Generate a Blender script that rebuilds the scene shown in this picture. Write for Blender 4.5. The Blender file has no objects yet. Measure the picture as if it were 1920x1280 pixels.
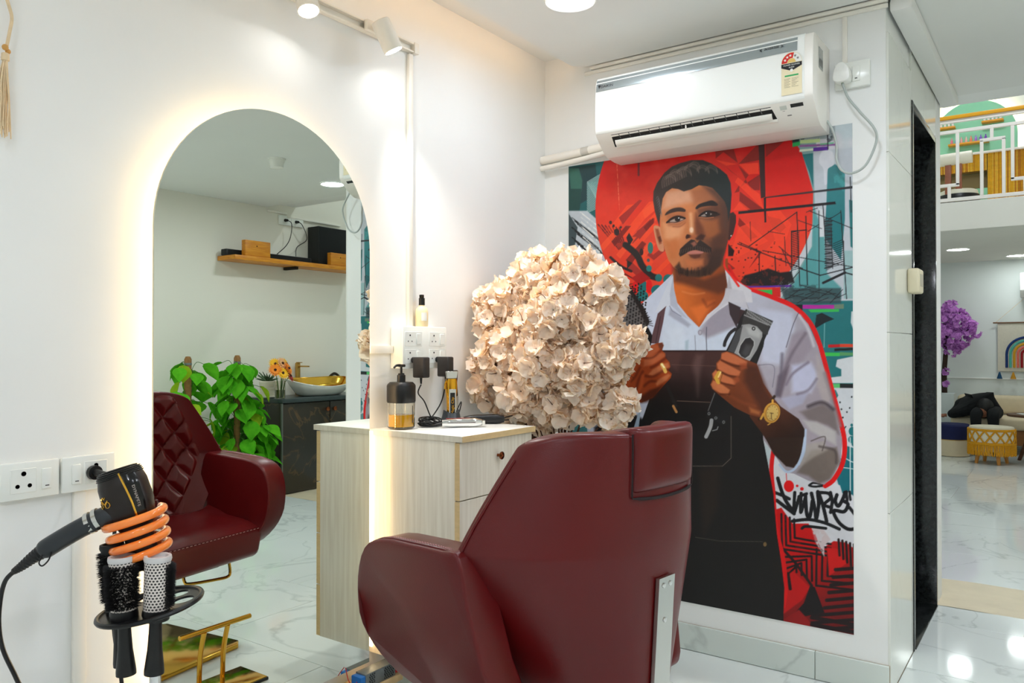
import bpy, bmesh, math, random
import numpy as np
from mathutils import Vector, Matrix

random.seed(7)
PI = math.pi
scene = bpy.context.scene
COL = scene.collection

# ------------------------------------------------------------------ camera
CAM_POS = (1.841, -2.857, 1.15)
CAM_YAW = 35.2            # degrees left of +y
FPX = 1480.0              # focal length in pixels of a 1920 wide frame
cam_d = bpy.data.cameras.new('camera')
cam_d.sensor_width = 36.0
cam_d.lens = FPX / 1920.0 * 36.0
cam_d.clip_start = 0.05
cam_d.clip_end = 100
cam = bpy.data.objects.new('camera', cam_d)
COL.objects.link(cam)
cam.location = CAM_POS
cam.rotation_euler = (math.radians(90) + math.atan(11 / FPX), 0, math.radians(CAM_YAW))
scene.camera = cam

# ------------------------------------------------------------------ world, exposure
world = bpy.data.worlds.new('world')
scene.world = world
world.use_nodes = True
world.node_tree.nodes['Background'].inputs[0].default_value = (0.75, 0.85, 0.9, 1)
world.node_tree.nodes['Background'].inputs[1].default_value = 0.3
vs = scene.view_settings
vs.view_transform = 'Standard'
vs.look = 'None'
vs.gamma = 1.0
vs.use_curve_mapping = False
vs.exposure = 0.03
try:
    scene.cycles.max_bounces = 12
    scene.cycles.diffuse_bounces = 7
    scene.cycles.glossy_bounces = 6
    scene.cycles.transmission_bounces = 12
except Exception:
    pass

COOL = (0.945, 1.0, 1.10)       # ceiling lamps
WARM = (1.0, 0.72, 0.42)        # led strips
L_DOWN = 165.0
L_NEAR = 60.0
L_HIGH = 260.0
L_DOWN2 = 40.0
L_LED = 20.0
L_SPOT = 60.0
P_SPOT = 15.0

# ------------------------------------------------------------------ helpers
def lin(c):
    """sRGB 0-255 to linear"""
    out = []
    for x in c[:3]:
        x = x / 255.0
        out.append(x / 12.92 if x <= 0.04045 else ((x + 0.055) / 1.055) ** 2.4)
    return tuple(out)

MATS = {}
def mat(name, col=(200, 200, 200), rough=0.5, metal=0.0, noise=None, bump=None, coat=0.0, spec=0.5,
        emit=None, trans=0.0, ior=1.45, sss=0.0, sheen=0.0, col2=None, stretch=None, alpha=1.0, aniso=0.0):
    """principled material; noise=(scale, amount) mixes towards col2; bump=(scale, strength)"""
    if name in MATS:
        return MATS[name]
    m = bpy.data.materials.new(name)
    m.use_nodes = True
    nt = m.node_tree
    b = nt.nodes['Principled BSDF']
    c = lin(col)
    b.inputs['Base Color'].default_value = (*c, 1)
    b.inputs['Roughness'].default_value = rough
    b.inputs['Metallic'].default_value = metal
    b.inputs['Coat Weight'].default_value = coat
    b.inputs['Specular IOR Level'].default_value = spec
    b.inputs['IOR'].default_value = ior
    b.inputs['Transmission Weight'].default_value = trans
    b.inputs['Sheen Weight'].default_value = sheen
    b.inputs['Alpha'].default_value = alpha
    if sss:
        b.inputs['Subsurface Weight'].default_value = sss
        b.inputs['Subsurface Radius'].default_value = (0.02, 0.012, 0.008)
        b.inputs['Subsurface Scale'].default_value = 0.5
    if emit:
        b.inputs['Emission Color'].default_value = (*emit[0], 1)
        b.inputs['Emission Strength'].default_value = emit[1]
    src = None
    if noise or bump:
        tc = nt.nodes.new('ShaderNodeTexCoord')
        src = tc.outputs['Object']
        if stretch:
            mp = nt.nodes.new('ShaderNodeMapping')
            mp.inputs['Scale'].default_value = stretch
            nt.links.new(src, mp.inputs['Vector'])
            src = mp.outputs['Vector']
    if noise:
        n = nt.nodes.new('ShaderNodeTexNoise')
        n.inputs['Scale'].default_value = noise[0]
        n.inputs['Detail'].default_value = 4
        nt.links.new(src, n.inputs['Vector'])
        r = nt.nodes.new('ShaderNodeValToRGB')
        c2 = lin(col2) if col2 else tuple(x * (1 - noise[1]) for x in c)
        r.color_ramp.elements[0].color = (*c2, 1)
        r.color_ramp.elements[0].position = 0.3
        r.color_ramp.elements[1].color = (*c, 1)
        r.color_ramp.elements[1].position = 0.7
        nt.links.new(n.outputs['Fac'], r.inputs['Fac'])
        nt.links.new(r.outputs['Color'], b.inputs['Base Color'])
    if bump:
        n2 = nt.nodes.new('ShaderNodeTexNoise')
        n2.inputs['Scale'].default_value = bump[0]
        n2.inputs['Detail'].default_value = 3
        nt.links.new(src, n2.inputs['Vector'])
        bp = nt.nodes.new('ShaderNodeBump')
        bp.inputs['Strength'].default_value = bump[1]
        bp.inputs['Distance'].default_value = 0.002
        nt.links.new(n2.outputs['Fac'], bp.inputs['Height'])
        nt.links.new(bp.outputs['Normal'], b.inputs['Normal'])
    MATS[name] = m
    return m

def emission_mat(name, col, strength):
    m = bpy.data.materials.new(name)
    m.use_nodes = True
    nt = m.node_tree
    nt.nodes.clear()
    e = nt.nodes.new('ShaderNodeEmission')
    o = nt.nodes.new('ShaderNodeOutputMaterial')
    e.inputs[0].default_value = (*col, 1)
    e.inputs[1].default_value = strength
    nt.links.new(e.outputs[0], o.inputs[0])
    MATS[name] = m
    return m

class MB:
    """collects geometry for ONE mesh object"""
    def __init__(s):
        s.v, s.f = [], []
    def add(s, v, f):
        n = len(s.v)
        s.v += [tuple(p) for p in v]
        s.f += [tuple(i + n for i in q) for q in f]
        return s
    def bm(s, b):
        b.verts.index_update()
        return s.add([tuple(v.co) for v in b.verts], [[v.index for v in f.verts] for f in b.faces])
    def box(s, x0, x1, y0, y1, z0, z1, bev=0.0, seg=2, M=None):
        b = bmesh.new()
        bmesh.ops.create_cube(b, size=1)
        for v in b.verts:
            v.co = Vector(((x0 + x1) / 2 + v.co.x * (x1 - x0), (y0 + y1) / 2 + v.co.y * (y1 - y0), (z0 + z1) / 2 + v.co.z * (z1 - z0)))
        if bev:
            bmesh.ops.bevel(b, geom=b.edges[:] + b.verts[:], offset=bev, segments=seg, affect='EDGES', profile=0.5, clamp_overlap=True)
        if M is not None:
            b.transform(M)
        s.bm(b)
        b.free()
        return s
    def tube(s, pts, r, seg=10, caps=True, closed=False):
        P = [Vector(p) for p in pts]
        n = len(P)
        rs = r if isinstance(r, (list, tuple)) else [r] * n
        T = []
        for i in range(n):
            if closed:
                t = P[(i + 1) % n] - P[i - 1]
            else:
                t = P[min(i + 1, n - 1)] - P[max(i - 1, 0)]
            T.append(t.normalized() if t.length > 1e-9 else Vector((0, 0, 1)))
        up = Vector((0, 0, 1)) if abs(T[0].z) < 0.9 else Vector((1, 0, 0))
        N = (up - T[0] * up.dot(T[0])).normalized()
        vs_, fs = [], []
        for i in range(n):
            N = N - T[i] * N.dot(T[i])
            N = N.normalized() if N.length > 1e-6 else T[i].orthogonal().normalized()
            B = T[i].cross(N)
            for k in range(seg):
                a = 2 * PI * k / seg
                vs_.append(P[i] + (N * math.cos(a) + B * math.sin(a)) * rs[i])
        m = n if closed else n - 1
        for i in range(m):
            j = (i + 1) % n
            for k in range(seg):
                k2 = (k + 1) % seg
                fs.append((i * seg + k, i * seg + k2, j * seg + k2, j * seg + k))
        if caps and not closed:
            fs.append(tuple(range(seg - 1, -1, -1)))
            fs.append(tuple((n - 1) * seg + k for k in range(seg)))
        return s.add(vs_, fs)
    def lathe(s, prof, seg=24, c=(0, 0, 0), cap=True, M=None, sq=1.0):
        vs_, fs = [], []
        n = len(prof)
        for r, z in prof:
            for k in range(seg):
                a = 2 * PI * k / seg
                ca, sa = math.cos(a), math.sin(a)
                if sq != 1.0:
                    ca = math.copysign(abs(ca) ** sq, ca)
                    sa = math.copysign(abs(sa) ** sq, sa)
                p = Vector((r * ca, r * sa, z))
                if M is not None:
                    p = M @ p
                vs_.append((c[0] + p.x, c[1] + p.y, c[2] + p.z))
        for i in range(n - 1):
            for k in range(seg):
                k2 = (k + 1) % seg
                fs.append((i * seg + k, i * seg + k2, (i + 1) * seg + k2, (i + 1) * seg + k))
        if cap:
            if prof[0][0] > 1e-5:
                fs.append(tuple(range(seg - 1, -1, -1)))
            if prof[-1][0] > 1e-5:
                fs.append(tuple((n - 1) * seg + k for k in range(seg)))
        return s.add(vs_, fs)
    def prism(s, poly, a0, a1, axis='y', bev=0.0, seg=2, M=None):
        """poly: 2d points; axis y -> (x,z), axis x -> (y,z), axis z -> (x,y)"""
        b = bmesh.new()
        def mk(p, a):
            return {'y': (p[0], a, p[1]), 'x': (a, p[0], p[1]), 'z': (p[0], p[1], a)}[axis]
        A = [b.verts.new(mk(p, a0)) for p in poly]
        B = [b.verts.new(mk(p, a1)) for p in poly]
        n = len(poly)
        b.faces.new(A)
        b.faces.new(B[::-1])
        for i in range(n):
            j = (i + 1) % n
            b.faces.new((A[i], B[i], B[j], A[j]))
        bmesh.ops.recalc_face_normals(b, faces=b.faces[:])
        if bev:
            es = [e for e in b.edges if len(e.link_faces) == 2 and e.calc_face_angle(0) > 0.3]
            bmesh.ops.bevel(b, geom=es, offset=bev, segments=seg, affect='EDGES', profile=0.5, clamp_overlap=True)
        if M is not None:
            b.transform(M)
        s.bm(b)
        b.free()
        return s
    def ball(s, c, r, seg=12, rings=8, sc=(1, 1, 1)):
        vs_, fs = [], []
        for i in range(1, rings):
            t = PI * i / rings
            for k in range(seg):
                a = 2 * PI * k / seg
                vs_.append((c[0] + r * sc[0] * math.sin(t) * math.cos(a), c[1] + r * sc[1] * math.sin(t) * math.sin(a), c[2] + r * sc[2] * math.cos(t)))
        for i in range(rings - 2):
            for k in range(seg):
                k2 = (k + 1) % seg
                fs.append((i * seg + k, (i + 1) * seg + k, (i + 1) * seg + k2, i * seg + k2))
        n = len(vs_)
        vs_.append((c[0], c[1], c[2] + r * sc[2]))
        vs_.append((c[0], c[1], c[2] - r * sc[2]))
        for k in range(seg):
            k2 = (k + 1) % seg
            fs.append((n, k, k2))
            fs.append((n + 1, (rings - 2) * seg + k2, (rings - 2) * seg + k))
        return s.add(vs_, fs)
    def grid(s, fn, nu, nv, closed_u=False):
        vs_ = [fn(i / (nu if closed_u else nu - 1), j / (nv - 1)) for j in range(nv) for i in range(nu)]
        fs = []
        for j in range(nv - 1):
            for i in range(nu if closed_u else nu - 1):
                i2 = (i + 1) % nu
                fs.append((j * nu + i, j * nu + i2, (j + 1) * nu + i2, (j + 1) * nu + i))
        return s.add(vs_, fs)
    def xf(s, M):
        s.v = [tuple(M @ Vector(p)) for p in s.v]
        return s
    def fn(s, f):
        s.v = [f(*p) for p in s.v]
        return s

def mesh_of(mb, name, angle=38):
    me = bpy.data.meshes.new(name)
    me.from_pydata(mb.v, [], mb.f)
    me.update()
    me.polygons.foreach_set('use_smooth', [True] * len(me.polygons))
    me.set_sharp_from_angle(angle=math.radians(angle))
    return me

def obj(name, mb, m, parent=None, label=None, angle=38, loc=None, rot=None):
    me = mb if isinstance(mb, bpy.types.Mesh) else mesh_of(mb, name, angle)
    if m is not None and not me.materials:
        me.materials.append(m)
    o = bpy.data.objects.new(name, me)
    COL.objects.link(o)
    if parent is not None:
        o.parent = parent
    if loc is not None:
        o.location = loc
    if rot is not None:
        o.rotation_euler = rot
    if label:
        o['label'] = label
    return o

def tag(o, label, cat, group=None, kind=None):
    o['label'] = label
    o['category'] = cat
    if group:
        o['group'] = group
    if kind:
        o['kind'] = kind
    return o

def thing(name, label, cat, loc=(0, 0, 0), rz=0.0, group=None, kind=None):
    o = bpy.data.objects.new(name, None)
    o.empty_display_size = 0.05
    COL.objects.link(o)
    o.location = loc
    o.rotation_euler = (0, 0, rz)
    return tag(o, label, cat, group, kind)

def copy_tree(o, parent=None):
    c = o.copy()
    COL.objects.link(c)
    c.parent = parent
    for ch in list(o.children):
        copy_tree(ch, c)
    return c

def subsurf(o, lv=2):
    md = o.modifiers.new('sub', 'SUBSURF')
    md.levels = lv
    md.render_levels = lv
    return o

def cr(pts, n=8, closed=False):
    """catmull-rom through points (2d or 3d)"""
    P = [Vector(p) if len(p) == 3 else Vector((p[0], p[1], 0)) for p in pts]
    d = len(pts[0])
    out = []
    m = len(P)
    rng = range(m) if closed else range(m - 1)
    for i in rng:
        if closed:
            p0, p1, p2, p3 = P[i - 1], P[i], P[(i + 1) % m], P[(i + 2) % m]
        else:
            p0, p1, p2, p3 = P[max(i - 1, 0)], P[i], P[i + 1], P[min(i + 2, m - 1)]
        for k in range(n):
            t = k / n
            q = 0.5 * ((2 * p1) + (p2 - p0) * t + (2 * p0 - 5 * p1 + 4 * p2 - p3) * t * t + (3 * p1 - p0 - 3 * p2 + p3) * t ** 3)
            out.append(tuple(q)[:d])
    if not closed:
        out.append(tuple(P[-1])[:d])
    return out

def text_mesh(s, size, depth=0.0003, align='CENTER', shear=0.0):
    """3-d lettering as a plain mesh lying in its local XY plane"""
    cu = bpy.data.curves.new('lettering', 'FONT')
    cu.body = s
    cu.size = size
    cu.extrude = depth
    cu.align_x = align
    cu.align_y = 'CENTER'
    cu.shear = shear
    cu.resolution_u = 3
    t = bpy.data.objects.new('lettering_tmp', cu)
    COL.objects.link(t)
    dg = bpy.context.evaluated_depsgraph_get()
    me = bpy.data.meshes.new_from_object(t.evaluated_get(dg))
    bpy.data.objects.remove(t)
    return me
# ------------------------------------------------------------------ surface materials
def marble_mat(name, base, vein, rough, scale=1.3, amt=0.5):
    m = bpy.data.materials.new(name)
    m.use_nodes = True
    nt = m.node_tree
    b = nt.nodes['Principled BSDF']
    g = nt.nodes.new('ShaderNodeNewGeometry')
    oi = nt.nodes.new('ShaderNodeObjectInfo')
    mul = nt.nodes.new('ShaderNodeVectorMath'); mul.operation = 'SCALE'
    mul.inputs[0].default_value = (3.1, 5.7, 2.3)
    nt.links.new(oi.outputs['Random'], mul.inputs['Scale'])
    ad = nt.nodes.new('ShaderNodeVectorMath'); ad.operation = 'ADD'
    nt.links.new(g.outputs['Position'], ad.inputs[0])
    nt.links.new(mul.outputs[0], ad.inputs[1])
    n1 = nt.nodes.new('ShaderNodeTexNoise')
    n1.inputs['Scale'].default_value = scale
    n1.inputs['Detail'].default_value = 6
    n1.inputs['Distortion'].default_value = 1.2
    nt.links.new(ad.outputs[0], n1.inputs['Vector'])
    r = nt.nodes.new('ShaderNodeValToRGB')
    e = r.color_ramp.elements
    e[0].position = 0.485; e[0].color = (0, 0, 0, 1)
    e[1].position = 0.515; e[1].color = (0, 0, 0, 1)
    k = r.color_ramp.elements.new(0.5); k.color = (1, 1, 1, 1)
    nt.links.new(n1.outputs['Fac'], r.inputs['Fac'])
    n2 = nt.nodes.new('ShaderNodeTexNoise')
    n2.inputs['Scale'].default_value = 2.2
    nt.links.new(ad.outputs[0], n2.inputs['Vector'])
    m2 = nt.nodes.new('ShaderNodeMath'); m2.operation = 'MULTIPLY'
    nt.links.new(r.outputs['Color'], m2.inputs[0])
    nt.links.new(n2.outputs['Fac'], m2.inputs[1])
    m3 = nt.nodes.new('ShaderNodeMath'); m3.operation = 'MULTIPLY'
    nt.links.new(m2.outputs[0], m3.inputs[0]); m3.inputs[1].default_value = amt
    m4 = nt.nodes.new('ShaderNodeMath'); m4.operation = 'MULTIPLY_ADD'
    nt.links.new(n2.outputs['Fac'], m4.inputs[0]); m4.inputs[1].default_value = 0.14
    nt.links.new(m3.outputs[0], m4.inputs[2])
    mx = nt.nodes.new('ShaderNodeMix'); mx.data_type = 'RGBA'
    nt.links.new(m4.outputs[0], mx.inputs[0])
    mx.inputs[6].default_value = (*lin(base), 1)
    mx.inputs[7].default_value = (*lin(vein), 1)
    nt.links.new(mx.outputs[2], b.inputs['Base Color'])
    b.inputs['Roughness'].default_value = rough
    MATS[name] = m
    return m

M_WALL = mat('wall_paint', (238, 239, 237), 0.6, noise=(3, 0.03), bump=(60, 0.12))
M_WALL2 = mat('ceiling_paint', (234, 235, 232), 0.7, noise=(2, 0.03))
M_WALL3 = mat('opposite_wall_paint', (238, 234, 222), 0.7, noise=(2, 0.03))
M_FLOOR = marble_mat('floor_marble', (226, 232, 229), (120, 130, 130), 0.07)
M_SKIRT = marble_mat('skirting_marble', (214, 222, 216), (110, 120, 118), 0.15)
M_GLOSS = marble_mat('gloss_wall_tile', (228, 230, 222), (190, 190, 182), 0.06, amt=0.2)
M_GROUT = mat('grout', (176, 160, 136), 0.8, noise=(40, 0.2))
M_GRANITE = mat('black_granite', (10, 12, 12), 0.12, noise=(70, 0.5), col2=(40, 44, 44))
M_BEIGE = mat('beige_stone', (222, 208, 178), 0.35, noise=(9, 0.1), bump=(30, 0.2))
M_WHITEPL = mat('white_plastic', (238, 238, 232), 0.3, noise=(20, 0.02))
M_TRUNK = mat('trunking_plastic', (240, 236, 226), 0.4, noise=(20, 0.02))
M_BLACKPL = mat('black_plastic', (18, 18, 19), 0.38, noise=(30, 0.2))
M_GLOSSBLK = mat('gloss_black', (12, 12, 13), 0.15, noise=(30, 0.2))
M_CHROME = mat('chrome', (225, 225, 225), 0.08, 1.0, noise=(8, 0.04))
M_STEEL = mat('polished_steel', (205, 205, 200), 0.16, 1.0, noise=(12, 0.06))
M_GOLD = mat('polished_gold', (232, 178, 70), 0.12, 1.0, noise=(8, 0.05))
M_BRONZE = mat('bronze', (150, 84, 50), 0.2, 1.0, noise=(30, 0.2))
M_LAMP = emission_mat('lamp_face', COOL, L_DOWN)
M_LAMPN = emission_mat('lamp_face_near', COOL, L_NEAR)
M_LAMPH = emission_mat('lamp_face_high', COOL, L_HIGH)
M_LAMP2 = emission_mat('lamp_face_far_room', (0.92, 1.0, 0.98), L_DOWN2)
M_SPOT = emission_mat('spot_face', (1.0, 0.97, 0.92), L_SPOT)
M_LED = emission_mat('led_warm', WARM, L_LED)

def structure(name, mb, m, label, cat, parent=None):
    o = obj(name, mb, m, parent)
    if parent is None:
        tag(o, label, cat, kind='structure')
    return o

# ------------------------------------------------------------------ floor and its tiles
fl = structure('floor', MB().box(-0.6, 4.0, -4.8, 8.2, -0.06, -0.0035), M_GROUT, 'white marble tiled floor with thin grey veins', 'floor')
tile_meshes = {}
def tile(x0, x1, y0, y1, parent, m, h=0.008, z=0.0, name='tile'):
    g = 0.0011
    w, d = round(x1 - x0 - 2 * g, 4), round(y1 - y0 - 2 * g, 4)
    if w < 0.02 or d < 0.02:
        return
    k = (w, d, m.name, h)
    if k not in tile_meshes:
        tile_meshes[k] = mesh_of(MB().box(-w / 2, w / 2, -d / 2, d / 2, -h, 0, 0.0009, 1), name)
    obj(name, tile_meshes[k], m, parent, loc=((x0 + x1) / 2, (y0 + y1) / 2, z))
ys = [round(0.285 + 0.6 * k, 3) for k in range(-9, 3)]
for r, y0 in enumerate(ys):
    y1 = min(y0 + 0.6, 1.13)
    if y1 <= y0 or y1 < -4.6:
        continue
    xs = [0.0] + [round(0.49 + 1.2 * k + (0.6 if r % 2 else 0), 3) for k in range(0, 4)] + [3.7]
    xs = sorted(x for x in set(xs) if x <= 3.7)
    for x0, x1 in zip(xs[:-1], xs[1:]):
        if y1 <= 0.0:
            tile(x0, x1, max(y0, -4.6), y1, fl, M_FLOOR)
        else:
            if y0 < 0 and x0 < 1.34:
                tile(x0, min(x1, 1.356), y0, 0.0, fl, M_FLOOR)
                if x1 > 1.40:
                    tile(1.356, x1, y0, y1, fl, M_FLOOR)
            elif x1 > 1.40:
                tile(max(x0, 1.356), x1, y0, y1, fl, M_FLOOR)
for k in range(11):
    y0 = 1.60 + 0.6 * k
    for q in range(-1, 4):
        x0 = -0.4 + 1.2 * q + (0.6 if k % 2 else 0) + 0.3
        tile(max(x0, -0.5), min(x0 + 1.2, 3.7), y0, min(y0 + 0.6, 8.0), fl, M_FLOOR)
mb = MB()
mb.grid(lambda a, b: (0.9 + 2.8 * a, 1.125 + 0.475 * b, 0.0005 + 0.004 * math.sin(a * 40 + b * 9) * math.sin(b * 17 + a * 5) * 0.5), 60, 14)
structure('threshold', mb, M_BEIGE, '', '', fl)

# ------------------------------------------------------------------ walls
structure('wall_left', MB().box(-0.15, 0, -4.75, 0.0, -0.01, 2.38), M_WALL, 'white plaster wall behind the arched mirror', 'wall')
structure('wall_back', MB().box(-0.15, 1.348, 0.0, 0.12, -0.01, 2.38), M_WALL, 'white wall behind the poster and air conditioner', 'wall')
structure('wall_right', MB().box(3.7, 3.85, -4.75, 8.2, -0.01, 5.2), M_WALL3, 'cream wall seen in the mirror behind the shelf', 'wall')
structure('wall_rear', MB().box(-0.15, 3.85, -4.75, -4.6, -0.01, 2.38), M_WALL, 'white wall behind the photographer', 'wall')
# pillar side with a granite lined doorway
ret = structure('wall_pillar', MB().box(0.2, 1.348, 0.12, 0.47, -0.01, 2.38).box(0.2, 1.348, 0.47, 1.125, 2.09, 2.38)
                .box(0.2, 1.354, 1.125, 1.30, -0.01, 2.38).box(0.2, 1.05, 0.47, 1.125, -0.01, 2.09), M_WALL,
                'end of the poster wall with glossy tiles beside the black doorway', 'wall')
zz = [0.0, 0.6, 1.2, 1.8, 2.2]
for z0, z1 in zip(zz[:-1], zz[1:]):
    obj('wall_tile', MB().box(1.348, 1.356, 0.0, 0.462, z0 + 0.0008, z1 - 0.0008, 0.0006, 1), M_GLOSS, ret)
for y0, y1 in ((0.463, 0.80), (0.801, 1.125)):
    obj('wall_tile', MB().box(1.348, 1.356, y0, y1, 2.094, 2.30, 0.0006, 1), M_GLOSS, ret)
dr = structure('door_1', MB().box(1.055, 1.075, 0.50, 1.10, 0.012, 2.06, 0.002), mat('dark_door', (14, 14, 15), 0.3, noise=(5, 0.3)),
               'dark recessed door between the black granite jambs', 'door')
obj('door_jamb', MB().box(1.055, 1.360, 0.463, 0.492, 0.0, 2.09, 0.002), M_GRANITE, dr)
obj('door_jamb', MB().box(1.055, 1.358, 1.105, 1.128, 0.0, 2.09, 0.002), M_GRANITE, dr)
obj('door_lintel', MB().box(1.055, 1.358, 0.492, 1.105, 2.062, 2.09, 0.002), M_GRANITE, dr)
obj('door_sill', MB().box(1.055, 1.362, 0.492, 1.105, -0.002, 0.006, 0.001), M_GRANITE, dr)
# skirting on the poster wall
sk = structure('baseboard_back', MB().box(0.0, 1.354, -0.004, 0.0, 0.0, 0.098), M_GROUT, 'marble skirting tiles along the poster wall', 'skirting')
for x0, x1 in ((0.0, 0.52), (0.52, 1.118), (1.118, 1.354)):
    obj('skirting_tile', MB().box(x0 + 0.001, x1 - 0.001, -0.014, -0.002, 0.002, 0.098, 0.0012, 1), M_SKIRT, sk)
sk2 = structure('baseboard_left', MB().box(0.0, 0.004, -4.6, -0.015, 0.0, 0.098), M_GROUT, 'marble skirting tiles along the mirror wall', 'skirting')
for k in range(8):
    y0 = -4.6 + 0.6 * k
    y1 = min(y0 + 0.6, -0.016)
    obj('skirting_tile', MB().box(0.002, 0.014, y0 + 0.001, y1 - 0.001, 0.002, 0.098, 0.0012, 1), M_SKIRT, sk2)

# ------------------------------------------------------------------ ceilings
rr = [(0.226 - 0.06 * math.cos(a), -0.078 + 0.06 * math.sin(a)) for a in [k * PI / 16 for k in range(9)]]
poly = [(0.166, -4.6)] + rr + [(1.356, -0.018), (1.356, 1.30), (3.7, 1.30), (3.7, -4.6)]
structure('ceiling', MB().prism(poly, 2.31, 2.345, 'z', 0.003, 1), M_WALL2, 'white dropped ceiling panel over the salon chair', 'ceiling')
structure('ceiling_slab', MB().box(-0.15, 3.85, -4.75, 1.6, 2.38, 2.45), M_WALL2, 'upper ceiling showing in the gap above the mirror wall', 'ceiling')
structure('trim_1', MB().box(0.23, 1.356, -0.017, -0.001, 2.296, 2.309, 0.003).box(0.20, 1.356, -0.010, -0.001, 2.278, 2.292, 0.002), M_TRUNK,
          'thin white moulding between ceiling and poster wall', 'moulding')
structure('trim_2', MB().box(1.358, 1.43, 0.0, 1.30, 2.262, 2.309, 0.012, 2), M_WALL2, 'white ceiling moulding beside the pillar', 'moulding')
structure('wall_lintel', MB().box(1.30, 3.7, 1.301, 1.60, 2.348, 5.2), M_WALL, 'white beam over the passage to the lounge', 'wall')

cv = tag(obj('cove_light', MB().box(0.175, 0.187, -4.5, -0.12, 2.3455, 2.354), emission_mat('led_cove', (1.0, 0.60, 0.30), 11.0)), 'warm led strip hidden in the ceiling gap above the mirror wall', 'led strip')

def downlight(x, y, z, r, m, label, group=None):
    t = thing('ceiling_light', label, 'light', (x, y, z), 0, group)
    obj('lamp_trim', MB().lathe([(r * 1.02, -0.001), (r * 1.14, -0.001), (r * 1.18, -0.004), (r * 1.12, -0.008), (r * 1.02, -0.006)], 32, cap=False), M_WHITEPL, t)
    obj('lamp_face', MB().lathe([(0, -0.004), (r * 0.6, -0.005), (r * 1.03, -0.003)], 32), m, t)
    return t
downlight(0.487, -0.60, 2.31, 0.075, M_LAMPN, 'round ceiling light above the air conditioner, cut by the top edge')
downlight(2.55, 0.98, 2.31, 0.075, M_LAMP, 'round ceiling light reflected high in the arched mirror')
downlight(1.30, -0.88, 2.31, 0.075, emission_mat('lamp_face_fill', COOL, 85.0), 'added fill light, out of view, in the middle of the salon ceiling')  # unseen lamp, added to light the camera side of the blossoms
downlight(0.75, -2.75, 2.31, 0.075, M_LAMPN, 'round ceiling light beside the mirror wall near the camera')
downlight(2.3, -2.6, 2.31, 0.075, M_LAMP, 'round ceiling light above the photographer')
downlight(1.5, -3.9, 2.31, 0.075, M_LAMP, 'added fill light, out of view, at the back of the salon')  # unseen lamp, added to raise the ambient level of the room
downlight(2.6, -0.4, 2.31, 0.075, M_LAMP, 'added fill light, out of view, between the poster pillar and the cream wall')  # unseen lamp, added to brighten the wall reflected in the mirror
downlight(2.9, -1.6, 2.31, 0.075, M_LAMP, 'added fill light, out of view, near the opposite cream wall')  # another lamp added out of view as ambient fill

t = thing('smoke_detector', 'small round white smoke detector on the ceiling in the mirror', 'smoke detector', (2.26, 0.27, 2.31))
obj('detector_body', MB().lathe([(0.048, 0), (0.048, -0.020), (0.042, -0.030), (0.040, -0.055), (0.034, -0.060), (0.0, -0.062)], 24), M_WHITEPL, t)
obj('detector_base', MB().lathe([(0.054, 0), (0.054, -0.005), (0.048, -0.008)], 24), M_WHITEPL, t)
# ------------------------------------------------------------------ the printed poster
# The print is painted into a colour attribute on a fine flat grid; shapes are given in a drawing plane of their own.
PX0, PX1, PZ0, PZ1 = 0.120, 1.243, 0.178, 1.912
NX, NZ = 540, 834
gx, gz = np.meshgrid(np.linspace(PX0, PX1, NX), np.linspace(PZ0, PZ1, NZ))
_th = math.radians(35.2)
_dx, _dy = gx - 1.841, 2.857
_dep = -_dx * math.sin(_th) + _dy * math.cos(_th)
PU = 960 + 1480 * (_dx * math.cos(_th) + _dy * math.sin(_th)) / _dep      # drawing plane coordinates of every print dot
PV = 651 - 1480 * (gz - 1.15) / _dep
IMG = np.zeros((NZ, NX, 3))

def zA(*p): return [(1040 + .2577 * x, 230 + .2577 * y) for x, y in p]
def zB(*p): return [(1320 + .2577 * x, 230 + .2577 * y) for x, y in p]
def zC(*p): return [(1100 + .2577 * x, 500 + .2577 * y) for x, y in p]
def zD(*p): return [(1320 + .2577 * x, 540 + .2577 * y) for x, y in p]
def zE(*p): return [(1260 + .2968 * x, 820 + .2968 * y) for x, y in p]
def zF(*p): return [(1210 + .1953 * x, 290 + .1953 * y) for x, y in p]
def zH(*p): return [(1150 + .1328 * x, 630 + .1328 * y) for x, y in p]
def zK(*p): return [(1310 + .2032 * x, 560 + .2032 * y) for x, y in p]

def _win(pts, pad):
    a = np.array(pts)
    m = (PU >= a[:, 0].min() - pad) & (PU <= a[:, 0].max() + pad) & (PV >= a[:, 1].min() - pad) & (PV <= a[:, 1].max() + pad)
    r = np.where(m.any(1))[0]
    c = np.where(m.any(0))[0]
    if len(r) == 0 or len(c) == 0:
        return None
    return slice(r[0], r[-1] + 1), slice(c[0], c[-1] + 1)

def _segd(U, V, a, b):
    ex, ey = b[0] - a[0], b[1] - a[1]
    L = ex * ex + ey * ey + 1e-9
    t = np.clip(((U - a[0]) * ex + (V - a[1]) * ey) / L, 0, 1)
    return (U - a[0] - t * ex) ** 2 + (V - a[1] - t * ey) ** 2

def _blend(w, al, col):
    if callable(col):
        c = col(PU[w], PV[w])
    else:
        c = np.array(col, float) / 255.0
    IMG[w] = IMG[w] * (1 - al[..., None]) + c * al[..., None]

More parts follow.
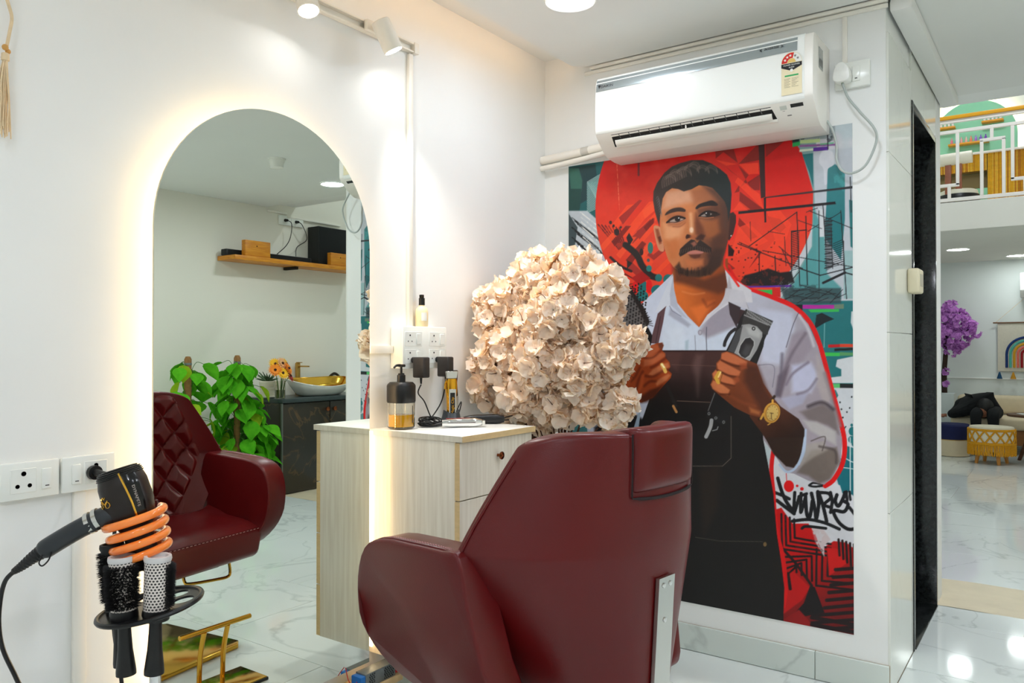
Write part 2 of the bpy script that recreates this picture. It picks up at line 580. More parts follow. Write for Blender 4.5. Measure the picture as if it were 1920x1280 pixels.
def fill(pts, col, soft=1.1, alpha=1.0, smooth=False, grow=0.0, clip=None):
    if smooth:
        pts = cr(pts, 5, True)
    w = _win(pts, soft + 2)
    if w is None:
        return
    U, V = PU[w], PV[w]
    d = np.full(U.shape, 1e12)
    ins = np.zeros(U.shape, bool)
    n = len(pts)
    for i in range(n):
        a, b = pts[i], pts[(i + 1) % n]
        d = np.minimum(d, _segd(U, V, a, b))
        cr_ = ((a[1] > V) != (b[1] > V))
        xi = (b[0] - a[0]) * (V - a[1]) / ((b[1] - a[1]) if abs(b[1] - a[1]) > 1e-9 else 1e-9) + a[0]
        ins ^= cr_ & (U < xi)
    d = np.sqrt(d)
    sd = np.where(ins, -d, d) - grow
    al = np.clip(0.5 - sd / soft, 0, 1)
    al = al * al * (3 - 2 * al) * alpha
    if clip is not None:
        al = al * clip[w]
    _blend(w, al, col)

def stroke(pts, wid, col, soft=1.0, alpha=1.0, smooth=False, clip=None):
    if smooth and len(pts) > 2:
        pts = cr(pts, 6)
    w = _win(pts, wid + soft + 2)
    if w is None:
        return
    U, V = PU[w], PV[w]
    d = np.full(U.shape, 1e12)
    for a, b in zip(pts[:-1], pts[1:]):
        d = np.minimum(d, _segd(U, V, a, b))
    al = np.clip(0.5 - (np.sqrt(d) - wid / 2) / soft, 0, 1) * alpha
    if clip is not None:
        al = al * clip[w]
    _blend(w, al, col)

def blob(c, rx, ry, col, soft=1.0, alpha=1.0, rot=0.0, clip=None):
    cs, sn = math.cos(rot), math.sin(rot)
    fill([(c[0] + rx * math.cos(t) * cs - ry * math.sin(t) * sn, c[1] + rx * math.cos(t) * sn + ry * math.sin(t) * cs)
          for t in [k * 2 * PI / 24 for k in range(24)]], col, soft, alpha, clip=clip)

def grad(c0, c1, p0, p1):
    c0, c1 = np.array(c0, float) / 255, np.array(c1, float) / 255
    ex, ey = p1[0] - p0[0], p1[1] - p0[1]
    L = ex * ex + ey * ey
    def f(U, V):
        t = np.clip(((U - p0[0]) * ex + (V - p0[1]) * ey) / L, 0, 1)
        t = t * t * (3 - 2 * t)
        return c0 + (c1 - c0) * t[..., None]
    return f

prng = np.random.default_rng(11)
def vnoise(cell):
    ny, nx = int(NZ / cell) + 3, int(NX / cell) + 3
    g = prng.random((ny, nx))
    y, x = np.arange(NZ) / cell, np.arange(NX) / cell
    yi, xi = y.astype(int), x.astype(int)
    fy, fx = (y - yi)[:, None], (x - xi)[None]
    fy, fx = fy * fy * (3 - 2 * fy), fx * fx * (3 - 2 * fx)
    return (g[yi][:, xi] * (1 - fx) + g[yi][:, xi + 1] * fx) * (1 - fy) + (g[yi + 1][:, xi] * (1 - fx) + g[yi + 1][:, xi + 1] * fx) * fy
NS = vnoise(9) * .5 + vnoise(4) * .3 + vnoise(2) * .2
NB = vnoise(40) * .6 + vnoise(16) * .4
GRIT = np.clip((NS - 0.5) * 9 + 0.5, 0, 1)

# ---- ground
IMG[:] = np.array((200, 200, 206)) / 255.0
everywhere = [(1040, 200), (1640, 200), (1640, 1220), (1040, 1220)]
fill(everywhere, (176, 196, 200), 1, 0.6, clip=np.clip((NB - .45) * 4, 0, 1))
# left teal strip
fill([(1050, 290), (1165, 270), (1128, 400), (1118, 470), (1050, 480)], (38, 96, 98), 1)
fill(zA((107, 325), (300, 300), (310, 380), (235, 440), (240, 560), (105, 640)), (40, 66, 70), 2)
fill(zA((107, 330), (180, 330), (205, 420), (200, 500), (120, 480)), (62, 116, 100), 2, .8)
fill(zA((107, 480), (200, 480), (190, 600), (180, 660), (105, 760)), (38, 74, 70), 2)
for k in range(26):
    y = 430 + k * 9
    stroke(zA((240, y), (360 - k, y - 70 + k)), 0.8, (190, 214, 210), .8)
    if k < 18:
        stroke(zA((240 + k * 8, 430), (330, 600 + k * 4)), .6, (130, 180, 176), .8)
fill(zA((375, 280), (392, 280), (390, 360), (365, 440), (350, 400), (372, 350)), (206, 210, 204), 1.5)
fill(zA((105, 640), (240, 640), (330, 720), (340, 1000), (105, 1010)), (186, 196, 204), 3)
fill(zA((105, 660), (170, 760), (150, 900), (105, 920)), (64, 78, 82), 2)
for k in range(15):
    x0, y0 = 110 + (k % 3) * 20, 690 + k * 24
    stroke(zA((x0 + 20, y0), (x0 + 210, y0 + 150)), 2.6 if k % 2 else 1.8, (30, 32, 34), 1, clip=np.clip(GRIT + .55, 0, 1))
for k in range(9):
    stroke(zA((190 + k * 4, 650 + k * 36), (330, 760 + k * 36)), 2.2, (226, 228, 226), 1, clip=np.clip(GRIT + .4, 0, 1))
# lower left behind the blossoms
fill([(1050, 500), (1180, 520), (1150, 640), (1110, 900), (1050, 900)], (60, 120, 122), 3)

# ---- red disc
CXD, CZD, RDX, RDZ = 0.690, 1.715, 0.442, 0.470
disc = np.clip((1 - np.sqrt(((gx - CXD) / RDX) ** 2 + ((gz - CZD) / RDZ) ** 2)) * 220, 0, 1)
g1 = grad((196, 14, 16), (232, 62, 38), (1330, 250), (1320, 470))
IMG[:] = IMG * (1 - disc[..., None]) + g1(PU, PV) * disc[..., None]
fill(everywhere, (226, 74, 56), 1, 0.35, clip=disc * np.clip((NB - .4) * 3, 0, 1))
DK, DK2, OR = (132, 34, 30), (166, 46, 40), (244, 74, 40)
# chevrons left of the head
for q in ([(390, 780), (530, 600), (590, 590), (430, 810)], [(480, 830), (690, 575), (720, 570), (735, 600), (560, 830)],
          [(560, 830), (740, 650), (750, 700), (600, 870), (560, 900)], [(540, 920), (720, 730), (760, 740), (600, 920), (720, 1010), (700, 1060)],
          [(720, 1090), (850, 960), (850, 1010), (740, 1120)]):
    fill(zA(*q), OR, 1, clip=disc)
for q in ([(470, 690), (620, 560), (640, 565), (500, 740)], [(600, 790), (730, 690), (730, 720), (620, 850)], [(545, 850), (700, 700), (720, 735), (570, 880)],
          [(640, 900), (720, 960), (820, 880), (820, 920), (725, 1000), (610, 910)], [(560, 1010), (700, 1140), (640, 1150), (540, 1060)]):
    fill(zA(*q), DK2, 1, clip=disc)
for k in range(7):
    stroke(zA((320 + k * 26, 740 + k * 4), (470 + k * 8, 920 - k * 3)), 2.4, (70, 26, 28), 1, .85, clip=disc * np.clip(GRIT + .5, 0, 1))
# red geometry right of the head
for q in ([(85, 175), (160, 200), (90, 260)], [(130, 200), (205, 130), (250, 290)], [(255, 300), (410, 140), (410, 270)], [(165, 320), (245, 385), (195, 350)],
          [(255, 310), (330, 380), (265, 470), (410, 375), (410, 490), (350, 490)], [(225, 510), (262, 450), (262, 500)], [(265, 500), (440, 630), (330, 640), (262, 580)],
          [(260, 690), (395, 830), (340, 850), (250, 740)], [(455, 250), (640, 90), (600, 70), (450, 110)], [(470, 680), (560, 700), (600, 760), (560, 800), (500, 770)],
          [(170, 1010), (230, 1060), (180, 1080)], [(300, 860), (400, 950), (330, 1060), (420, 950)]):
    fill(zB(*q), DK, 1, .9, clip=disc)
for q in ([(90, 270), (250, 300), (165, 310)], [(250, 395), (410, 520), (440, 630), (230, 430)], [(265, 570), (340, 630), (215, 640)], [(260, 760), (330, 730), (470, 860), (250, 980), (200, 940)],
          [(460, 640), (560, 640), (640, 740), (560, 960), (430, 1090), (380, 1010), (520, 850)], [(90, 170), (200, 110), (170, 160)], [(260, 300), (400, 290), (405, 370), (330, 375)]):
    fill(zB(*q), (246, 70, 42), 1, .75, clip=disc)
for q in ([(330, 900), (420, 800), (470, 800), (360, 930)], [(450, 960), (560, 830), (600, 830), (480, 990)], [(600, 980), (700, 860), (740, 880), (640, 1010)], [(640, 640), (720, 580), (730, 640), (660, 700)]):
    fill(zA(*q), (250, 84, 46), 1, .9, clip=disc)
for q in ([(420, 870), (520, 750), (560, 750), (440, 900)], [(520, 1000), (640, 860), (670, 880), (560, 1030)], [(650, 760), (720, 690), (725, 730), (670, 790)]):
    fill(zA(*q), (120, 30, 28), 1, .85, clip=disc)
# black splashes left
stroke(zA((520, 890), (600, 960), (640, 1040), (700, 1110), (760, 1130)), 12, (38, 34, 36), 2, smooth=True)
stroke(zA((410, 980), (480, 1040), (560, 1080)), 5, (44, 34, 36), 1.5, smooth=True)
fill(zA((525, 835), (545, 800), (575, 850), (545, 900)), (40, 34, 36), 1)
fill(zA((530, 1000), (570, 1020), (530, 1065)), (40, 34, 36), 1)
stroke(zA((410, 1040), (620, 1160)), 2, (60, 30, 32), 1)
for (x, y, rx, ry, c) in ((455, 795, 20, 26, (50, 36, 38)), (410, 725, 11, 13, (50, 36, 38)), (432, 750, 9, 11, (50, 36, 38)), (485, 760, 8, 9, (60, 50, 52)), (700, 910, 20, 42, (42, 116, 108)),
                          (635, 940, 14, 26, (60, 30, 34)), (690, 1060, 20, 24, (36, 120, 116)), (685, 1000, 11, 13, (80, 80, 84)), (760, 1128, 26, 28, (34, 112, 110)), (640, 1190, 38, 46, (28, 110, 112)),
                          (590, 1200, 24, 46, (222, 22, 26)), (690, 1190, 22, 50, (222, 22, 26)), (750, 1220, 46, 40, (30, 108, 110)), (640, 1260, 44, 40, (30, 112, 114)), (830, 1140, 38, 38, (32, 108, 108))):
    blob(zA((x, y))[0], rx * .2577, ry * .2577, c, 1.2)
fill(zA((560, 1130), (640, 1080), (700, 1130), (620, 1180)), (170, 26, 26), 2)
stroke(zA((615, 243), (615, 380)), 3.5, (90, 60, 66), 2, .8)
stroke(zA((457, 300), (475, 630)), 1.2, (250, 150, 110), 1, .8, clip=np.clip(GRIT + .4, 0, 1))
# ---- right column: teal and white
rc = grad((70, 132, 136), (30, 112, 118), (1520, 260), (1540, 470))
fill(zB((620, 60), (800, 30), (830, 200), (830, 1280), (560, 1280), (640, 1150), (790, 900), (800, 500), (720, 220)), (126, 160, 160), 2)
fill(zB((720, 230), (800, 220), (800, 470), (770, 360)), (34, 108, 112), 1.5)
fill(zB((640, 70), (700, 50), (700, 150), (650, 150)), (38, 58, 62), 2)
fill(zB((705, 55), (960, 20), (960, 110), (705, 130)), (150, 160, 164), 2)
fill(everywhere, (48, 56, 60), 1, .75, clip=np.clip((NS - .54) * 12, 0, 1) * np.clip((PU - 1500) / 4, 0, 1) * np.clip((1566 - PU) / 6, 0, 1) * np.clip((276 - PV) / 8, 0, 1))
fill(zB((800, 200), (960, 190), (1100, 180), (1110, 1280), (830, 1280)), (186, 192, 200), 3)
fill(zB((905, 330), (960, 300), (1030, 350), (1030, 700), (1000, 1000), (880, 830), (895, 600)), rc, 2)
fill(zB((960, 300), (985, 320), (1030, 350), (1030, 500), (940, 480)), (70, 150, 152), 4, .8, clip=GRIT)
fill(zB((1060, 560), (1110, 570), (1110, 930), (1070, 900)), (44, 116, 118), 2)
fill(zB((800, 600), (880, 820), (900, 1100), (1000, 1200), (1000, 1280), (600, 1280), (700, 1080), (790, 900)), (78, 150, 152), 5, .9)
fill(zB((840, 620), (880, 640), (880, 830), (845, 830)), (206, 210, 214), 2)
fill(zB((1020, 930), (1110, 930), (1110, 1280), (1020, 1280)), (150, 182, 184), 3)
fill(zB((850, 230), (880, 200), (940, 210), (950, 300), (905, 340), (900, 440), (880, 440), (875, 340), (845, 290)), (206, 208, 216), 2, smooth=True)
for (x0, x1, y, h, c) in ((650, 705, 145, 30, (40, 170, 90)), (705, 850, 125, 26, (190, 214, 150)), (800, 910, 180, 28, (90, 40, 150)), (700, 960, 160, 16, (140, 90, 150)), (700, 800, 195, 16, (210, 220, 200)), (850, 950, 150, 12, (110, 180, 140))):
    fill(zB((x0, y), (x1, y - 10), (x1, y - 10 + h), (x0, y + h)), c, 1.2)
stroke(zB((905, 20), (908, 190)), 2, (40, 36, 44), 1)
# bars
fill(zB((400, 100), (445, 95), (452, 540), (418, 550)), (58, 36, 38), 1)
fill(zB((448, 540), (1098, 458), (1098, 476), (448, 548)), (44, 42, 46), 1)
fill(zB((255, 645), (960, 572), (965, 592), (255, 664)), (34, 30, 34), 1)
fill(zB((438, 545), (455, 545), (458, 725), (444, 725)), (40, 32, 36), 1)
stroke(zB((1070, 395), (1076, 650)), 2, (50, 56, 60), 1)
# scaffolding
SC = (34, 32, 36)
for a, b, wd in (((680, 650), (330, 900), 1.6), ((470, 790), (590, 810), 1), ((680, 650), (700, 1180), 1.8), ((745, 680), (755, 1180), 2), ((840, 640), (840, 1280), 1.6), ((1000, 640), (1040, 1280), 1.8),
                 ((690, 710), (860, 770), 1.2), ((870, 600), (890, 900), 1.8), ((750, 650), (830, 620), 1.2), ((770, 640), (1110, 780), 1.5), ((1000, 650), (890, 720), 1.2), ((250, 880), (720, 1060), 1.8),
                 ((260, 870), (420, 940), 1.4), ((430, 930), (1090, 1050), 1.4), ((700, 1060), (850, 1110), 2.2), ((850, 1110), (1090, 1050), 2), ((520, 970), (525, 1090), 2), ((405, 950), (405, 1090), 1.8),
                 ((570, 920), (640, 1060), 1.4), ((590, 830), (600, 1040), 1.3), ((700, 1180), (980, 1250), 1.5), ((760, 790), (840, 740), 1.2), ((1105, 560), (1105, 1000), 1), ((340, 720), (345, 860), 1),
                 ((640, 790), (750, 780), 2.2), ((640, 790), (640, 1090), 1.6), ((550, 900), (640, 980), 1.3), ((1030, 1090), (1085, 1105), 2.5), ((1030, 1090), (870, 1165), 4.5), ((600, 1190), (700, 1080), 1.3),
                 ((620, 1240), (760, 1200), 1.2), ((560, 1230), (660, 1160), 1.2), ((1020, 860), (1020, 1080), 1.6), ((930, 770), (940, 1060), 1.6), ((880, 1060), (1010, 1010), 1.4)):
    stroke(zB(a, b), wd, SC, 1)
for k in range(22):
    stroke(zB((640, 800 + k * 13), (695, 785 + k * 13)), 1.3, SC, .9)
    stroke(zB((885, 700 + k * 17), (935, 690 + k * 17 + (k % 3) * 8)), 2.4 if k % 2 else 1.3, SC, .9)
    if k < 12:
        stroke(zB((945, 880 + k * 15), (1015, 850 + k * 16)), 1.1, SC, .9)
fill(zB((880, 700), (935, 720), (940, 1050), (890, 1080)), (50, 54, 58), 2, .5)
fill(zB((300, 1110), (380, 1090), (470, 1060), (560, 1090), (640, 1080), (660, 1160), (570, 1190), (380, 1190), (250, 1180)), (32, 26, 28), 3, clip=np.clip(GRIT + .75, 0, 1))
fill(zB((180, 880), (225, 930), (215, 970), (180, 970)), (40, 20, 22), 2)
for k in range(46):
    u_, v_ = prng.uniform(1366, 1470), prng.uniform(450, 530)
    blob((u_, v_), prng.uniform(.6, 2.2), prng.uniform(.6, 2.0), (60, 22, 24), 1, .8, clip=disc)
fill(zB((280, 1190), (640, 1180), (640, 1195), (280, 1200)), (96, 40, 150), 1)
fill(zB((350, 1215), (520, 1215), (520, 1260), (400, 1250)), (48, 176, 74), 1)
fill(zB((500, 1200), (560, 1195), (560, 1270), (500, 1260)), (208, 34, 30), 2)
fill(zB((560, 1180), (840, 1180), (850, 1300), (560, 1300)), (40, 60, 64), 6, .6, clip=GRIT)
# ---- lower right column (beside the arm)
fill(zD((600, 100), (1115, 90), (1115, 700), (880, 700), (700, 180)), (34, 112, 116), 2)
fill(zD((560, 0), (1000, 0), (1000, 110), (600, 120)), (52, 70, 74), 4, .8)
for k in range(14):
    stroke(zD((560 + k * 30, 110 - (k % 4) * 30), (700 + k * 26, 10 + (k % 3) * 30)), 1.2, SC, .9)
fill(zD((640, 120), (720, 120), (720, 160), (640, 150)), (26, 26, 30), 1)
fill(zD((720, 122), (950, 122), (950, 150), (720, 150)), (176, 40, 150), 1)
fill(zD((950, 120), (1020, 115), (1020, 150), (950, 150)), (110, 132, 110), 1.5)
fill(zD((760, 155), (985, 152), (985, 172), (780, 176)), (56, 180, 84), 1)
fill(zD((820, 195), (860, 180), (950, 225), (885, 250), (805, 298)), (28, 36, 40), 1)
fill(zD((1075, 170), (1115, 165), (1115, 400), (1085, 430), (1095, 320), (1070, 250)), (206, 212, 214), 2)
stroke(zD((880, 260), (875, 430)), 1.6, (120, 176, 176), 1.2)
fill(zD((905, 410), (990, 408), (990, 430), (905, 432)), (196, 26, 30), 1)
fill(zD((990, 406), (1115, 408), (1115, 430), (990, 430)), (214, 66, 40), 1)
fill(zD((950, 440), (1115, 432), (1115, 450), (950, 458)), (28, 34, 36), 1)
fill(zD((855, 468), (990, 470), (990, 495), (862, 495)), (62, 190, 84), 1)
fill(zD((990, 465), (1115, 470), (1115, 490), (990, 492)), (88, 150, 96), 1)
fill(zD((970, 520), (1115, 490), (1115, 690), (915, 690), (920, 650), (1000, 640), (1000, 590), (960, 570)), (208, 212, 216), 2)
fill(zD((910, 695), (990, 695), (990, 725), (910, 725)), (90, 190, 110), 1)
fill(zD((990, 695), (1115, 695), (1115, 728), (990, 726)), (30, 34, 36), 1)
fill(zD((930, 730), (1115, 728), (1115, 1280), (1010, 1280)), (204, 208, 214), 2)
fill(zD((925, 735), (960, 740), (978, 780), (960, 810), (930, 800)), (34, 120, 122), 1.5)
for (x, y, r) in ((1100, 960, 14), (1080, 1040, 28), (1070, 1100, 22), (1100, 1080, 20), (1090, 1130, 18), (1075, 995, 10)):
    blob(zD((x, y))[0], r * .2577, r * .3, (28, 112, 118), 1.2)
for (x, y) in ((1000, 880), (990, 830), (1060, 870), (1020, 1020), (1010, 940), (1040, 900), (1075, 790)):
    blob(zD((x, y))[0], 1.6, 1.8, (40, 44, 50), 1)
stroke(zD((1012, 1030), (1032, 1005)), 2.2, (40, 60, 66), 1)
fill(zD((1020, 1140), (1115, 1170), (1115, 1300), (1020, 1300)), (30, 112, 118), 2)
fill(zE((1060, 130), (1170, 100), (1170, 400), (1070, 370), (1040, 260)), (24, 106, 118), 2)
stroke(zE((1125, 0), (1125, 345)), 1.8, (214, 226, 226), 1)
stroke(zE((1080, 120), (1130, 150), (1170, 160)), 1.6, (214, 226, 226), 1)
stroke(zE((1060, 185), (1170, 200)), 1.4, (214, 226, 226), 1)
# white field with the tag
fill(zE((620, 60), (760, 210), (900, 250), (1000, 270), (1060, 300), (1075, 350), (1110, 340), (1150, 370), (1175, 400), (1175, 720), (1040, 650), (950, 750), (930, 690), (880, 600), (640, 470)), (214, 214, 220), 2)
# red and black maze
fill(zE((630, 460), (690, 440), (760, 540), (860, 540), (900, 600), (940, 700), (1020, 650), (1100, 660), (1175, 720), (1175, 1290), (690, 1290)), grad((204, 18, 20), (112, 20, 22), (1480, 1000), (1560, 1180)), 2)
BK = (34, 24, 26)
for k, (xo, yo) in enumerate(((0, 0), (32, 36), (66, 72), (100, 108))):
    stroke(zE((690 + xo * .8, 480 + yo * .3), (694 + xo * .8, 700 - yo * .65), (1000, 745 - yo * .7)), 4, BK, 1, clip=np.clip(GRIT + .8, 0, 1))
for k in range(4):
    o = k * 36
    stroke(zE((700 + o * .3, 750 + o), (880 - o * .9, 745 + o * .6), (882 - o * .9, 900 - o * .5)), 4, BK, 1)
for k in range(3):
    stroke(zE((912 + k * 36, 700), (908 + k * 36, 930 - k * 30), (1170, 960 - k * 40)), 4, BK, 1)
fill(zE((975, 690), (1060, 700), (1100, 790), (990, 870)), (206, 26, 26), 3)
for k in range(9):
    y = 820 + k * 44
    stroke(zE((1030 - k * 14 - (60 if k > 5 else 0), y + 10 + k * 4), (1170, y + k * 2)), 6.5, BK, 1.5)
for k in range(6):
    stroke(zE((1050 + k * 24, 640 + k * 8), (1056 + k * 24, 740 + k * 22)), 4.5, BK, 1.2)
stroke(zE((700, 700), (780, 790), (880, 930)), 5, BK, 1.2)
fill(zE((720, 870), (760, 840), (870, 940), (820, 1020), (700, 1110), (690, 1160), (700, 900)), (196, 22, 24), 3)
fill(zE((870, 930), (900, 940), (960, 1100), (850, 1120), (720, 1160), (830, 1040)), (30, 26, 28), 2)
stroke(zE((730, 855), (745, 950)), 6, BK, 1.5)
fill(zE((690, 1150), (800, 1080), (880, 1170), (870, 1240), (690, 1200)), (150, 24, 26), 3)
for k in range(3):
    stroke(zE((880, 1130 + k * 44), (1170, 1180 + k * 46)), 7, BK, 1.5)
# drips
fill(zE((880, 560), (950, 570), (1000, 640), (960, 680), (960, 750), (930, 700), (900, 650)), (206, 190, 192), 3, clip=np.clip(GRIT + .5, 0, 1))
blob(zE((738, 305))[0], 9.5, 11, (226, 20, 24), 1.3)
blob(zE((790, 303))[0], 2.6, 2.4, (226, 20, 24), 1)
blob(zE((820, 322))[0], 3.6, 3.2, (226, 20, 24), 1)
stroke(zE((722, 225), (724, 300)), 1.5, (220, 20, 24), 1)
# brushed tag
TG = (28, 28, 32)
for pts, wd in (([(668, 255), (690, 330), (720, 400), (770, 470)], 5), ([(650, 345), (700, 365), (740, 385)], 4.5), ([(662, 395), (720, 440), (770, 478)], 5), ([(775, 345), (770, 420), (772, 470), (800, 380)], 4.5),
                ([(800, 370), (850, 352)], 4), ([(815, 350), (812, 470), (840, 380)], 4.5), ([(842, 360), (850, 480), (870, 495), (885, 400)], 5), ([(880, 350), (900, 440), (910, 510), (925, 420), (920, 340), (950, 420), (975, 525)], 5),
                ([(930, 345), (985, 350), (1000, 380), (960, 420), (1005, 440)], 4.5), ([(1000, 345), (1010, 400), (1000, 470)], 4.5), ([(1040, 360), (1030, 400), (1050, 430), (1080, 380), (1090, 345)], 5),
                ([(1085, 400), (1110, 420), (1085, 465), (1020, 460), (1050, 530), (1110, 575), (1165, 570)], 5), ([(1120, 440), (1150, 480), (1170, 510)], 4.5), ([(1100, 340), (1105, 395)], 4), ([(1120, 340), (1125, 390)], 3.5),
                ([(760, 525), (860, 515), (960, 535), (1055, 575)], 4.5), ([(820, 570), (850, 558), (970, 570)], 4), ([(865, 300), (890, 285), (930, 290), (965, 300), (900, 308), (868, 302)], 3)):
    stroke(zE(*pts), wd * 1.35, TG, 1, smooth=True)

# ---- the man: shirt
shirt = [(1262, 513), (1203, 570), (1165, 600), (1130, 680), (1100, 790), (1108, 860), (1170, 900), (1260, 900), (1420, 900), (1429, 820), (1453, 853), (1474, 885), (1488, 887), (1515, 900), (1545, 908),
         (1560, 894), (1576, 864), (1579, 823), (1567, 772), (1552, 715), (1534, 648), (1516, 607), (1487, 578), (1440, 558), (1395, 541), (1360, 505)]
arm_out = [(1366, 500), (1378, 522), (1398, 540), (1445, 556), (1489, 575), (1520, 606), (1538, 648), (1556, 715), (1570, 768), (1583, 823), (1580, 866), (1563, 898), (1547, 910)]
stroke(arm_out, 9, (222, 22, 24), 1.2, smooth=True)
stroke(zE((640, 80), (628, 200), (640, 350), (655, 560), (700, 760), (716, 950), (700, 1060)), 8, (222, 22, 24), 1.2, smooth=True)
fill(shirt, grad((196, 204, 222), (160, 150, 160), (1240, 560), (1520, 760)), 1.2, smooth=False)
fill(zD((400, 150), (650, 180), (660, 300), (560, 560), (420, 540)), (196, 200, 220), 14, .9)
fill(zD((640, 340), (740, 300), (800, 420), (700, 560), (600, 640), (570, 600)), (150, 138, 150), 12, .8)
fill(zD((640, 560), (780, 540), (840, 640), (780, 760), (640, 760)), (192, 194, 220), 12, .9)
fill(zD((820, 480), (880, 600), (930, 800), (880, 860), (820, 700)), (176, 164, 164), 10, .8)
fill(zD((540, 640), (620, 560), (600, 660), (560, 800), (520, 780)), (92, 78, 90), 8, .8)
fill(zD((700, 900), (860, 840), (960, 900), (980, 1060), (900, 1000), (760, 960)), (110, 98, 96), 10, .8)
fill(zD((720, 960), (820, 970), (960, 1040), (960, 1140), (780, 1040)), (186, 182, 180), 8, .8)
fill(zD((560, 800), (680, 770), (760, 760), (720, 840), (620, 880)), (170, 170, 196), 8, .8)
fill(zE((880, 80), (1040, 60), (1060, 150), (1000, 260), (930, 290), (860, 240), (790, 220)), (112, 100, 92), 8, .9)
fill(zE((850, 40), (960, 20), (980, 80), (900, 120), (800, 190)), (168, 160, 152), 8, .7)
for pts, c, wd, sf in (([(690, 180), (650, 270), (600, 430)], (90, 84, 96), 1.6, 1.2), ([(270, 10), (300, 80), (325, 150)], (70, 66, 76), 1.6, 1.2), ([(400, 560), (510, 568), (500, 720)], (120, 116, 130), 1.5, 1.2),
                       ([(570, 480), (560, 640), (530, 780)], (100, 92, 106), 5, 6), ([(740, 330), (640, 480), (580, 620)], (112, 100, 112), 5, 6), ([(760, 540), (650, 620), (600, 700)], (118, 106, 122), 4, 5),
                       ([(680, 770), (760, 740), (820, 660)], (122, 112, 126), 4, 5), ([(880, 620), (920, 760), (990, 1000)], (140, 130, 132), 6, 6), ([(760, 860), (860, 830), (940, 880)], (64, 56, 60), 6, 6),
                       ([(780, 1110), (880, 1080), (860, 1180)], (84, 74, 72), 2, 2), ([(840, 1150), (950, 1180), (960, 1270)], (84, 74, 72), 4, 4), ([(700, 200), (760, 300), (800, 420)], (210, 206, 214), 4, 5)):
    stroke(zD(*pts), wd, c, sf, .85, smooth=True)
# left sleeve (behind the blossoms)
fill(zC((0, 820), (280, 700), (330, 640), (300, 800), (240, 920), (120, 940), (0, 1000)), (140, 150, 172), 6)
fill(zC((230, 720), (280, 700), (300, 790), (270, 850)), (96, 88, 116), 6, .8)
for k in range(4):
    stroke(zC((90 + k * 40, 900), (200 + k * 24, 800), (290, 700 + k * 20)), 3, (112, 120, 142), 4, .7, smooth=True)
# shirt front
fill(zC((570, 300), (610, 290), (700, 360), (830, 450), (960, 330), (1080, 300), (1080, 610), (545, 610)), (198, 208, 224), 2)
fill(zC((820, 470), (900, 360), (1030, 260), (1080, 300), (1090, 430), (980, 480), (880, 520)), (150, 142, 154), 10, .9)
fill(zC((610, 300), (650, 330), (760, 420), (740, 440), (640, 380), (600, 350)), (150, 150, 168), 6, .7)
fill(zC((600, 450), (700, 440), (740, 600), (600, 600)), (208, 218, 232), 16, .7)
fill(zC((720, 540), (745, 530), (740, 605), (720, 605)), (160, 182, 196), 5, .8)
stroke(zC((790, 500), (795, 605)), 1.2, (130, 134, 150), 1.2)
stroke(zC((875, 440), (872, 520), (876, 605)), 1.4, (84, 84, 98), 1.2)
blob(zC((828, 478))[0], 4.2, 5.2, (150, 144, 156), 1.2)
blob(zC((828, 478))[0], 2.4, 3.2, (176, 172, 184), 1.2)
# neck
neck = zC((628, 40), (640, 170), (660, 260), (740, 360), (820, 440), (880, 370), (960, 300), (1010, 220), (1035, 120), (1030, -60), (700, -60))
fill(neck, grad((212, 108, 46), (150, 70, 32), (1270, 560), (1360, 560)), 1.3)
fill(zC((628, -20), (720, 40), (860, 90), (1000, 40), (1036, 20), (1036, 170), (960, 200), (860, 170), (720, 130), (640, 110)), (92, 48, 32), 14, .9)
fill(zC((760, 300), (850, 270), (930, 250), (880, 330), (820, 420)), (230, 116, 52), 12, .8)
stroke(zC((700, 180), (780, 200), (860, 190)), 2, (226, 140, 90), 4, .6, smooth=True)
stroke(zC((850, 240), (880, 290), (930, 260)), 4, (120, 54, 28), 6, .7)
# collar
fill(zC((632, 62), (600, 110), (500, 335), (606, 285), (640, 300), (690, 350), (820, 442), (740, 380), (668, 290), (640, 200)), (204, 210, 222), 1.2)
fill(zC((632, 62), (636, 150), (668, 290), (740, 380), (700, 360), (650, 310), (612, 280), (608, 200)), (178, 184, 200), 2)
stroke(zC((606, 285), (625, 320), (690, 360)), 1.2, (120, 122, 140), 1.2)
fill(zC((1008, 10), (1040, 60), (1090, 100), (1200, 170), (1210, 260), (1060, 255), (960, 320), (900, 370), (822, 442), (880, 350), (980, 270), (1030, 150)), (208, 206, 212), 1.3)
fill(zC((1040, 70), (1060, 160), (1030, 250), (980, 290), (1010, 200)), (170, 162, 168), 4, .8)
fill(zD((160, 0), (290, 20), (330, 160), (255, 130), (180, 98), (90, 170), (0, 260), (90, 150), (150, 70)), (198, 196, 204), 2, .85)
# apron
fill(zC((545, 608), (1080, 610), (1110, 800), (1200, 1000)) + [(1430, 800), (1431, 822), (1438, 859), (1450, 924), (1456, 998), (1464, 1050), (1470, 1100), (1468, 1162), (1468, 1230), (1040, 1230), (1100, 1000), (1165, 880), (1200, 800)] + zC((480, 900), (560, 700)),
     grad((70, 46, 44), (30, 28, 28), (1330, 660), (1310, 790)), 1.3)
fill(zC((800, 640), (850, 640), (830, 760), (810, 940), (790, 800), (770, 720)), (118, 92, 90), 14, .5)
fill(zC((560, 620), (700, 620), (660, 760), (600, 720)), (92, 62, 58), 12, .5)
stroke(zC((545, 612), (1060, 612)), 2.4, (44, 26, 26), 1.2)
stroke(zC((620, 712), (960, 722)), 1.0, (120, 88, 80), 1, .6)
stroke(zC((660, 975), (900, 985)), 1.2, (150, 120, 106), 1, .7)
stroke([(1371, 780), (1371, 858), (1355, 873), (1260, 873)], 1.2, (126, 112, 104), 1, .9)
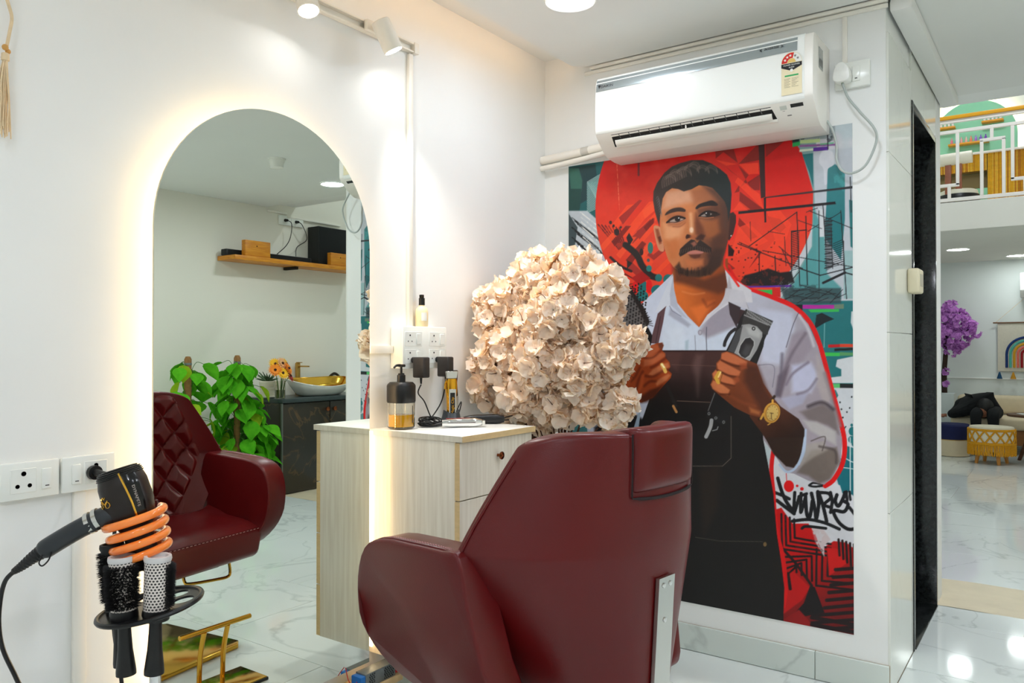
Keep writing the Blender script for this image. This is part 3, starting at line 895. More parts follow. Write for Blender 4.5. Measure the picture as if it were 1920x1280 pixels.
stroke([(1304, 1006), (1350, 1013), (1430, 1014)], 1.0, (104, 96, 88), 1, .8)
blob((1434, 1019), 3.2, 4.2, (132, 104, 66), 1.2)
fill([(1310, 880), (1350, 870), (1345, 950), (1320, 1000)], (52, 40, 34), 18, .6)
fill([(1115, 800), (1180, 770), (1230, 800), (1200, 900), (1120, 900)], (24, 22, 24), 8)
fill(zC((345, 1170), (375, 1070), (395, 1050), (380, 1170)), (150, 168, 186), 1.2)
stroke(zC((590, 870), (650, 1010)), 6, (44, 42, 42), 1.5)
stroke(zC((632, 1012), (655, 1055)), 4.5, (196, 140, 84), 1.2)
# straps
fill(zC((582, 285), (520, 340), (500, 420), (462, 556), (525, 560), (560, 400), (575, 310)), (92, 66, 70), 1.3)
stroke(zC((540, 360), (505, 555)), 1.2, (58, 40, 44), 1.2)
fill(zC((1035, 262), (1090, 300), (1160, 320), (1110, 420), (1080, 400)), (62, 44, 46), 1.5)
fill(zD((180, 98), (270, 140), (240, 290), (190, 190)), (60, 48, 52), 1.5)
# ---- round hair brush in the left hand
fill(zC((160, 150), (200, 190), (290, 120), (330, 180), (400, 290), (455, 420), (390, 480), (300, 430), (250, 410), (200, 300)), (96, 92, 92), 1.5)
fill(zC((290, 110), (330, 160), (420, 300), (462, 400), (440, 440), (380, 300), (310, 180)), (46, 40, 40), 2)
for i in range(9):
    for j in range(16):
        x, y = 205 + i * 22 + j * 9 + (j % 2) * 11, 205 - i * 10 + j * 18
        if 190 < x < 440:
            blob(zC((x, y))[0], 1.7, 2.0, (28, 26, 26), .9)
for k in range(30):
    x, y = 300 + k * 5.2, 130 + k * 10
    stroke(zC((x, y), (x + 36, y - 6 + (k % 3) * 9)), 1.1, (26, 22, 22), .9)
stroke(zC((155, 160), (215, 115), (290, 92)), 4.5, (44, 40, 42), 1.2, smooth=True)
stroke(zC((370, 480), (440, 440)), 4, (176, 168, 164), 1.2)
fill(zC((380, 490), (450, 440), (480, 500), (470, 570), (420, 600)), (26, 24, 25), 1.3)
# ---- left hand
fill(zH((120, 780), (190, 660), (250, 480), (300, 330), (400, 230), (540, 130), (620, 100), (690, 90), (715, 130), (690, 200), (740, 250), (735, 300), (800, 370), (810, 430), (780, 480), (830, 530), (815, 590), (720, 690), (640, 780), (560, 870), (400, 940), (250, 900), (120, 850)), (150, 62, 26), 1.4)
fill(zH((420, 230), (560, 120), (640, 130), (660, 190), (520, 290), (440, 310)), (166, 84, 50), 4)
fill(zH((440, 320), (640, 230), (730, 240), (735, 290), (560, 400), (430, 430)), (176, 92, 56), 5)
fill(zH((560, 470), (680, 400), (780, 370), (800, 430), (700, 510), (560, 560), (500, 540)), (188, 106, 66), 5)
fill(zH((600, 660), (660, 600), (780, 530), (815, 550), (760, 620), (620, 700)), (186, 106, 66), 5)
for pts, wd in (([(430, 310), (560, 300), (680, 200)], 3), ([(540, 440), (620, 400), (740, 310)], 4), ([(460, 560), (560, 570), (690, 500), (780, 470)], 4), ([(440, 700), (520, 640), (600, 640)], 4), ([(420, 500), (360, 620), (330, 760)], 3.5), ([(250, 640), (320, 560), (380, 440)], 3)):
    stroke(zH(*pts), wd, (84, 28, 14), 5, .75, smooth=True)
for pts in ([(300, 420), (260, 560), (200, 700)], [(420, 560), (400, 700), (330, 820)], [(330, 340), (420, 330)]):
    stroke(zH(*pts), 4, (188, 84, 38), 6, .7, smooth=True)
fill(zH((380, 860), (520, 760), (640, 720), (700, 690), (600, 850), (470, 930), (400, 940)), (70, 30, 18), 8, .85)
fill(zH((640, 110), (700, 92), (714, 130), (690, 196), (650, 160)), (104, 56, 42), 4)
stroke(zH((690, 400), (720, 450), (740, 500)), 6.5, (216, 176, 90), 1.3)
stroke(zH((690, 398), (722, 440)), 3, (250, 232, 180), 1.2)
# ---- clipper
fill(zK((440, 95), (690, 205), (610, 380), (600, 440), (540, 600), (430, 760), (330, 980), (270, 1120), (230, 1165), (75, 1090), (80, 1030), (150, 870), (260, 470), (330, 330), (390, 170)), (34, 33, 34), 1.3)
fill(zK((420, 150), (440, 95), (660, 225), (640, 330), (600, 330), (560, 270), (470, 230), (400, 240)), (58, 56, 56), 2)
for k in range(21):
    x, y = 445 + k * 11, 112 + k * 5.4
    stroke(zK((x + 6, y - 12), (x - 4, y + 34)), .9, (24, 24, 24), .8)
    stroke(zK((x + 11, y - 8), (x + 2, y + 34)), .9, (190, 190, 190), .8)
stroke(zK((425, 150), (640, 240)), 2, (150, 150, 150), 1.2)
fill(zK((400, 240), (470, 232), (540, 255), (590, 310), (590, 350), (540, 470), (470, 580), (440, 560), (330, 500), (380, 380)), (150, 150, 150), 1.4, smooth=False)
fill(zK((300, 420), (350, 300), (410, 245), (380, 380), (330, 500), (270, 480)), (72, 72, 74), 2)
fill(zK((440, 260), (540, 270), (580, 320), (560, 360), (470, 330)), (182, 182, 182), 8, .8)
fill(zK((365, 500), (380, 430), (430, 360), (480, 350), (520, 390), (520, 430), (480, 530), (430, 560), (390, 540)), (176, 176, 176), 1.2)
fill(zK((372, 495), (390, 430), (435, 366), (478, 358), (512, 394), (510, 430), (470, 520), (430, 548), (395, 530)), (44, 42, 44), 1.2)
fill(zK((400, 500), (440, 420), (500, 430), (470, 510), (430, 540)), (84, 82, 84), 10, .7)
blob(zK((510, 275))[0], 3.6, 3.8, (44, 42, 42), 1)
blob(zK((510, 275))[0], 1.4, 1.6, (190, 190, 190), .8)
stroke(zK((340, 280), (290, 320), (250, 390), (240, 430)), 6, (46, 44, 46), 1.2, smooth=True)
stroke(zK((150, 870), (90, 1030)), 1.6, (130, 130, 130), 1.2, .8)
for q in ((97, 1058), (160, 1098), (232, 1136)):
    blob(zK(q)[0], 2.8, 3.0, (120, 120, 120), 1)
    blob(zK(q)[0], 1.2, 1.2, (40, 40, 40), .8)
stroke(zK((120, 1120), (110, 1180), (70, 1270)), 7, (172, 172, 172), 1.3, smooth=True)
stroke(zK((130, 1215), (170, 1205), (180, 1180)), 1.8, (150, 150, 150), 1)
# ---- right forearm and hand
fill(zD((330, 930), (480, 770), (560, 860), (690, 950), (735, 1030), (725, 1180), (690, 1275), (600, 1290), (520, 1210), (420, 1050)), grad((86, 44, 28), (42, 28, 24), (1420, 770), (1470, 850)), 1.4)
fill(zE((590, 0), (840, 0), (820, 110), (770, 190), (720, 180), (640, 100)), (52, 36, 30), 3)
stroke(zD((740, 1030), (730, 1180), (690, 1280)), 4, (176, 190, 214), 1.6, smooth=True)
stroke(zE((840, 0), (820, 110), (780, 190), (725, 215), (680, 170)), 4.5, (180, 196, 220), 1.5, smooth=True)
fill(zK((260, 485), (320, 500), (440, 560), (540, 600), (600, 780), (680, 900), (720, 960), (600, 1100), (470, 1070), (330, 1000), (220, 910), (150, 850), (110, 790), (130, 740), (125, 690), (165, 650), (165, 590), (205, 550), (215, 500)), (118, 58, 32), 1.5)
fill(zK((430, 600), (550, 620), (640, 860), (700, 950), (600, 1060), (500, 900), (420, 760)), (74, 38, 26), 14, .9)
fill(zK((215, 505), (265, 488), (340, 520), (450, 580), (440, 620), (360, 610), (210, 560)), (190, 104, 66), 4)
fill(zK((170, 600), (200, 568), (300, 620), (390, 670), (370, 720), (280, 700), (180, 650)), (188, 104, 66), 4)
fill(zK((130, 690), (160, 655), (250, 700), (350, 760), (330, 800), (220, 770), (140, 730)), (192, 108, 68), 4)
fill(zK((115, 790), (140, 748), (220, 790), (290, 840), (270, 890), (200, 870), (130, 830)), (194, 112, 70), 4)
for pts in ([(215, 565), (320, 615), (430, 620)], [(170, 655), (270, 705), (370, 720)], [(150, 745), (230, 780), (330, 800)], [(200, 880), (290, 880)]):
    stroke(zK(*pts), 3, (84, 36, 20), 3, .85, smooth=True)
fill(zK((380, 600), (440, 590), (450, 640), (390, 660)), (150, 70, 38), 6, .8)
fill(zK((320, 740), (370, 700), (380, 760), (330, 790)), (156, 76, 42), 6, .8)
fill(zK((470, 1000), (570, 1040), (560, 1070), (480, 1050)), (196, 116, 66), 8, .8)
stroke(zK((300, 900), (420, 960), (520, 990)), 3, (150, 76, 44), 8, .7, smooth=True)
stroke(zK((190, 680), (162, 730), (184, 770)), 7, (206, 158, 60), 1.3)
stroke(zK((205, 676), (185, 720)), 3, (240, 206, 120), 1.2)
stroke(zK((222, 690), (198, 768)), 1.3, (120, 80, 20), 1)
# watch
stroke(zK((560, 1110), (640, 1060), (680, 930), (700, 900)), 5, (52, 36, 28), 2)
blob(zK((676, 1050))[0], 15.5, 19.5, (206, 150, 60), 1.3, rot=.25)
blob(zK((682, 1050))[0], 12.5, 16.5, (150, 96, 34), 1.2, rot=.25)
blob(zK((682, 1050))[0], 11.3, 15.2, (206, 172, 98), 1.2, rot=.25)
stroke(zK((672, 1054), (672, 1110)), 1.2, (70, 46, 22), .9)
stroke(zK((660, 1052), (690, 1056)), 1.2, (70, 46, 22), .9)
for k in range(12):
    a = k * PI / 6
    blob((zK((682, 1050))[0][0] + 9.3 * math.sin(a), zK((682, 1050))[0][1] - 12.6 * math.cos(a)), .7, .9, (110, 74, 30), .8)
stroke(zK((683, 960), (684, 935)), 4, (216, 160, 66), 1.2)
stroke(zK((575, 1105), (600, 1060)), 4, (216, 160, 66), 1.2)
stroke(zK((640, 1160), (660, 1150)), 2, (216, 160, 66), 1.2)
# ---- head
stroke(zF((835, 380), (826, 520), (830, 555), (880, 560), (885, 660), (850, 790), (800, 830), (770, 960), (765, 1070), (830, 1160), (900, 1260)), 4, (232, 44, 34), 1.5, smooth=True)
fill(zF((810, 565), (850, 548), (876, 580), (876, 650), (850, 760), (810, 825), (790, 800)), (66, 40, 38), 1.5)
blob(zF((828, 778))[0], 1.2, 1.2, (220, 216, 210), .8)
fill(zF((84, 700), (105, 678), (150, 700), (165, 780), (185, 905), (168, 930), (130, 905), (100, 800)), (206, 138, 102), 1.3, smooth=True)
fill(zF((100, 710), (130, 710), (150, 780), (162, 850), (140, 860), (115, 790)), (136, 62, 36), 4, .8)
fill(zF((125, 790), (150, 780), (165, 830), (140, 840)), (84, 36, 22), 3, .8)
face = zF((165, 420), (145, 560), (148, 700), (165, 800), (188, 900), (225, 1010), (280, 1085), (350, 1130), (450, 1165), (560, 1160), (670, 1100), (745, 1010), (775, 920), (800, 820), (815, 640), (812, 520), (780, 430), (700, 340), (560, 280), (330, 290), (230, 320))
fill(face, grad((204, 124, 76), (96, 56, 42), (1285, 400), (1362, 420)), 1.4)
fill(zF((200, 360), (320, 330), (440, 350), (470, 450), (330, 480), (210, 520), (170, 520)), (214, 160, 130), 14, .85)
fill(zF((440, 340), (600, 310), (700, 370), (760, 470), (700, 440), (560, 440), (470, 480)), (158, 96, 66), 14, .7)
fill(zF((560, 300), (680, 330), (780, 440), (810, 560), (800, 780), (760, 700), (740, 560), (700, 440)), (84, 58, 50), 12, .8)
fill(zF((180, 660), (300, 690), (380, 690), (340, 780), (240, 840), (190, 800)), (226, 160, 116), 14, .85)
fill(zF((190, 820), (300, 800), (330, 880), (300, 1000), (240, 1000)), (196, 108, 58), 12, .7)
fill(zF((560, 640), (700, 620), (720, 740), (640, 820), (580, 780)), (164, 94, 54), 12, .8)
fill(zF((640, 800), (780, 760), (760, 940), (700, 1060), (640, 1000)), (84, 52, 42), 12, .8)
# brows and eyes
fill(zF((205, 560), (400, 545), (400, 640), (330, 690), (230, 680)), (150, 84, 56), 10, .5)
fill(zF((500, 520), (700, 480), (740, 580), (640, 620), (520, 610)), (88, 54, 44), 10, .7)
fill(zF((195, 582), (212, 548), (268, 515), (340, 505), (388, 524), (384, 548), (320, 545), (250, 560)), (58, 42, 38), 2.2, smooth=True)
fill(zF((488, 508), (520, 475), (590, 450), (650, 438), (697, 468), (692, 490), (620, 490), (540, 502), (500, 522)), (44, 36, 36), 2.2, smooth=True)
fill(zF((215, 648), (260, 600), (320, 582), (372, 595), (394, 615), (350, 642), (280, 658)), (78, 44, 34), 2.2, smooth=True)
fill(zF((238, 640), (278, 618), (330, 609), (374, 617), (338, 634), (282, 645)), (168, 148, 136), 1.6, smooth=True)
blob(zF((314, 621))[0], 5.2, 4.0, (38, 32, 34), 1.2)
blob(zF((326, 606))[0], 1.2, 1.2, (236, 236, 236), .8)
stroke(zF((212, 650), (262, 610), (320, 593), (384, 608)), 3.2, (40, 26, 24), 1.2, smooth=True)
stroke(zF((240, 655), (310, 655), (388, 622)), 1.2, (206, 140, 110), 1.2, smooth=True)
stroke(zF((270, 690), (340, 688), (392, 650)), 1.4, (150, 84, 56), 2, .8, smooth=True)
fill(zF((520, 592), (560, 550), (610, 534), (670, 546), (724, 572), (660, 596), (590, 602)), (48, 34, 32), 2.2, smooth=True)
fill(zF((538, 588), (572, 568), (610, 559), (646, 569), (610, 585), (572, 592)), (150, 136, 128), 1.6, smooth=True)
blob(zF((604, 571))[0], 5.0, 3.8, (36, 30, 32), 1.2)
blob(zF((590, 560))[0], 1.2, 1.2, (240, 240, 240), .8)
stroke(zF((522, 590), (562, 558), (612, 543), (690, 558)), 3.0, (30, 22, 22), 1.2, smooth=True)
stroke(zF((524, 598), (590, 606), (660, 600)), 1.2, (196, 120, 80), 1.2, smooth=True)
# nose
fill(zF((490, 560), (520, 620), (560, 700), (580, 780), (540, 800), (490, 760), (480, 660)), (104, 54, 36), 9, .85)
fill(zF((400, 560), (440, 560), (450, 740), (420, 770), (385, 740), (400, 640)), (196, 118, 70), 8, .7)
stroke(zF((440, 570), (446, 660), (450, 740)), 5, (232, 176, 132), 6, .9, smooth=True)
blob(zF((448, 722))[0], 3.6, 5, (246, 214, 186), 4, .9)
fill(zF((392, 790), (405, 765), (435, 770), (450, 790), (420, 800), (400, 808)), (64, 30, 24), 2.5, smooth=True)
fill(zF((480, 800), (540, 760), (580, 775), (560, 820), (500, 820)), (60, 34, 30), 5, .9)
fill(zF((430, 780), (470, 770), (500, 790), (470, 812), (440, 800)), (168, 90, 54), 4, .8)
# moustache, mouth, beard
fill(zF((330, 962), (338, 905), (395, 852), (445, 812), (480, 820), (500, 850), (530, 815), (580, 850), (640, 895), (640, 935), (560, 932), (490, 912), (430, 925), (370, 962), (340, 978)), (48, 36, 34), 2.6, smooth=False)
for k in range(40):
    x = 345 + k * 7.2
    y = 930 - abs(490 - x) * -.05 - (60 - abs(490 - x) * .25)
    stroke(zF((x, y), (x + (x - 490) * .12, y + 40)), .9, (84, 66, 60) if k % 3 else (28, 22, 22), .9, .8)
fill(zF((440, 850), (480, 830), (500, 860), (470, 882)), (176, 104, 84), 4, .8)
fill(zF((405, 945), (450, 922), (500, 920), (565, 935), (520, 955), (450, 958)), (190, 120, 108), 2, smooth=True)
fill(zF((420, 958), (540, 952), (530, 985), (480, 1000), (440, 985)), (92, 48, 38), 4, .9)
fill(zF((380, 1000), (450, 1010), (560, 1000), (560, 1060), (460, 1090), (390, 1060)), (196, 112, 68), 9, .9)
fill(zF((285, 1080), (330, 1030), (350, 1080), (420, 1110), (520, 1110), (600, 1060), (650, 970), (720, 980), (730, 1060), (640, 1150), (520, 1180), (400, 1165), (320, 1130)), (58, 40, 34), 6, .9)
fill(zF((600, 960), (680, 900), (760, 900), (740, 1040), (640, 1100)), (62, 42, 38), 12, .8)
for k in range(60):
    x = prng.uniform(310, 640)
    stroke(zF((x, 1100 + prng.uniform(-20, 30)), (x + prng.uniform(-6, 6), 1150 + prng.uniform(-20, 20))), .8, (36, 26, 24), .9, .6)
# hair
hair = zF((80, 440), (84, 350), (118, 270), (190, 170), (262, 112), (340, 78), (450, 50), (560, 50), (640, 82), (720, 132), (790, 190), (825, 270), (835, 380), (826, 520), (802, 640), (792, 520), (768, 448), (700, 368), (650, 318), (590, 300), (520, 292),
          (450, 330), (375, 352), (320, 328), (262, 320), (205, 358), (172, 420), (160, 500), (146, 600), (140, 690), (118, 620), (96, 540))
fill(hair, grad((62, 52, 50), (40, 48, 50), (1240, 330), (1350, 350)), 1.8)
for k in range(34):
    x = 170 + k * 7
    y = 250 - k * 3.4
    stroke(zF((x, y + 70), (x - 6, y + 10), (x + 12, y - 40)), .9, (150, 128, 118) if k % 3 == 0 else (96, 82, 78), 1, .7, smooth=True)
for (x, y, s) in ((300, 170, 60), (380, 150, 70), (450, 120, 70), (560, 130, 60), (640, 130, 60), (250, 210, 50), (480, 90, 50)):
    for q in range(5):
        stroke(zF((x - s, y + q * 8), (x - s * .2, y - s * .6 + q * 9), (x + s * .7, y - s * .3 + q * 12), (x + s, y + s * .5 + q * 6)), .9, (158, 138, 128) if q % 2 else (104, 92, 88), 1, .6, smooth=True)
for k in range(8):
    stroke(zF((110 + k * 5, 420 + k * 22), (125 + k * 5, 400 + k * 22), (140 + k * 3, 440 + k * 22)), 1, (110, 108, 112), 1, .7, smooth=True)
# paper grain, faint
IMG *= (1 + (NS[..., None] - .5) * .05)

# ---- build the panel
pt = tag(obj('poster', MB().box(PX0, PX1, -0.003, -0.0002, PZ0, PZ1), mat('poster_board', (226, 226, 222), 0.5, noise=(9, 0.02))),
         'large printed poster of a bearded barber holding clippers before a red disc', 'poster')
verts = np.empty((NZ * NX, 3), np.float32)
verts[:, 0] = gx.ravel(); verts[:, 1] = -0.0034; verts[:, 2] = gz.ravel()
ii = np.arange(NZ * NX).reshape(NZ, NX)
quads = np.stack([ii[:-1, :-1], ii[:-1, 1:], ii[1:, 1:], ii[1:, :-1]], -1).reshape(-1, 4)
me = bpy.data.meshes.new('printed_artwork')
me.vertices.add(len(verts)); me.vertices.foreach_set('co', verts.ravel())
me.loops.add(quads.size); me.loops.foreach_set('vertex_index', quads.ravel().astype(np.int32))
me.polygons.add(len(quads))
me.polygons.foreach_set('loop_start', np.arange(0, quads.size, 4, dtype=np.int32))
me.update(calc_edges=True)
at = me.color_attributes.new('print', 'FLOAT_COLOR', 'POINT')
ci = np.clip(IMG, 0, 1)
li = np.where(ci <= .04045, ci / 12.92, ((ci + .055) / 1.055) ** 2.4)
rgba = np.ones((NZ * NX, 4), np.float32)
PRINT_GAIN = 0.98
rgba[:, :3] = np.clip(li.reshape(-1, 3) * PRINT_GAIN, 0, .92)
at.data.foreach_set('color', rgba.ravel())
pm = bpy.data.materials.new('poster_print')
pm.use_nodes = True
pn = pm.node_tree
pa = pn.nodes.new('ShaderNodeAttribute'); pa.attribute_name = 'print'
pb = pn.nodes['Principled BSDF']
pb.inputs['Roughness'].default_value = 0.38
pb.inputs['Specular IOR Level'].default_value = 0.3
pn.links.new(pa.outputs['Color'], pb.inputs['Base Color'])
obj('printed_artwork', me, pm, pt)
# ------------------------------------------------------------------ arched mirror with led backlight
MY0, MY1, MZ0, MZT, MXF = -1.814, -1.104, 0.174, 1.796, 0.062
def arch(y0, y1, z0, zt, n=40):
    r = (y1 - y0) / 2
    c = (y0 + y1) / 2
    zc = zt - r
    return [(y0, z0), (y1, z0), (y1, zc)] + [(c + r * math.cos(a), zc + r * math.sin(a)) for a in [PI * k / n for k in range(1, n)]] + [(y0, zc)]
M_MIRROR = mat('mirror_silver', (232, 238, 230), 0.0, 1.0)
M_GLASSEDGE = mat('mirror_edge', (190, 196, 180), 0.2, 0.3)
t = thing('arched_mirror', 'tall arched wall mirror with a warm glowing edge', 'mirror', (0, -1.459, MZ0))
T = Matrix.Translation((0, 1.459, -MZ0))
a_out = arch(MY0, MY1, MZ0, MZT)
mg = MB()
n = len(a_out)
mg.add([(MXF, y, z) for y, z in a_out], [tuple(range(n))])
obj('mirror_glass', mg.xf(T), M_MIRROR, t)
rim = MB()
rim.add([(MXF - 0.0001, y, z) for y, z in a_out] + [(MXF - 0.006, y, z) for y, z in a_out], [(i, (i + 1) % n, n + (i + 1) % n, n + i) for i in range(n)] + [tuple(range(2 * n - 1, n - 1, -1))])
obj('glass_edge', rim.xf(T), M_GLASSEDGE, t)
IN = 0.045
obj('backing_board', MB().prism(arch(MY0 + IN, MY1 - IN, MZ0 + 0.02, MZT - IN), 0.001, MXF - 0.0065, 'x').xf(T), mat('backing_board', (214, 196, 160), 0.6, noise=(8, 0.1)), t)
ap = arch(MY0 + IN - 0.006, MY1 - IN + 0.006, MZ0 + 0.03, MZT - IN + 0.006)
path = [ap[1 + k] for k in range(len(ap) - 1)] + [ap[0]]
ld = MB()
for (ya, za), (yb, zb) in zip(path[:-1], path[1:]):
    n0 = len(ld.v)
    ld.v += [(0.022, ya, za), (0.022, yb, zb), (0.034, yb, zb), (0.034, ya, za)]
    ld.f.append((n0, n0 + 1, n0 + 2, n0 + 3))
obj('led_strip', ld.xf(T), M_LED, t, 'warm white led strip')

# led driver on a small ledge under the mirror's right corner
t = thing('led_driver', 'small grey perforated led driver with blue and red ends under the mirror', 'power supply', (0.085, -1.10, 0.12))
obj('driver_case', MB().box(-0.022, 0.022, -0.062, 0.066, 0, 0.044, 0.002), mat('driver_metal', (122, 128, 130), 0.4, 0.7, noise=(20, 0.1)), t)
for q in range(2):
    hm = MB()
    for i in range(6):
        for j in range(5 if q else 3):
            y = (0.018 if q else -0.046) + j * 0.0085 + (i % 2) * 0.003
            hm.lathe([(0, 0), (0.0026, 0)], 8, (0.0226, y, 0.007 + i * 0.006), M=Matrix.Rotation(PI / 2, 4, 'Y'))
    obj('vent_holes', hm, M_BLACKPL, t)
obj('terminal_block', MB().box(-0.02, 0.021, -0.082, -0.062, 0.001, 0.040, 0.002), mat('blue_plastic', (20, 110, 190), 0.4, noise=(20, 0.1)), t)
obj('end_cap', MB().box(-0.02, 0.02, 0.066, 0.084, 0.004, 0.036, 0.004), mat('red_plastic', (190, 20, 24), 0.4, noise=(20, 0.1)), t)
wr = MB().tube(cr([(0.0, -0.072, 0.03), (0.01, -0.10, 0.02), (0.0, -0.112, 0.04), (-0.02, -0.105, 0.07)], 6), 0.0013, 6)
obj('lead_wire', wr, MATS['red_plastic'], t)
lt = tag(obj('driver_ledge', MB().box(0.015, 0.112, -1.19, -1.005, 0.098, 0.1195, 0.002), mat('raw_ply', (214, 184, 138), 0.6, noise=(14, 0.2), stretch=(1, 6, 1))),
         'raw plywood ledge carrying the led driver under the mirror', 'ledge')

# ------------------------------------------------------------------ drawer cabinet
M_LAM = mat('pale_wood_laminate', (232, 225, 210), 0.38, noise=(16, 0.1), col2=(214, 204, 186), stretch=(5, 5, 0.25))
M_LAMEDGE = mat('beech_edge', (220, 190, 140), 0.45, noise=(20, 0.12), stretch=(2, 2, 6))
M_CABTOP = mat('white_laminate_top', (240, 240, 234), 0.3, noise=(4, 0.03))
M_DARK = mat('dark_gap', (40, 34, 28), 0.8, noise=(10, 0.1))
CY0, CY1, CXF, CZ0, CZ1 = -1.045, -0.662, 0.386, 0.175, 0.888
t = thing('drawer_cabinet', 'pale wood wall cabinet with stacked drawers between mirror and blossoms', 'cabinet', (0, CY0, CZ0))
T = Matrix.Translation((0, -CY0, -CZ0))
obj('body', MB().box(0.001, 0.358, CY0, CY0 + 0.018, CZ0, CZ1 - 0.0185, 0.0006).box(0.001, 0.358, CY1 - 0.018, CY1, CZ0, CZ1 - 0.0185, 0.0006)
    .box(0.001, 0.352, CY0 + 0.018, CY1 - 0.018, CZ0, CZ0 + 0.018).box(0.001, 0.008, CY0 + 0.018, CY1 - 0.018, CZ0 + 0.018, CZ1 - 0.02).xf(T), M_LAM, t)
obj('inner_gap', MB().box(0.30, 0.3535, CY0 + 0.019, CY1 - 0.019, CZ0 + 0.019, CZ1 - 0.02).xf(T), M_DARK, t)
obj('top_panel', MB().box(0.001, CXF, CY0 - 0.002, CY1 + 0.002, CZ1 - 0.018, CZ1, 0.0006).xf(T), M_CABTOP, t, 'white top panel')
obj('top_edging', MB().box(CXF - 0.001, CXF + 0.0012, CY0 - 0.0022, CY1 + 0.0022, CZ1 - 0.0182, CZ1 - 0.0003).xf(T), M_LAMEDGE, t)
obj('side_edging', MB().box(0.001, CXF, CY0 - 0.0032, CY0 - 0.0021, CZ1 - 0.018, CZ1 - 0.0004).xf(T), M_LAM, t)
zt = CZ1 - 0.021
for k, h in enumerate((0.170, 0.170, 0.170, 0.170)):
    z1 = zt - k * 0.1735
    d = obj('drawer', MB().box(0.356, 0.374, CY0 + 0.001, CY1 - 0.001, z1 - h, z1, 0.001, 1).xf(T), M_LAM, t)
    obj('drawer_edge', MB().box(0.3558, 0.3735, CY0 - 0.0004, CY0 + 0.0012, z1 - h, z1).xf(T), M_LAMEDGE, d)
    obj('knob', MB().lathe([(0.005, 0), (0.004, 0.010), (0.012, 0.014), (0.0125, 0.017), (0.004, 0.0185), (0.003, 0.022), (0, 0.0222)], 20,
                           (0.374, -0.855 + 0.004 * k, z1 - 0.055), M=Matrix.Rotation(PI / 2, 4, 'Y')).xf(T), M_BRONZE, d)
obj('corner_led', MB().box(0.006, 0.020, CY0 - 0.006, CY0 - 0.0035, CZ0 + 0.02, CZ1 - 0.006).xf(T), emission_mat('led_corner', (1.0, 0.74, 0.42), L_LED * 0.28), t, 'bright vertical led strip')

# ------------------------------------------------------------------ surface cable trunking and socket box on the mirror wall
tag(obj('cable_trunking', MB().box(0.0005, 0.014, -0.872, -0.852, 1.22, 2.15, 0.001), M_TRUNK), 'thin vertical cable trunking from the spot track to the socket box', 'trunking')
tag(obj('cable_trunking', MB().box(0.0005, 0.016, -1.055, -0.949, 1.130, 1.156, 0.002), M_TRUNK), 'short horizontal cable trunking between mirror and socket box', 'trunking')
M_BOX = mat('switchbox_plastic', (238, 240, 234), 0.22, noise=(20, 0.02))
t = thing('socket_box', 'white surface box with four sockets above the drawer cabinet', 'socket', (0, -0.838, 1.08))
obj('box_housing', MB().box(0.0005, 0.048, -0.110, 0.110, 0, 0.138, 0.004), M_BOX, t)
fp = obj('face_plate', MB().box(0.048, 0.058, -0.112, 0.112, -0.002, 0.140, 0.004), M_BOX, t)
for i in range(2):
    for j in range(2):
        y, z = (-0.06 if i == 0 else 0.06), (0.098 if j else 0.040)
        s = obj('socket_module', MB().box(0.057, 0.0592, y - 0.042, y + 0.042, z - 0.024, z + 0.024, 0.0008, 1), M_BOX, t)
        hm = MB()
        for yy, zz, r in ((-0.018, 0.012, 0.0032), (-0.027, -0.008, 0.0024), (-0.009, -0.008, 0.0024)):
            hm.lathe([(0, 0), (r, 0)], 10, (0.0594, y + yy, z + zz), M=Matrix.Rotation(PI / 2, 4, 'Y'))
        obj('pin_holes', hm, M_BLACKPL, s)
        obj('rocker', MB().box(0.059, 0.0615, y + 0.012, y + 0.034, z - 0.018, z + 0.018, 0.001, 1), M_BOX, s)

def adapter(y, z, label):
    t = thing('power_adapter', label, 'adapter', (0.0615, y, z))
    obj('adapter_body', MB().box(0.012, 0.062, -0.016, 0.016, -0.058, 0.010, 0.005, 3), mat('adapter_black', (44, 40, 40), 0.45, noise=(120, 0.3)), t)
    obj('plug_neck', MB().lathe([(0.010, 0), (0.010, 0.013)], 14, (0, 0, 0), M=Matrix.Rotation(PI / 2, 4, 'Y')), M_BLACKPL, t)
    return t
ad1 = adapter(-0.905, 1.108, 'black power adapter in the lower left socket, its cable hanging down')
obj('strain_relief', MB().tube([(0.036, 0, -0.052), (0.036, 0, -0.066), (0.038, -0.002, -0.078)], [0.005, 0.004, 0.003], 10), M_BLACKPL, ad1)
ad2 = adapter(-0.782, 1.108, 'black power adapter in the lower right socket behind the gold clipper')
cd = obj('adapter_cable', MB().tube(cr([(0.0995, -0.907, 1.028), (0.094, -0.915, 1.00), (0.09, -0.88, 0.97), (0.10, -0.86, 0.92), (0.115, -0.845, 0.893)], 8), 0.0022, 8), M_BLACKPL)
cd.name = 'cable'
cd.parent = ad1
cd.matrix_parent_inverse = Matrix.Translation((-0.0615, 0.905, -1.108))
c2 = obj('cable', MB().tube(cr([(0.098, -0.782, 1.05), (0.10, -0.785, 1.02), (0.085, -0.79, 0.96), (0.075, -0.83, 0.91), (0.08, -0.87, 0.892)], 8), 0.0022, 8), M_BLACKPL, ad2)
c2.matrix_parent_inverse = Matrix.Translation((-0.0615, 0.782, -1.108))

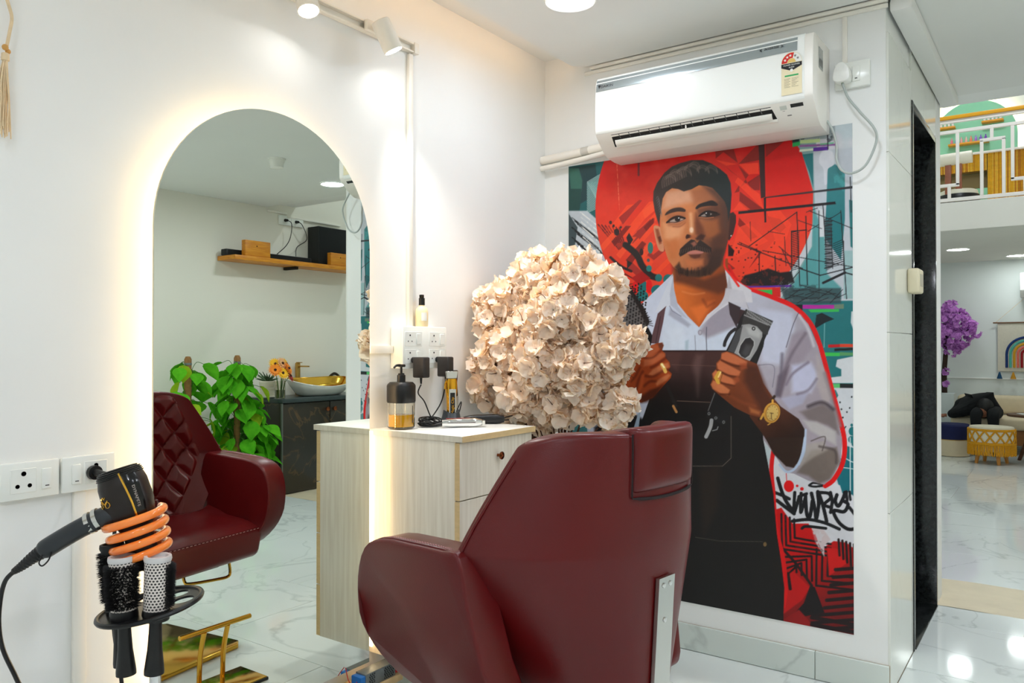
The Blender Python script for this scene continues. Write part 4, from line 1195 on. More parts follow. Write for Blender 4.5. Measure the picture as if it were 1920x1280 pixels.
# ------------------------------------------------------------------ double socket plates low on the mirror wall
def plate(yc, label, plugged):
    t = thing('socket_plate', label, 'socket', (0, yc, 0.826))
    obj('wall_box', MB().box(0.0005, 0.012, -0.056, 0.056, 0.003, 0.077, 0.003), M_BOX, t)
    obj('face_plate', MB().box(0.012, 0.022, -0.060, 0.060, 0, 0.080, 0.004), M_BOX, t)
    sy = 0.014 if plugged else -0.014
    sm = obj('socket_module', MB().box(0.021, 0.0232, sy - 0.026, sy + 0.026, 0.014, 0.066, 0.001, 1), M_BOX, t)
    hm = MB()
    for yy, zz, r in ((0, 0.055, 0.0052), (-0.012, 0.029, 0.0045), (0.012, 0.029, 0.0045)):
        hm.lathe([(0, 0), (r, 0)], 14, (0.0235, sy + yy, zz), M=Matrix.Rotation(PI / 2, 4, 'Y'))
    obj('pin_holes', hm, M_BLACKPL, sm)
    ry = -0.030 if plugged else 0.032
    rk = obj('rocker', MB().box(0.021, 0.0265, ry - 0.010, ry + 0.010, 0.018, 0.062, 0.002), M_BOX, t)
    obj('rocker_mark', MB().box(0.0265, 0.0269, ry - 0.004, ry + 0.004, 0.024, 0.026), M_BLACKPL, rk)
    return t
plate(-2.068, 'white three pin socket plate with switch at the far left edge', False)
plate(-1.943, 'white socket plate with the hair dryer plugged in', True)
tag(obj('cable_trunking', MB().box(0.0005, 0.012, -1.972, -1.943, 0.098, 0.828, 0.002), M_TRUNK), 'vertical cable trunking below the socket plates at left', 'trunking')

# ------------------------------------------------------------------ spot track
t = thing('spot_track', 'white wall track for spotlights high above the mirror', 'light track', (0, -1.1, 2.155))
M_TRACK = mat('track_white', (236, 232, 222), 0.4, noise=(10, 0.03))
obj('rail', MB().box(0.0005, 0.020, -0.50, 0.245, 0, 0.006, 0.001, 1).box(0.0005, 0.020, -0.50, 0.245, 0.028, 0.034, 0.001, 1).box(0.0005, 0.004, -0.50, 0.245, 0.006, 0.028), M_TRACK, t)
obj('end_cap', MB().box(0.0005, 0.024, 0.245, 0.268, -0.002, 0.036, 0.003), M_TRACK, t)
def spot(y, label, face, tip, power, z=2.172):
    t = thing('spotlight', label, 'spotlight', (0, y, z))
    obj('adapter_block', MB().box(0.020, 0.036, -0.035, 0.035, -0.017, 0.017, 0.003), M_TRACK, t)
    a, b = Vector(tip), Vector(face)
    d = (b - a).normalized()
    obj('arm_joint', MB().tube([(0.030, 0, 0), tuple(a + d * 0.05)], 0.011, 12), M_TRACK, t)
    q = d.to_track_quat('Z', 'Y').to_matrix().to_4x4()
    L = (b - a).length
    obj('lamp_can', MB().lathe([(0.0, 0), (0.027, 0.001), (0.030, 0.004), (0.0315, L), (0.0285, L), (0.0275, L - 0.008)], 28, tuple(a), M=q, cap=False), M_TRACK, t)
    obj('lamp_lens', MB().lathe([(0, L - 0.006), (0.028, L - 0.006)], 28, tuple(a), M=q), M_SPOT, t)
    ld_ = bpy.data.lights.new('spot_beam', 'SPOT')
    ld_.energy = power
    ld_.color = (1.0, 0.97, 0.92)
    ld_.spot_size = math.radians(72)
    ld_.spot_blend = 0.8
    ld_.shadow_soft_size = 0.02
    lo = bpy.data.objects.new('spot_beam', ld_)
    COL.objects.link(lo)
    lo.parent = t
    lo.location = b + d * 0.004
    lo.rotation_euler = (-d).to_track_quat('Z', 'Y').to_euler()
spot(-1.36, 'round white spotlight pointing down at the top edge above the mirror', (0.100, -0.02, -0.078), (0.066, -0.012, 0.02), P_SPOT * 0.9)
spot(-1.055, 'white cylindrical spotlight at the right end of the wall track', (0.0985, 0.0189, -0.084), (0.076, -0.02, 0.005), P_SPOT * 2.6)

# ------------------------------------------------------------------ air conditioner
M_AC = mat('ac_white', (240, 242, 238), 0.16, noise=(5, 0.015))
M_ACB = mat('ac_base_white', (234, 230, 222), 0.32, noise=(5, 0.02))
t = thing('air_conditioner', 'white split air conditioner unit mounted above the poster', 'air conditioner', (0.768, 0, 1.883))
AX0, AX1 = -0.402, 0.402
prof = cr([(-0.004, 0.296), (-0.10, 0.296), (-0.185, 0.295), (-0.206, 0.285), (-0.214, 0.25), (-0.219, 0.16), (-0.218, 0.085)], 4) + \
       [(-0.206, 0.068), (-0.150, 0.020), (-0.120, 0.006), (-0.06, 0.0), (-0.004, 0.0)]
obj('casing', MB().prism(prof, AX0, AX1, 'x', 0.004, 2), M_ACB, t)
front = cr([(-0.100, 0.2975), (-0.185, 0.2965), (-0.208, 0.286), (-0.2165, 0.25), (-0.2215, 0.16), (-0.2205, 0.095), (-0.214, 0.078)], 5)
inner = [(y + 0.004, z - 0.002) for y, z in front][::-1]
obj('front_panel', MB().prism(front + inner, AX0 + 0.004, AX1 - 0.028, 'x', 0.001, 1), M_AC, t)
strip = [p for p in cr([(-0.2105, 0.283), (-0.2175, 0.250), (-0.2185, 0.238)], 5)]
sm_ = MB()
def strip_pt(a, b):
    i = b * (len(strip) - 1)
    k = min(int(i), len(strip) - 2)
    f = i - k
    y = strip[k][0] * (1 - f) + strip[k + 1][0] * f
    z = strip[k][1] * (1 - f) + strip[k + 1][1] * f
    return (AX0 + 0.006 + (AX1 - 0.05 - AX0 - 0.006) * a, y - 0.0006, z)
obj('silver_band', sm_.grid(strip_pt, 12, 9), mat('silver_band', (168, 178, 180), 0.25, 0.6, noise=(3, 0.05)), t)
sl0, sl1 = Vector((0, -0.2075, 0.0705)), Vector((0, -0.158, 0.027))
sd = (sl1 - sl0).normalized()
sn_ = Vector((0, sd.z, -sd.y))
if sn_.y > 0:
    sn_ = -sn_
def on_slope(x, s, h):
    p = sl0 + sd * s + sn_ * h
    return (x, p.y, p.z)
sx0, sx1 = -0.338, 0.262
q = MB()
q.add([on_slope(sx0, 0.0, 0.0008), on_slope(sx1, 0.0, 0.0008), on_slope(sx1 + 0.012, 0.056, 0.0008), on_slope(sx0 - 0.004, 0.056, 0.0008)], [(0, 1, 2, 3)])
obj('outlet_slot', q, mat('slot_black', (14, 14, 14), 0.6, noise=(10, 0.1)), t)
for k in range(14):
    x = sx0 + 0.03 + k * 0.041
    f = MB()
    f.add([on_slope(x, 0.002, 0.0012), on_slope(x + 0.003, 0.002, 0.0012), on_slope(x + 0.005, 0.022, 0.0012), on_slope(x + 0.002, 0.022, 0.0012)], [(0, 1, 2, 3)])
    obj('slot_fin', f, mat('fin_grey', (96, 96, 94), 0.5, noise=(10, 0.1)), t)
def louver(s0, h0, s1, h1, x0, x1, m):
    v = []
    for x in (x0, x1):
        for s, h in ((s0, h0), ((s0 + s1) / 2, (h0 + h1) / 2 + 0.003), (s1, h1), (s1, h1 - 0.003), ((s0 + s1) / 2, (h0 + h1) / 2 - 0.001), (s0, h0 - 0.003)):
            v.append(on_slope(x, s, h))
    f = [(i, (i + 1) % 6, 6 + (i + 1) % 6, 6 + i) for i in range(6)] + [tuple(range(5, -1, -1)), tuple(range(6, 12))]
    return MB().add(v, f)
lv = obj('louver', louver(0.026, 0.004, 0.046, 0.009, sx0 + 0.008, sx1 - 0.002, None), M_ACB, t)
obj('louver_hinge', MB().box(-0.045, -0.041, *sorted((on_slope(0, 0.012, 0)[1], on_slope(0, 0.03, 0.012)[1])), *sorted((on_slope(0, 0.03, 0)[2], on_slope(0, 0.012, 0.0)[2]))), M_ACB, lv)
obj('lower_louver', louver(0.050, 0.002, 0.064, 0.003, sx0 + 0.004, sx1 + 0.012, None), M_ACB, t)
q = MB()
q.add([on_slope(0.325, 0.002, 0.001), on_slope(0.366, 0.002, 0.001), on_slope(0.366, 0.016, 0.001), on_slope(0.325, 0.016, 0.001)], [(0, 1, 2, 3)])
obj('display_window', q, M_GLOSSBLK, t)
q = MB()
q.add([on_slope(0.290, 0.004, 0.001), on_slope(0.312, 0.004, 0.001), on_slope(0.312, 0.020, 0.001), on_slope(0.290, 0.020, 0.001)], [(0, 1, 2, 3)])
obj('receiver_window', q, mat('pale_grey', (200, 206, 198), 0.4, noise=(10, 0.02)), t)
q = MB()
q.add([on_slope(0.296, 0.024, 0.001), on_slope(0.304, 0.024, 0.001), on_slope(0.304, 0.0255, 0.001), on_slope(0.296, 0.0255, 0.001)], [(0, 1, 2, 3)])
q.add([on_slope(0.308, 0.042, 0.001), on_slope(0.322, 0.042, 0.001), on_slope(0.322, 0.046, 0.001), on_slope(0.308, 0.046, 0.001)], [(0, 1, 2, 3)])
obj('panel_marks', q, mat('mark_grey', (120, 120, 118), 0.5, noise=(10, 0.02)), t)
# lettering and energy label on the front
RX = Matrix.Rotation(PI / 2, 4, 'X')
def lettering(s, size, x, y, z, parent, m, tilt=0.0, name='lettering', shear=0.0):
    me = text_mesh(s, size, 0.0002, shear=shear)
    me.transform(Matrix.Translation((x, y, z)) @ Matrix.Rotation(tilt, 4, 'X') @ RX)
    return obj(name, me, m, parent)
M_INK = mat('ink_black', (24, 24, 26), 0.5, noise=(10, 0.05))
lettering('DAIKIN', 0.016, AX0 + 0.052, -0.2178, 0.255, t, M_INK, -0.12)
fl_ = MB()
fl_.add([(AX0 + 0.014, -0.2182, 0.263), (AX0 + 0.026, -0.2182, 0.263), (AX0 + 0.019, -0.2188, 0.249)], [(0, 2, 1)])
obj('emblem', fl_, M_INK, t)
lettering('INVERTER', 0.011, 0.268, -0.2178, 0.262, t, M_INK, -0.12, shear=0.25)
for s in (-1, 1):
    br = MB()
    br.add([(0.268 + s * 0.030, -0.2178, 0.268), (0.268 + s * 0.040, -0.2180, 0.262), (0.268 + s * 0.030, -0.2184, 0.256), (0.268 + s * 0.034, -0.2182, 0.262)], [(0, 1, 3), (1, 2, 3)])
    obj('bracket_mark', br, M_INK, t)
EX, EY, EZ = 0.335, -0.2222, 0.150
def lab(poly, m, lift, name, parent):
    q = MB()
    q.add([(EX + px, EY - lift, EZ + pz) for px, pz in poly], [tuple(range(len(poly)))])
    return obj(name, q, m, parent)
arcp = [(0.033 * math.cos(a), 0.050 + 0.034 * math.sin(a)) for a in [PI * k / 16 for k in range(17)]]
el = lab([(0.033, 0.050)] + arcp[1:-1] + [(-0.033, 0.050), (-0.033, -0.055), (0.033, -0.055)], mat('label_cream', (232, 220, 184), 0.4, noise=(20, 0.03)), 0.0004, 'energy_label', t)
el['label'] = 'cream energy rating label with red arc'
def arcseg(a0, a1, r0, r1):
    aa = [a0 + (a1 - a0) * k / 8 for k in range(9)]
    return [(r1 * math.cos(a), 0.050 + r1 * math.sin(a)) for a in aa] + [(r0 * math.cos(a), 0.050 + r0 * math.sin(a)) for a in aa[::-1]]
lab(arcseg(PI * 0.42, PI, 0.014, 0.032), mat('label_red', (214, 34, 26), 0.4, noise=(20, 0.05)), 0.0008, 'red_arc', el)
lab(arcseg(0, PI * 0.41, 0.014, 0.032), mat('label_white', (236, 236, 230), 0.4, noise=(20, 0.02)), 0.0008, 'pale_arc', el)
lab(arcseg(0, PI, 0.001, 0.013), mat('label_yellow', (232, 196, 110), 0.4, noise=(20, 0.05)), 0.0008, 'yellow_half_disc', el)
lab([(-0.033, 0.048), (0.033, 0.048), (0.033, 0.036), (0, 0.022), (-0.033, 0.036)], M_INK, 0.0009, 'black_band', el)
for a in (0.86, 0.70, 0.55, 0.33, 0.16):
    cx, cz = 0.023 * math.cos(PI * a), 0.050 + 0.023 * math.sin(PI * a)
    st = [(cx + (0.0055 if k % 2 == 0 else 0.0023) * math.sin(k * PI / 5), cz + (0.0055 if k % 2 == 0 else 0.0023) * math.cos(k * PI / 5)) for k in range(10)]
    lab(st, MATS['label_white'] if a > 0.5 else MATS['mark_grey'], 0.0012, 'star', el)
lettering('POWER SAVINGS', 0.0068, EX, EY - 0.0012, EZ + 0.042, el, MATS['label_white'])
lettering('GUIDE', 0.006, EX, EY - 0.0012, EZ + 0.034, el, MATS['label_white'])
lab([(0.005 * math.cos(k * PI / 8), 0.024 + 0.005 * math.sin(k * PI / 8)) for k in range(16)], MATS['label_white'], 0.0013, 'round_mark', el)
lab([(-0.022, 0.010), (0.022, 0.010), (0.022, 0.005), (-0.022, 0.005)], mat('label_green', (50, 170, 96), 0.4, noise=(20, 0.05)), 0.0008, 'green_bar', el)
pl = MB()
for k in range(7):
    for x0, x1 in ((-0.024, -0.004 - 0.004 * (k % 2)), (0.0, 0.022 - 0.005 * (k % 3))):
        pl.add([(EX + x0, EY - 0.0008, EZ - 0.002 - k * 0.0045), (EX + x1, EY - 0.0008, EZ - 0.002 - k * 0.0045), (EX + x1, EY - 0.0008, EZ - 0.0032 - k * 0.0045), (EX + x0, EY - 0.0008, EZ - 0.0032 - k * 0.0045)], [(0, 1, 2, 3)])
obj('print_lines', pl, mat('print_grey', (150, 140, 116), 0.5, noise=(10, 0.05)), el)
sb = MB()
sb.add([(AX1 + 0.0006, -0.15, 0.262), (AX1 + 0.0006, -0.095, 0.262), (AX1 + 0.0006, -0.095, 0.192), (AX1 + 0.0006, -0.15, 0.192)], [(0, 1, 2, 3)])
s_ = obj('side_sticker', sb, mat('sticker_grey', (178, 182, 178), 0.5, noise=(300, 0.3)), t)
bb = MB()
for k in range(9):
    y = -0.145 + k * 0.0055
    bb.add([(AX1 + 0.001, y, 0.226), (AX1 + 0.001, y + 0.002 + 0.001 * (k % 2), 0.226), (AX1 + 0.001, y + 0.002 + 0.001 * (k % 2), 0.200), (AX1 + 0.001, y, 0.200)], [(0, 1, 2, 3)])
obj('sticker_bars', bb, MATS['mark_grey'], s_)

# refrigerant pipes from the unit to the corner
t = thing('pipe_sleeve', 'two white insulated pipes running from the air conditioner to the corner', 'pipe', (0, 0, 1.9))
obj('upper_pipe', MB().tube(cr([(0.002, -0.028, 0.048), (0.16, -0.028, 0.055), (0.28, -0.03, 0.062), (0.357, -0.034, 0.062)], 6), 0.017, 14), M_TRUNK, t)
obj('lower_pipe', MB().tube(cr([(0.002, -0.034, 0.012), (0.16, -0.034, 0.022), (0.30, -0.038, 0.034), (0.3575, -0.044, 0.038)], 6), 0.011, 12), M_TRUNK, t)
obj('pipe_tape', MB().tube([(0.20, -0.0285, 0.0575), (0.235, -0.0288, 0.0595)], 0.0176, 14), mat('grey_tape', (206, 202, 192), 0.5, noise=(20, 0.05)), t)

# socket for the air conditioner with plug and cable loop
t = thing('socket_plate', 'white wall socket with a plug to the right of the air conditioner', 'socket', (1.246, 0, 2.072))
obj('face_plate', MB().box(-0.056, 0.056, -0.022, -0.0005, -0.044, 0.044, 0.004), M_BOX, t)
obj('rocker', MB().box(0.002, 0.026, -0.026, -0.021, -0.026, 0.026, 0.002), M_BOX, t)
obj('rocker_mark', MB().box(0.010, 0.018, -0.0265, -0.0258, -0.018, -0.015), M_INK, t)
t2 = thing('power_plug', 'white rounded plug with a grey cable looping down beside the poster', 'plug', (1.222, -0.0265, 2.072))
obj('plug_body', MB().prism(cr([(-0.022, -0.028), (-0.024, 0.006), (-0.010, 0.030), (0.010, 0.030), (0.024, 0.006), (0.022, -0.028)], 4, True), -0.044, 0.0, 'y', 0.006, 3), M_WHITEPL, t2)
obj('wire_ends', MB().tube([(0, -0.022, -0.030), (0, -0.022, -0.037)], 0.004, 8), mat('earth_green', (90, 130, 60), 0.5, noise=(30, 0.4)), t2)
c = MB().tube(cr([(0, -0.022, -0.034), (0.018, -0.024, -0.085), (0.055, -0.026, -0.14), (0.098, -0.026, -0.20), (0.104, -0.02, -0.245), (0.072, -0.016, -0.315), (0.030, -0.014, -0.338), (-0.004, -0.014, -0.325), (-0.022, -0.012, -0.285), (-0.022, -0.012, -0.235), (-0.034, -0.012, -0.185), (-0.052, -0.014, -0.150)], 8), 0.0042, 10)
obj('cable', c, mat('cable_grey', (176, 184, 180), 0.4, noise=(20, 0.05)), t2)
tag(obj('cable_trunking', MB().box(1.213, 1.228, -0.010, -0.0005, 2.117, 2.277, 0.001), M_TRUNK), 'vertical cable trunking above the air conditioner socket', 'trunking')
# call unit on the pillar side
t = thing('door_chime', 'small cream plastic box on the pillar beside the black doorway', 'wall unit', (1.3565, 0.40, 1.395))
obj('unit_body', MB().box(0, 0.040, -0.055, 0.055, -0.045, 0.045, 0.008, 3), mat('cream_plastic', (226, 216, 186), 0.4, noise=(20, 0.03)), t)
obj('unit_grille', MB().box(0.040, 0.0412, -0.03, 0.03, -0.02, 0.025, 0.0004, 1), mat('grille_grey', (190, 184, 164), 0.5, noise=(20, 0.1)), t)
# macrame tassel
t = thing('macrame_tassel', 'cream macrame tassel with wooden beads hanging at the upper left edge', 'tassel', (0.02, -2.120, 1.60))
M_CORD = mat('cotton_cord', (232, 208, 170), 0.9, noise=(60, 0.15), bump=(200, 0.4))
obj('cord', MB().tube(cr([(0, -0.004, 0.30), (0, 0.006, 0.27), (0, 0.012, 0.245), (0, 0.008, 0.215), (0, 0.003, 0.185)], 6), 0.0035, 8), M_CORD, t)
for q in ((0.004, -0.002, 0.178, 0.0065), (0.0, 0.005, 0.172, 0.0055)):
    obj('bead', MB().ball(q[:3], q[3], 14, 10), mat('wood_bead', (214, 160, 84), 0.4, noise=(40, 0.15)), t)
obj('binding', MB().lathe([(0.005, 0.150), (0.008, 0.152), (0.0075, 0.166), (0.004, 0.168)], 14), M_CORD, t)
rnd = random.Random(3)
sk_ = MB()
for k in range(34):
    a, r = rnd.uniform(0, 2 * PI), rnd.uniform(0.001, 0.009)
    x, y = r * math.cos(a), r * math.sin(a)
    ph = rnd.uniform(0, 6)
    sk_.tube(cr([(x * .5, y * .5, 0.152), (x * 1.0, y * 1.2 - 0.002, 0.11), (x * 1.2 + 0.003 * math.sin(ph), y * 1.3 + 0.003 * math.cos(ph), 0.06), (x * 1.1, y * 1.3 + 0.004 * math.sin(ph + 2), rnd.uniform(-0.012, 0.02))], 5), 0.0012, 5)
sk_o = obj('fringe', sk_, M_CORD, t)
obj('top_knot', MB().tube(cr([(0, -0.05, 0.33), (0, -0.03, 0.322), (0, -0.012, 0.31), (0, 0.0, 0.298)], 5), 0.008, 8), M_CORD, t)
# ------------------------------------------------------------------ salon chair (local: x forward, y left, z up)
def leather(name, col, rough=0.31):
    m = mat(name, col, rough, coat=0.06, noise=(7, 0.12), bump=(420, 0.10), spec=0.42)
    m.node_tree.nodes['Principled BSDF'].inputs['Coat Roughness'].default_value = 0.25
    return m
M_LEA = leather('maroon_leather', (92, 10, 13))
M_STITCH = mat('stitch_thread', (196, 150, 150), 0.7, noise=(50, 0.1))
CH = thing('salon_chair', 'maroon leather salon chair seen from behind, facing the mirror', 'chair', (0.915, -1.336, 0), PI - 0.134)

ZB, ZT = 0.42, 0.985
def lerp_tab(tab, z):
    for (a, va), (b, vb) in zip(tab[:-1], tab[1:]):
        if z <= b:
            f = (z - a) / (b - a)
            f = max(0.0, min(1.0, f))
            return va + (vb - va) * f
    return tab[-1][1]
WTAB = [(0.34, 0.12), (0.42, 0.165), (0.47, 0.19), (0.52, 0.217), (0.60, 0.258), (0.70, 0.308), (0.745, 0.325), (0.80, 0.305), (0.88, 0.276), (0.95, 0.248), (0.985, 0.232)]
DTAB = [(0.34, 0.20), (0.47, 0.235), (0.745, 0.255), (0.985, 0.185)]
def half_w(z): return lerp_tab(WTAB, z)
def x_rear(a, z):
    return -0.272 + (0.985 - z) * 0.06 + lerp_tab(DTAB, z) * abs(a) ** 3.2
def back_th(a): return 0.085 - 0.063 * abs(a) ** 5

AA = [-1, -0.985, -0.93, -0.8, -0.6, -0.4, -0.2, 0, 0.2, 0.4, 0.6, 0.8, 0.93, 0.985, 1]
ZZ = [0.34, 0.348, 0.40, 0.46, 0.52, 0.60, 0.68, 0.735, 0.745, 0.755, 0.82, 0.89, 0.945, 0.974, 0.985]
def top_drop(a, z):
    # rounded upper corners
    k = max(0.0, (abs(a) - 0.80) / 0.2)
    return z - 0.03 * k ** 2 * max(0.0, (z - 0.80) / 0.185)
ring = []
vs_, fs_ = [], []
na = len(AA)
for z in ZZ:
    for a in AA:
        vs_.append((x_rear(a, z), a * half_w(z), top_drop(a, z)))
    for a in AA[::-1]:
        vs_.append((x_rear(a, z) + back_th(a), a * half_w(z) * 0.995, top_drop(a, z)))
R = 2 * na
for j in range(len(ZZ) - 1):
    for i in range(R):
        i2 = (i + 1) % R
        fs_.append((j * R + i, j * R + i2, (j + 1) * R + i2, (j + 1) * R + i))
top = (len(ZZ) - 1) * R
for i in range(na - 1):
    fs_.append((i + 1, i, R - 1 - i, R - 2 - i))
    fs_.append((top + i, top + i + 1, top + R - 2 - i, top + R - 1 - i))
bk = obj('backrest', MB().add(vs_, fs_), M_LEA, CH, angle=180)
subsurf(bk, 2)
# piping along the rear edge of the backrest
def rear_edge(sgn):
    out = []
    for k in range(30):
        z = 0.35 + (0.955 - 0.35) * k / 29
        out.append((x_rear(1, z) + 0.004, sgn * (half_w(z) + 0.0005), top_drop(1, z)))
    return out
for sgn in (1, -1):
    obj('piping', MB().tube(rear_edge(sgn), 0.0032, 8), M_LEA, bk)
# quilted front panel
def quilt(u, v):
    a = -0.84 + 1.68 * u
    z = 0.47 + (0.972 - 0.47) * v
    y = a * half_w(z)
    p = abs(((y / 0.068 + z / 0.118) % 1.0) * 2 - 1)
    q = abs(((y / 0.068 - z / 0.118) % 1.0) * 2 - 1)
    d = min(1 - p, 1 - q)
    h = 0.020 * min(1.0, d * 1.9) ** 0.6
    edge = min(1.0, (1 - abs(2 * u - 1)) * 14, (1 - abs(2 * v - 1)) * 14)
    return (x_rear(a, z) + back_th(a) + 0.001 + h * edge, y, z - 0.03 * max(0.0, (abs(a) - 0.8) / 0.2) ** 2 * max(0.0, (z - 0.8) / 0.185))
obj('quilted_panel', MB().grid(quilt, 150, 150), M_LEA, bk, 'diamond quilted maroon leather front', angle=180)
sm = MB()
for fam in (1, -1):
    for k in range(-6, 22):
        seg = []
        for i in range(60):
            z = 0.475 + 0.49 * i / 59
            y = 0.068 * (k - z / 0.118) if fam == 1 else 0.068 * (k - 14 + z / 0.118)
            if abs(y) < 0.82 * half_w(z):
                a = y / half_w(z)
                seg.append((x_rear(a, z) + back_th(a) + 0.0025, y, z))
        if len(seg) > 3:
            for i in range(0, len(seg) - 1, 1):
                p0, p1 = Vector(seg[i]), Vector(seg[i + 1])
                sm.tube([tuple(p0), tuple(p0.lerp(p1, 0.6))], 0.0011, 4, caps=False)
so = obj('stitching', sm, M_STITCH, bk)
so['kind'] = 'stuff'

# headrest let into the top of the back
hw = 0.108
def head_pt(a):
    return a
hz0, hz1 = 0.866, 0.994
def hr(u, v, off):
    a_y = -hw + 2 * hw * u
    z = hz0 + (hz1 - hz0) * v
    a = a_y / half_w(min(z, 0.985))
    e = min(1, (1 - abs(2 * u - 1)) * 5, (1 - abs(2 * v - 1)) * 4)
    return (x_rear(a, z) - off * (0.25 + 0.75 * e ** 0.6), a_y, z)
N1, N2 = 15, 11
hv, hf = [], []
for j in range(N2):
    for i in range(N1):
        hv.append(hr(i / (N1 - 1), j / (N2 - 1), 0.009))
for j in range(N2):
    for i in range(N1):
        p = hr(i / (N1 - 1), j / (N2 - 1), -0.10)
        hv.append((p[0] + (0.012 if 0 < i < N1 - 1 and 0 < j < N2 - 1 else 0), p[1], p[2]))
B0 = N1 * N2
for j in range(N2 - 1):
    for i in range(N1 - 1):
        hf.append((j * N1 + i, (j + 1) * N1 + i, (j + 1) * N1 + i + 1, j * N1 + i + 1))
        hf.append((B0 + j * N1 + i, B0 + j * N1 + i + 1, B0 + (j + 1) * N1 + i + 1, B0 + (j + 1) * N1 + i))
bd = [i for i in range(N1)] + [j * N1 + N1 - 1 for j in range(1, N2)] + [(N2 - 1) * N1 + i for i in range(N1 - 2, -1, -1)] + [j * N1 for j in range(N2 - 2, 0, -1)]
for k in range(len(bd)):
    a, b = bd[k], bd[(k + 1) % len(bd)]
    hf.append((a, b, B0 + b, B0 + a))
hd = obj('headrest', MB().add(hv, hf), M_LEA, CH, angle=180)
subsurf(hd, 1)
M_GAP = mat('seam_shadow', (26, 6, 8), 0.7, noise=(10, 0.1))
gp = MB()
gpts = [(x_rear(y / half_w(0.857), 0.857) - 0.001, y, 0.858 + 0.006 * (1 - (y / hw) ** 2) * -1) for y in [-hw - 0.002 + (2 * hw + 0.004) * k / 12 for k in range(13)]]
gp.tube(gpts, [0.0015] + [0.0034] * 11 + [0.0015], 8)
obj('seam_gap', gp, M_GAP, hd)
for s in (1, -1):
    gv = MB().tube([(x_rear(hw / half_w(min(z, .985)), z) - 0.0005, s * (hw + 0.003), z) for z in (0.86, 0.90, 0.95, 0.982)], 0.0018, 8)
    obj('seam_gap', gv, M_GAP, hd)

# seat tub: arms, seat, front band
def arm(sgn):
    prof = cr([(-0.012, 0.748), (0.04, 0.750), (0.14, 0.746), (0.245, 0.738), (0.310, 0.708), (0.336, 0.640), (0.330, 0.560), (0.302, 0.490), (0.240, 0.435), (0.12, 0.408), (0.02, 0.395),
               (-0.07, 0.388), (-0.128, 0.400), (-0.100, 0.48), (-0.070, 0.58), (-0.040, 0.66)], 3, True)
    mb = MB().prism(prof, 0.258, 0.345, 'y', 0.012, 3)
    def f(x, y, z):
        # lower part tucks in, front toes in a little
        k = max(0.0, (0.56 - z) / 0.17)
        o = y - 0.258
        y2 = y - (0.075 * k ** 1.4) * (1.0 if o > 0.03 else 0.75)
        y2 -= max(0, x) * 0.06
        return (x, sgn * y2, z)
    mb.fn(f)
    if sgn < 0:
        mb.f = [q[::-1] for q in mb.f]
    o = obj('armrest', mb, M_LEA, CH, angle=50)
    # top stitched seam
    s0 = cr([(-0.005, 0.7475), (0.04, 0.7505), (0.14, 0.7465), (0.235, 0.7395), (0.285, 0.722)], 8)
    for off in (0.333,):
        st = MB().tube([(x, sgn * (off - max(0, x) * 0.06), z + 0.0002) for x, z in s0], 0.0028, 6)
        obj('seam_piping', st, M_LEA, o)
    for off in (0.326, 0.3205):
        st = MB()
        pts = [(x, sgn * (off - max(0, x) * 0.06), z + 0.0010) for x, z in cr(s0, 3)]
        for i in range(0, len(pts) - 1, 2):
            st.tube([pts[i], pts[i + 1]], 0.0013, 4, caps=False)
        q = obj('stitching', st, M_STITCH, o)
        q['kind'] = 'stuff'
    return o
arm(1)
arm(-1)
ss = MB().box(0.06, 0.30, -0.258, 0.258, 0.405, 0.515, 0.025, 3).box(-0.16, 0.08, -0.12, 0.12, 0.405, 0.50, 0.02, 2)
obj('seat_base', ss.fn(lambda x, y, z: (x, y * (1 - max(0, (0.50 - z)) * 1.0), z)), M_LEA, CH)
cu = MB().grid(lambda u, v: ((-0.17 + 0.20 * (2 * v - 1) ** 2) * (1 - u) + 0.298 * u, -0.25 + 0.50 * v, 0.508 + 0.028 * (1 - abs(2 * v - 1) ** 4) * (1 - abs(2 * u - 1) ** 6) + 0.055 * abs(2 * v - 1) ** 5 * (1 - u) ** 0.6), 24, 30)
obj('seat_cushion', cu, M_LEA, CH, angle=180)
fs = MB()
pp = [(0.3015, -0.24 + 0.48 * k / 60, 0.506 + 0.0) for k in range(61)]
for i in range(0, 60, 2):
    fs.tube([pp[i], pp[i + 1]], 0.001, 4, caps=False)
q = obj('stitching', fs, M_STITCH, CH)
q['kind'] = 'stuff'

# steel bracket up the back
def br(z, off, y):
    a = y / half_w(z)
    return (x_rear(0, z) - off, y, z)
bp = MB()
zs = [0.30, 0.40, 0.50, 0.60, 0.688]
for z in zs:
    zq = max(z, 0.34)
    sh = 0
    x = x_rear(0, zq) + sh
    for off, y in ((0.002, -0.029), (0.010, -0.029), (0.010, 0.029), (0.002, 0.029)):
        bp.v.append((x - off, y, z))
for j in range(len(zs) - 1):
    for i in range(4):
        bp.f.append((j * 4 + i, j * 4 + (i + 1) % 4, (j + 1) * 4 + (i + 1) % 4, (j + 1) * 4 + i))
bp.f += [(3, 2, 1, 0), tuple(16 + i for i in range(4))]
bo = obj('steel_bracket', bp, M_STEEL, CH, 'polished steel bracket')
for y, z in ((0.012, 0.672), (-0.012, 0.672), (0.002, 0.60)):
    obj('screw', MB().lathe([(0.0055, 0), (0.005, 0.002), (0.0, 0.0026)], 12, (x_rear(0, z) - 0.0102, y, z), M=Matrix.Rotation(-PI / 2 - 0.1, 4, 'Y')), M_CHROME, bo)
obj('bracket_foot', MB().box(-0.10, 0.10, -0.026, 0.026, 0.33, 0.338, 0.002), M_STEEL, CH)
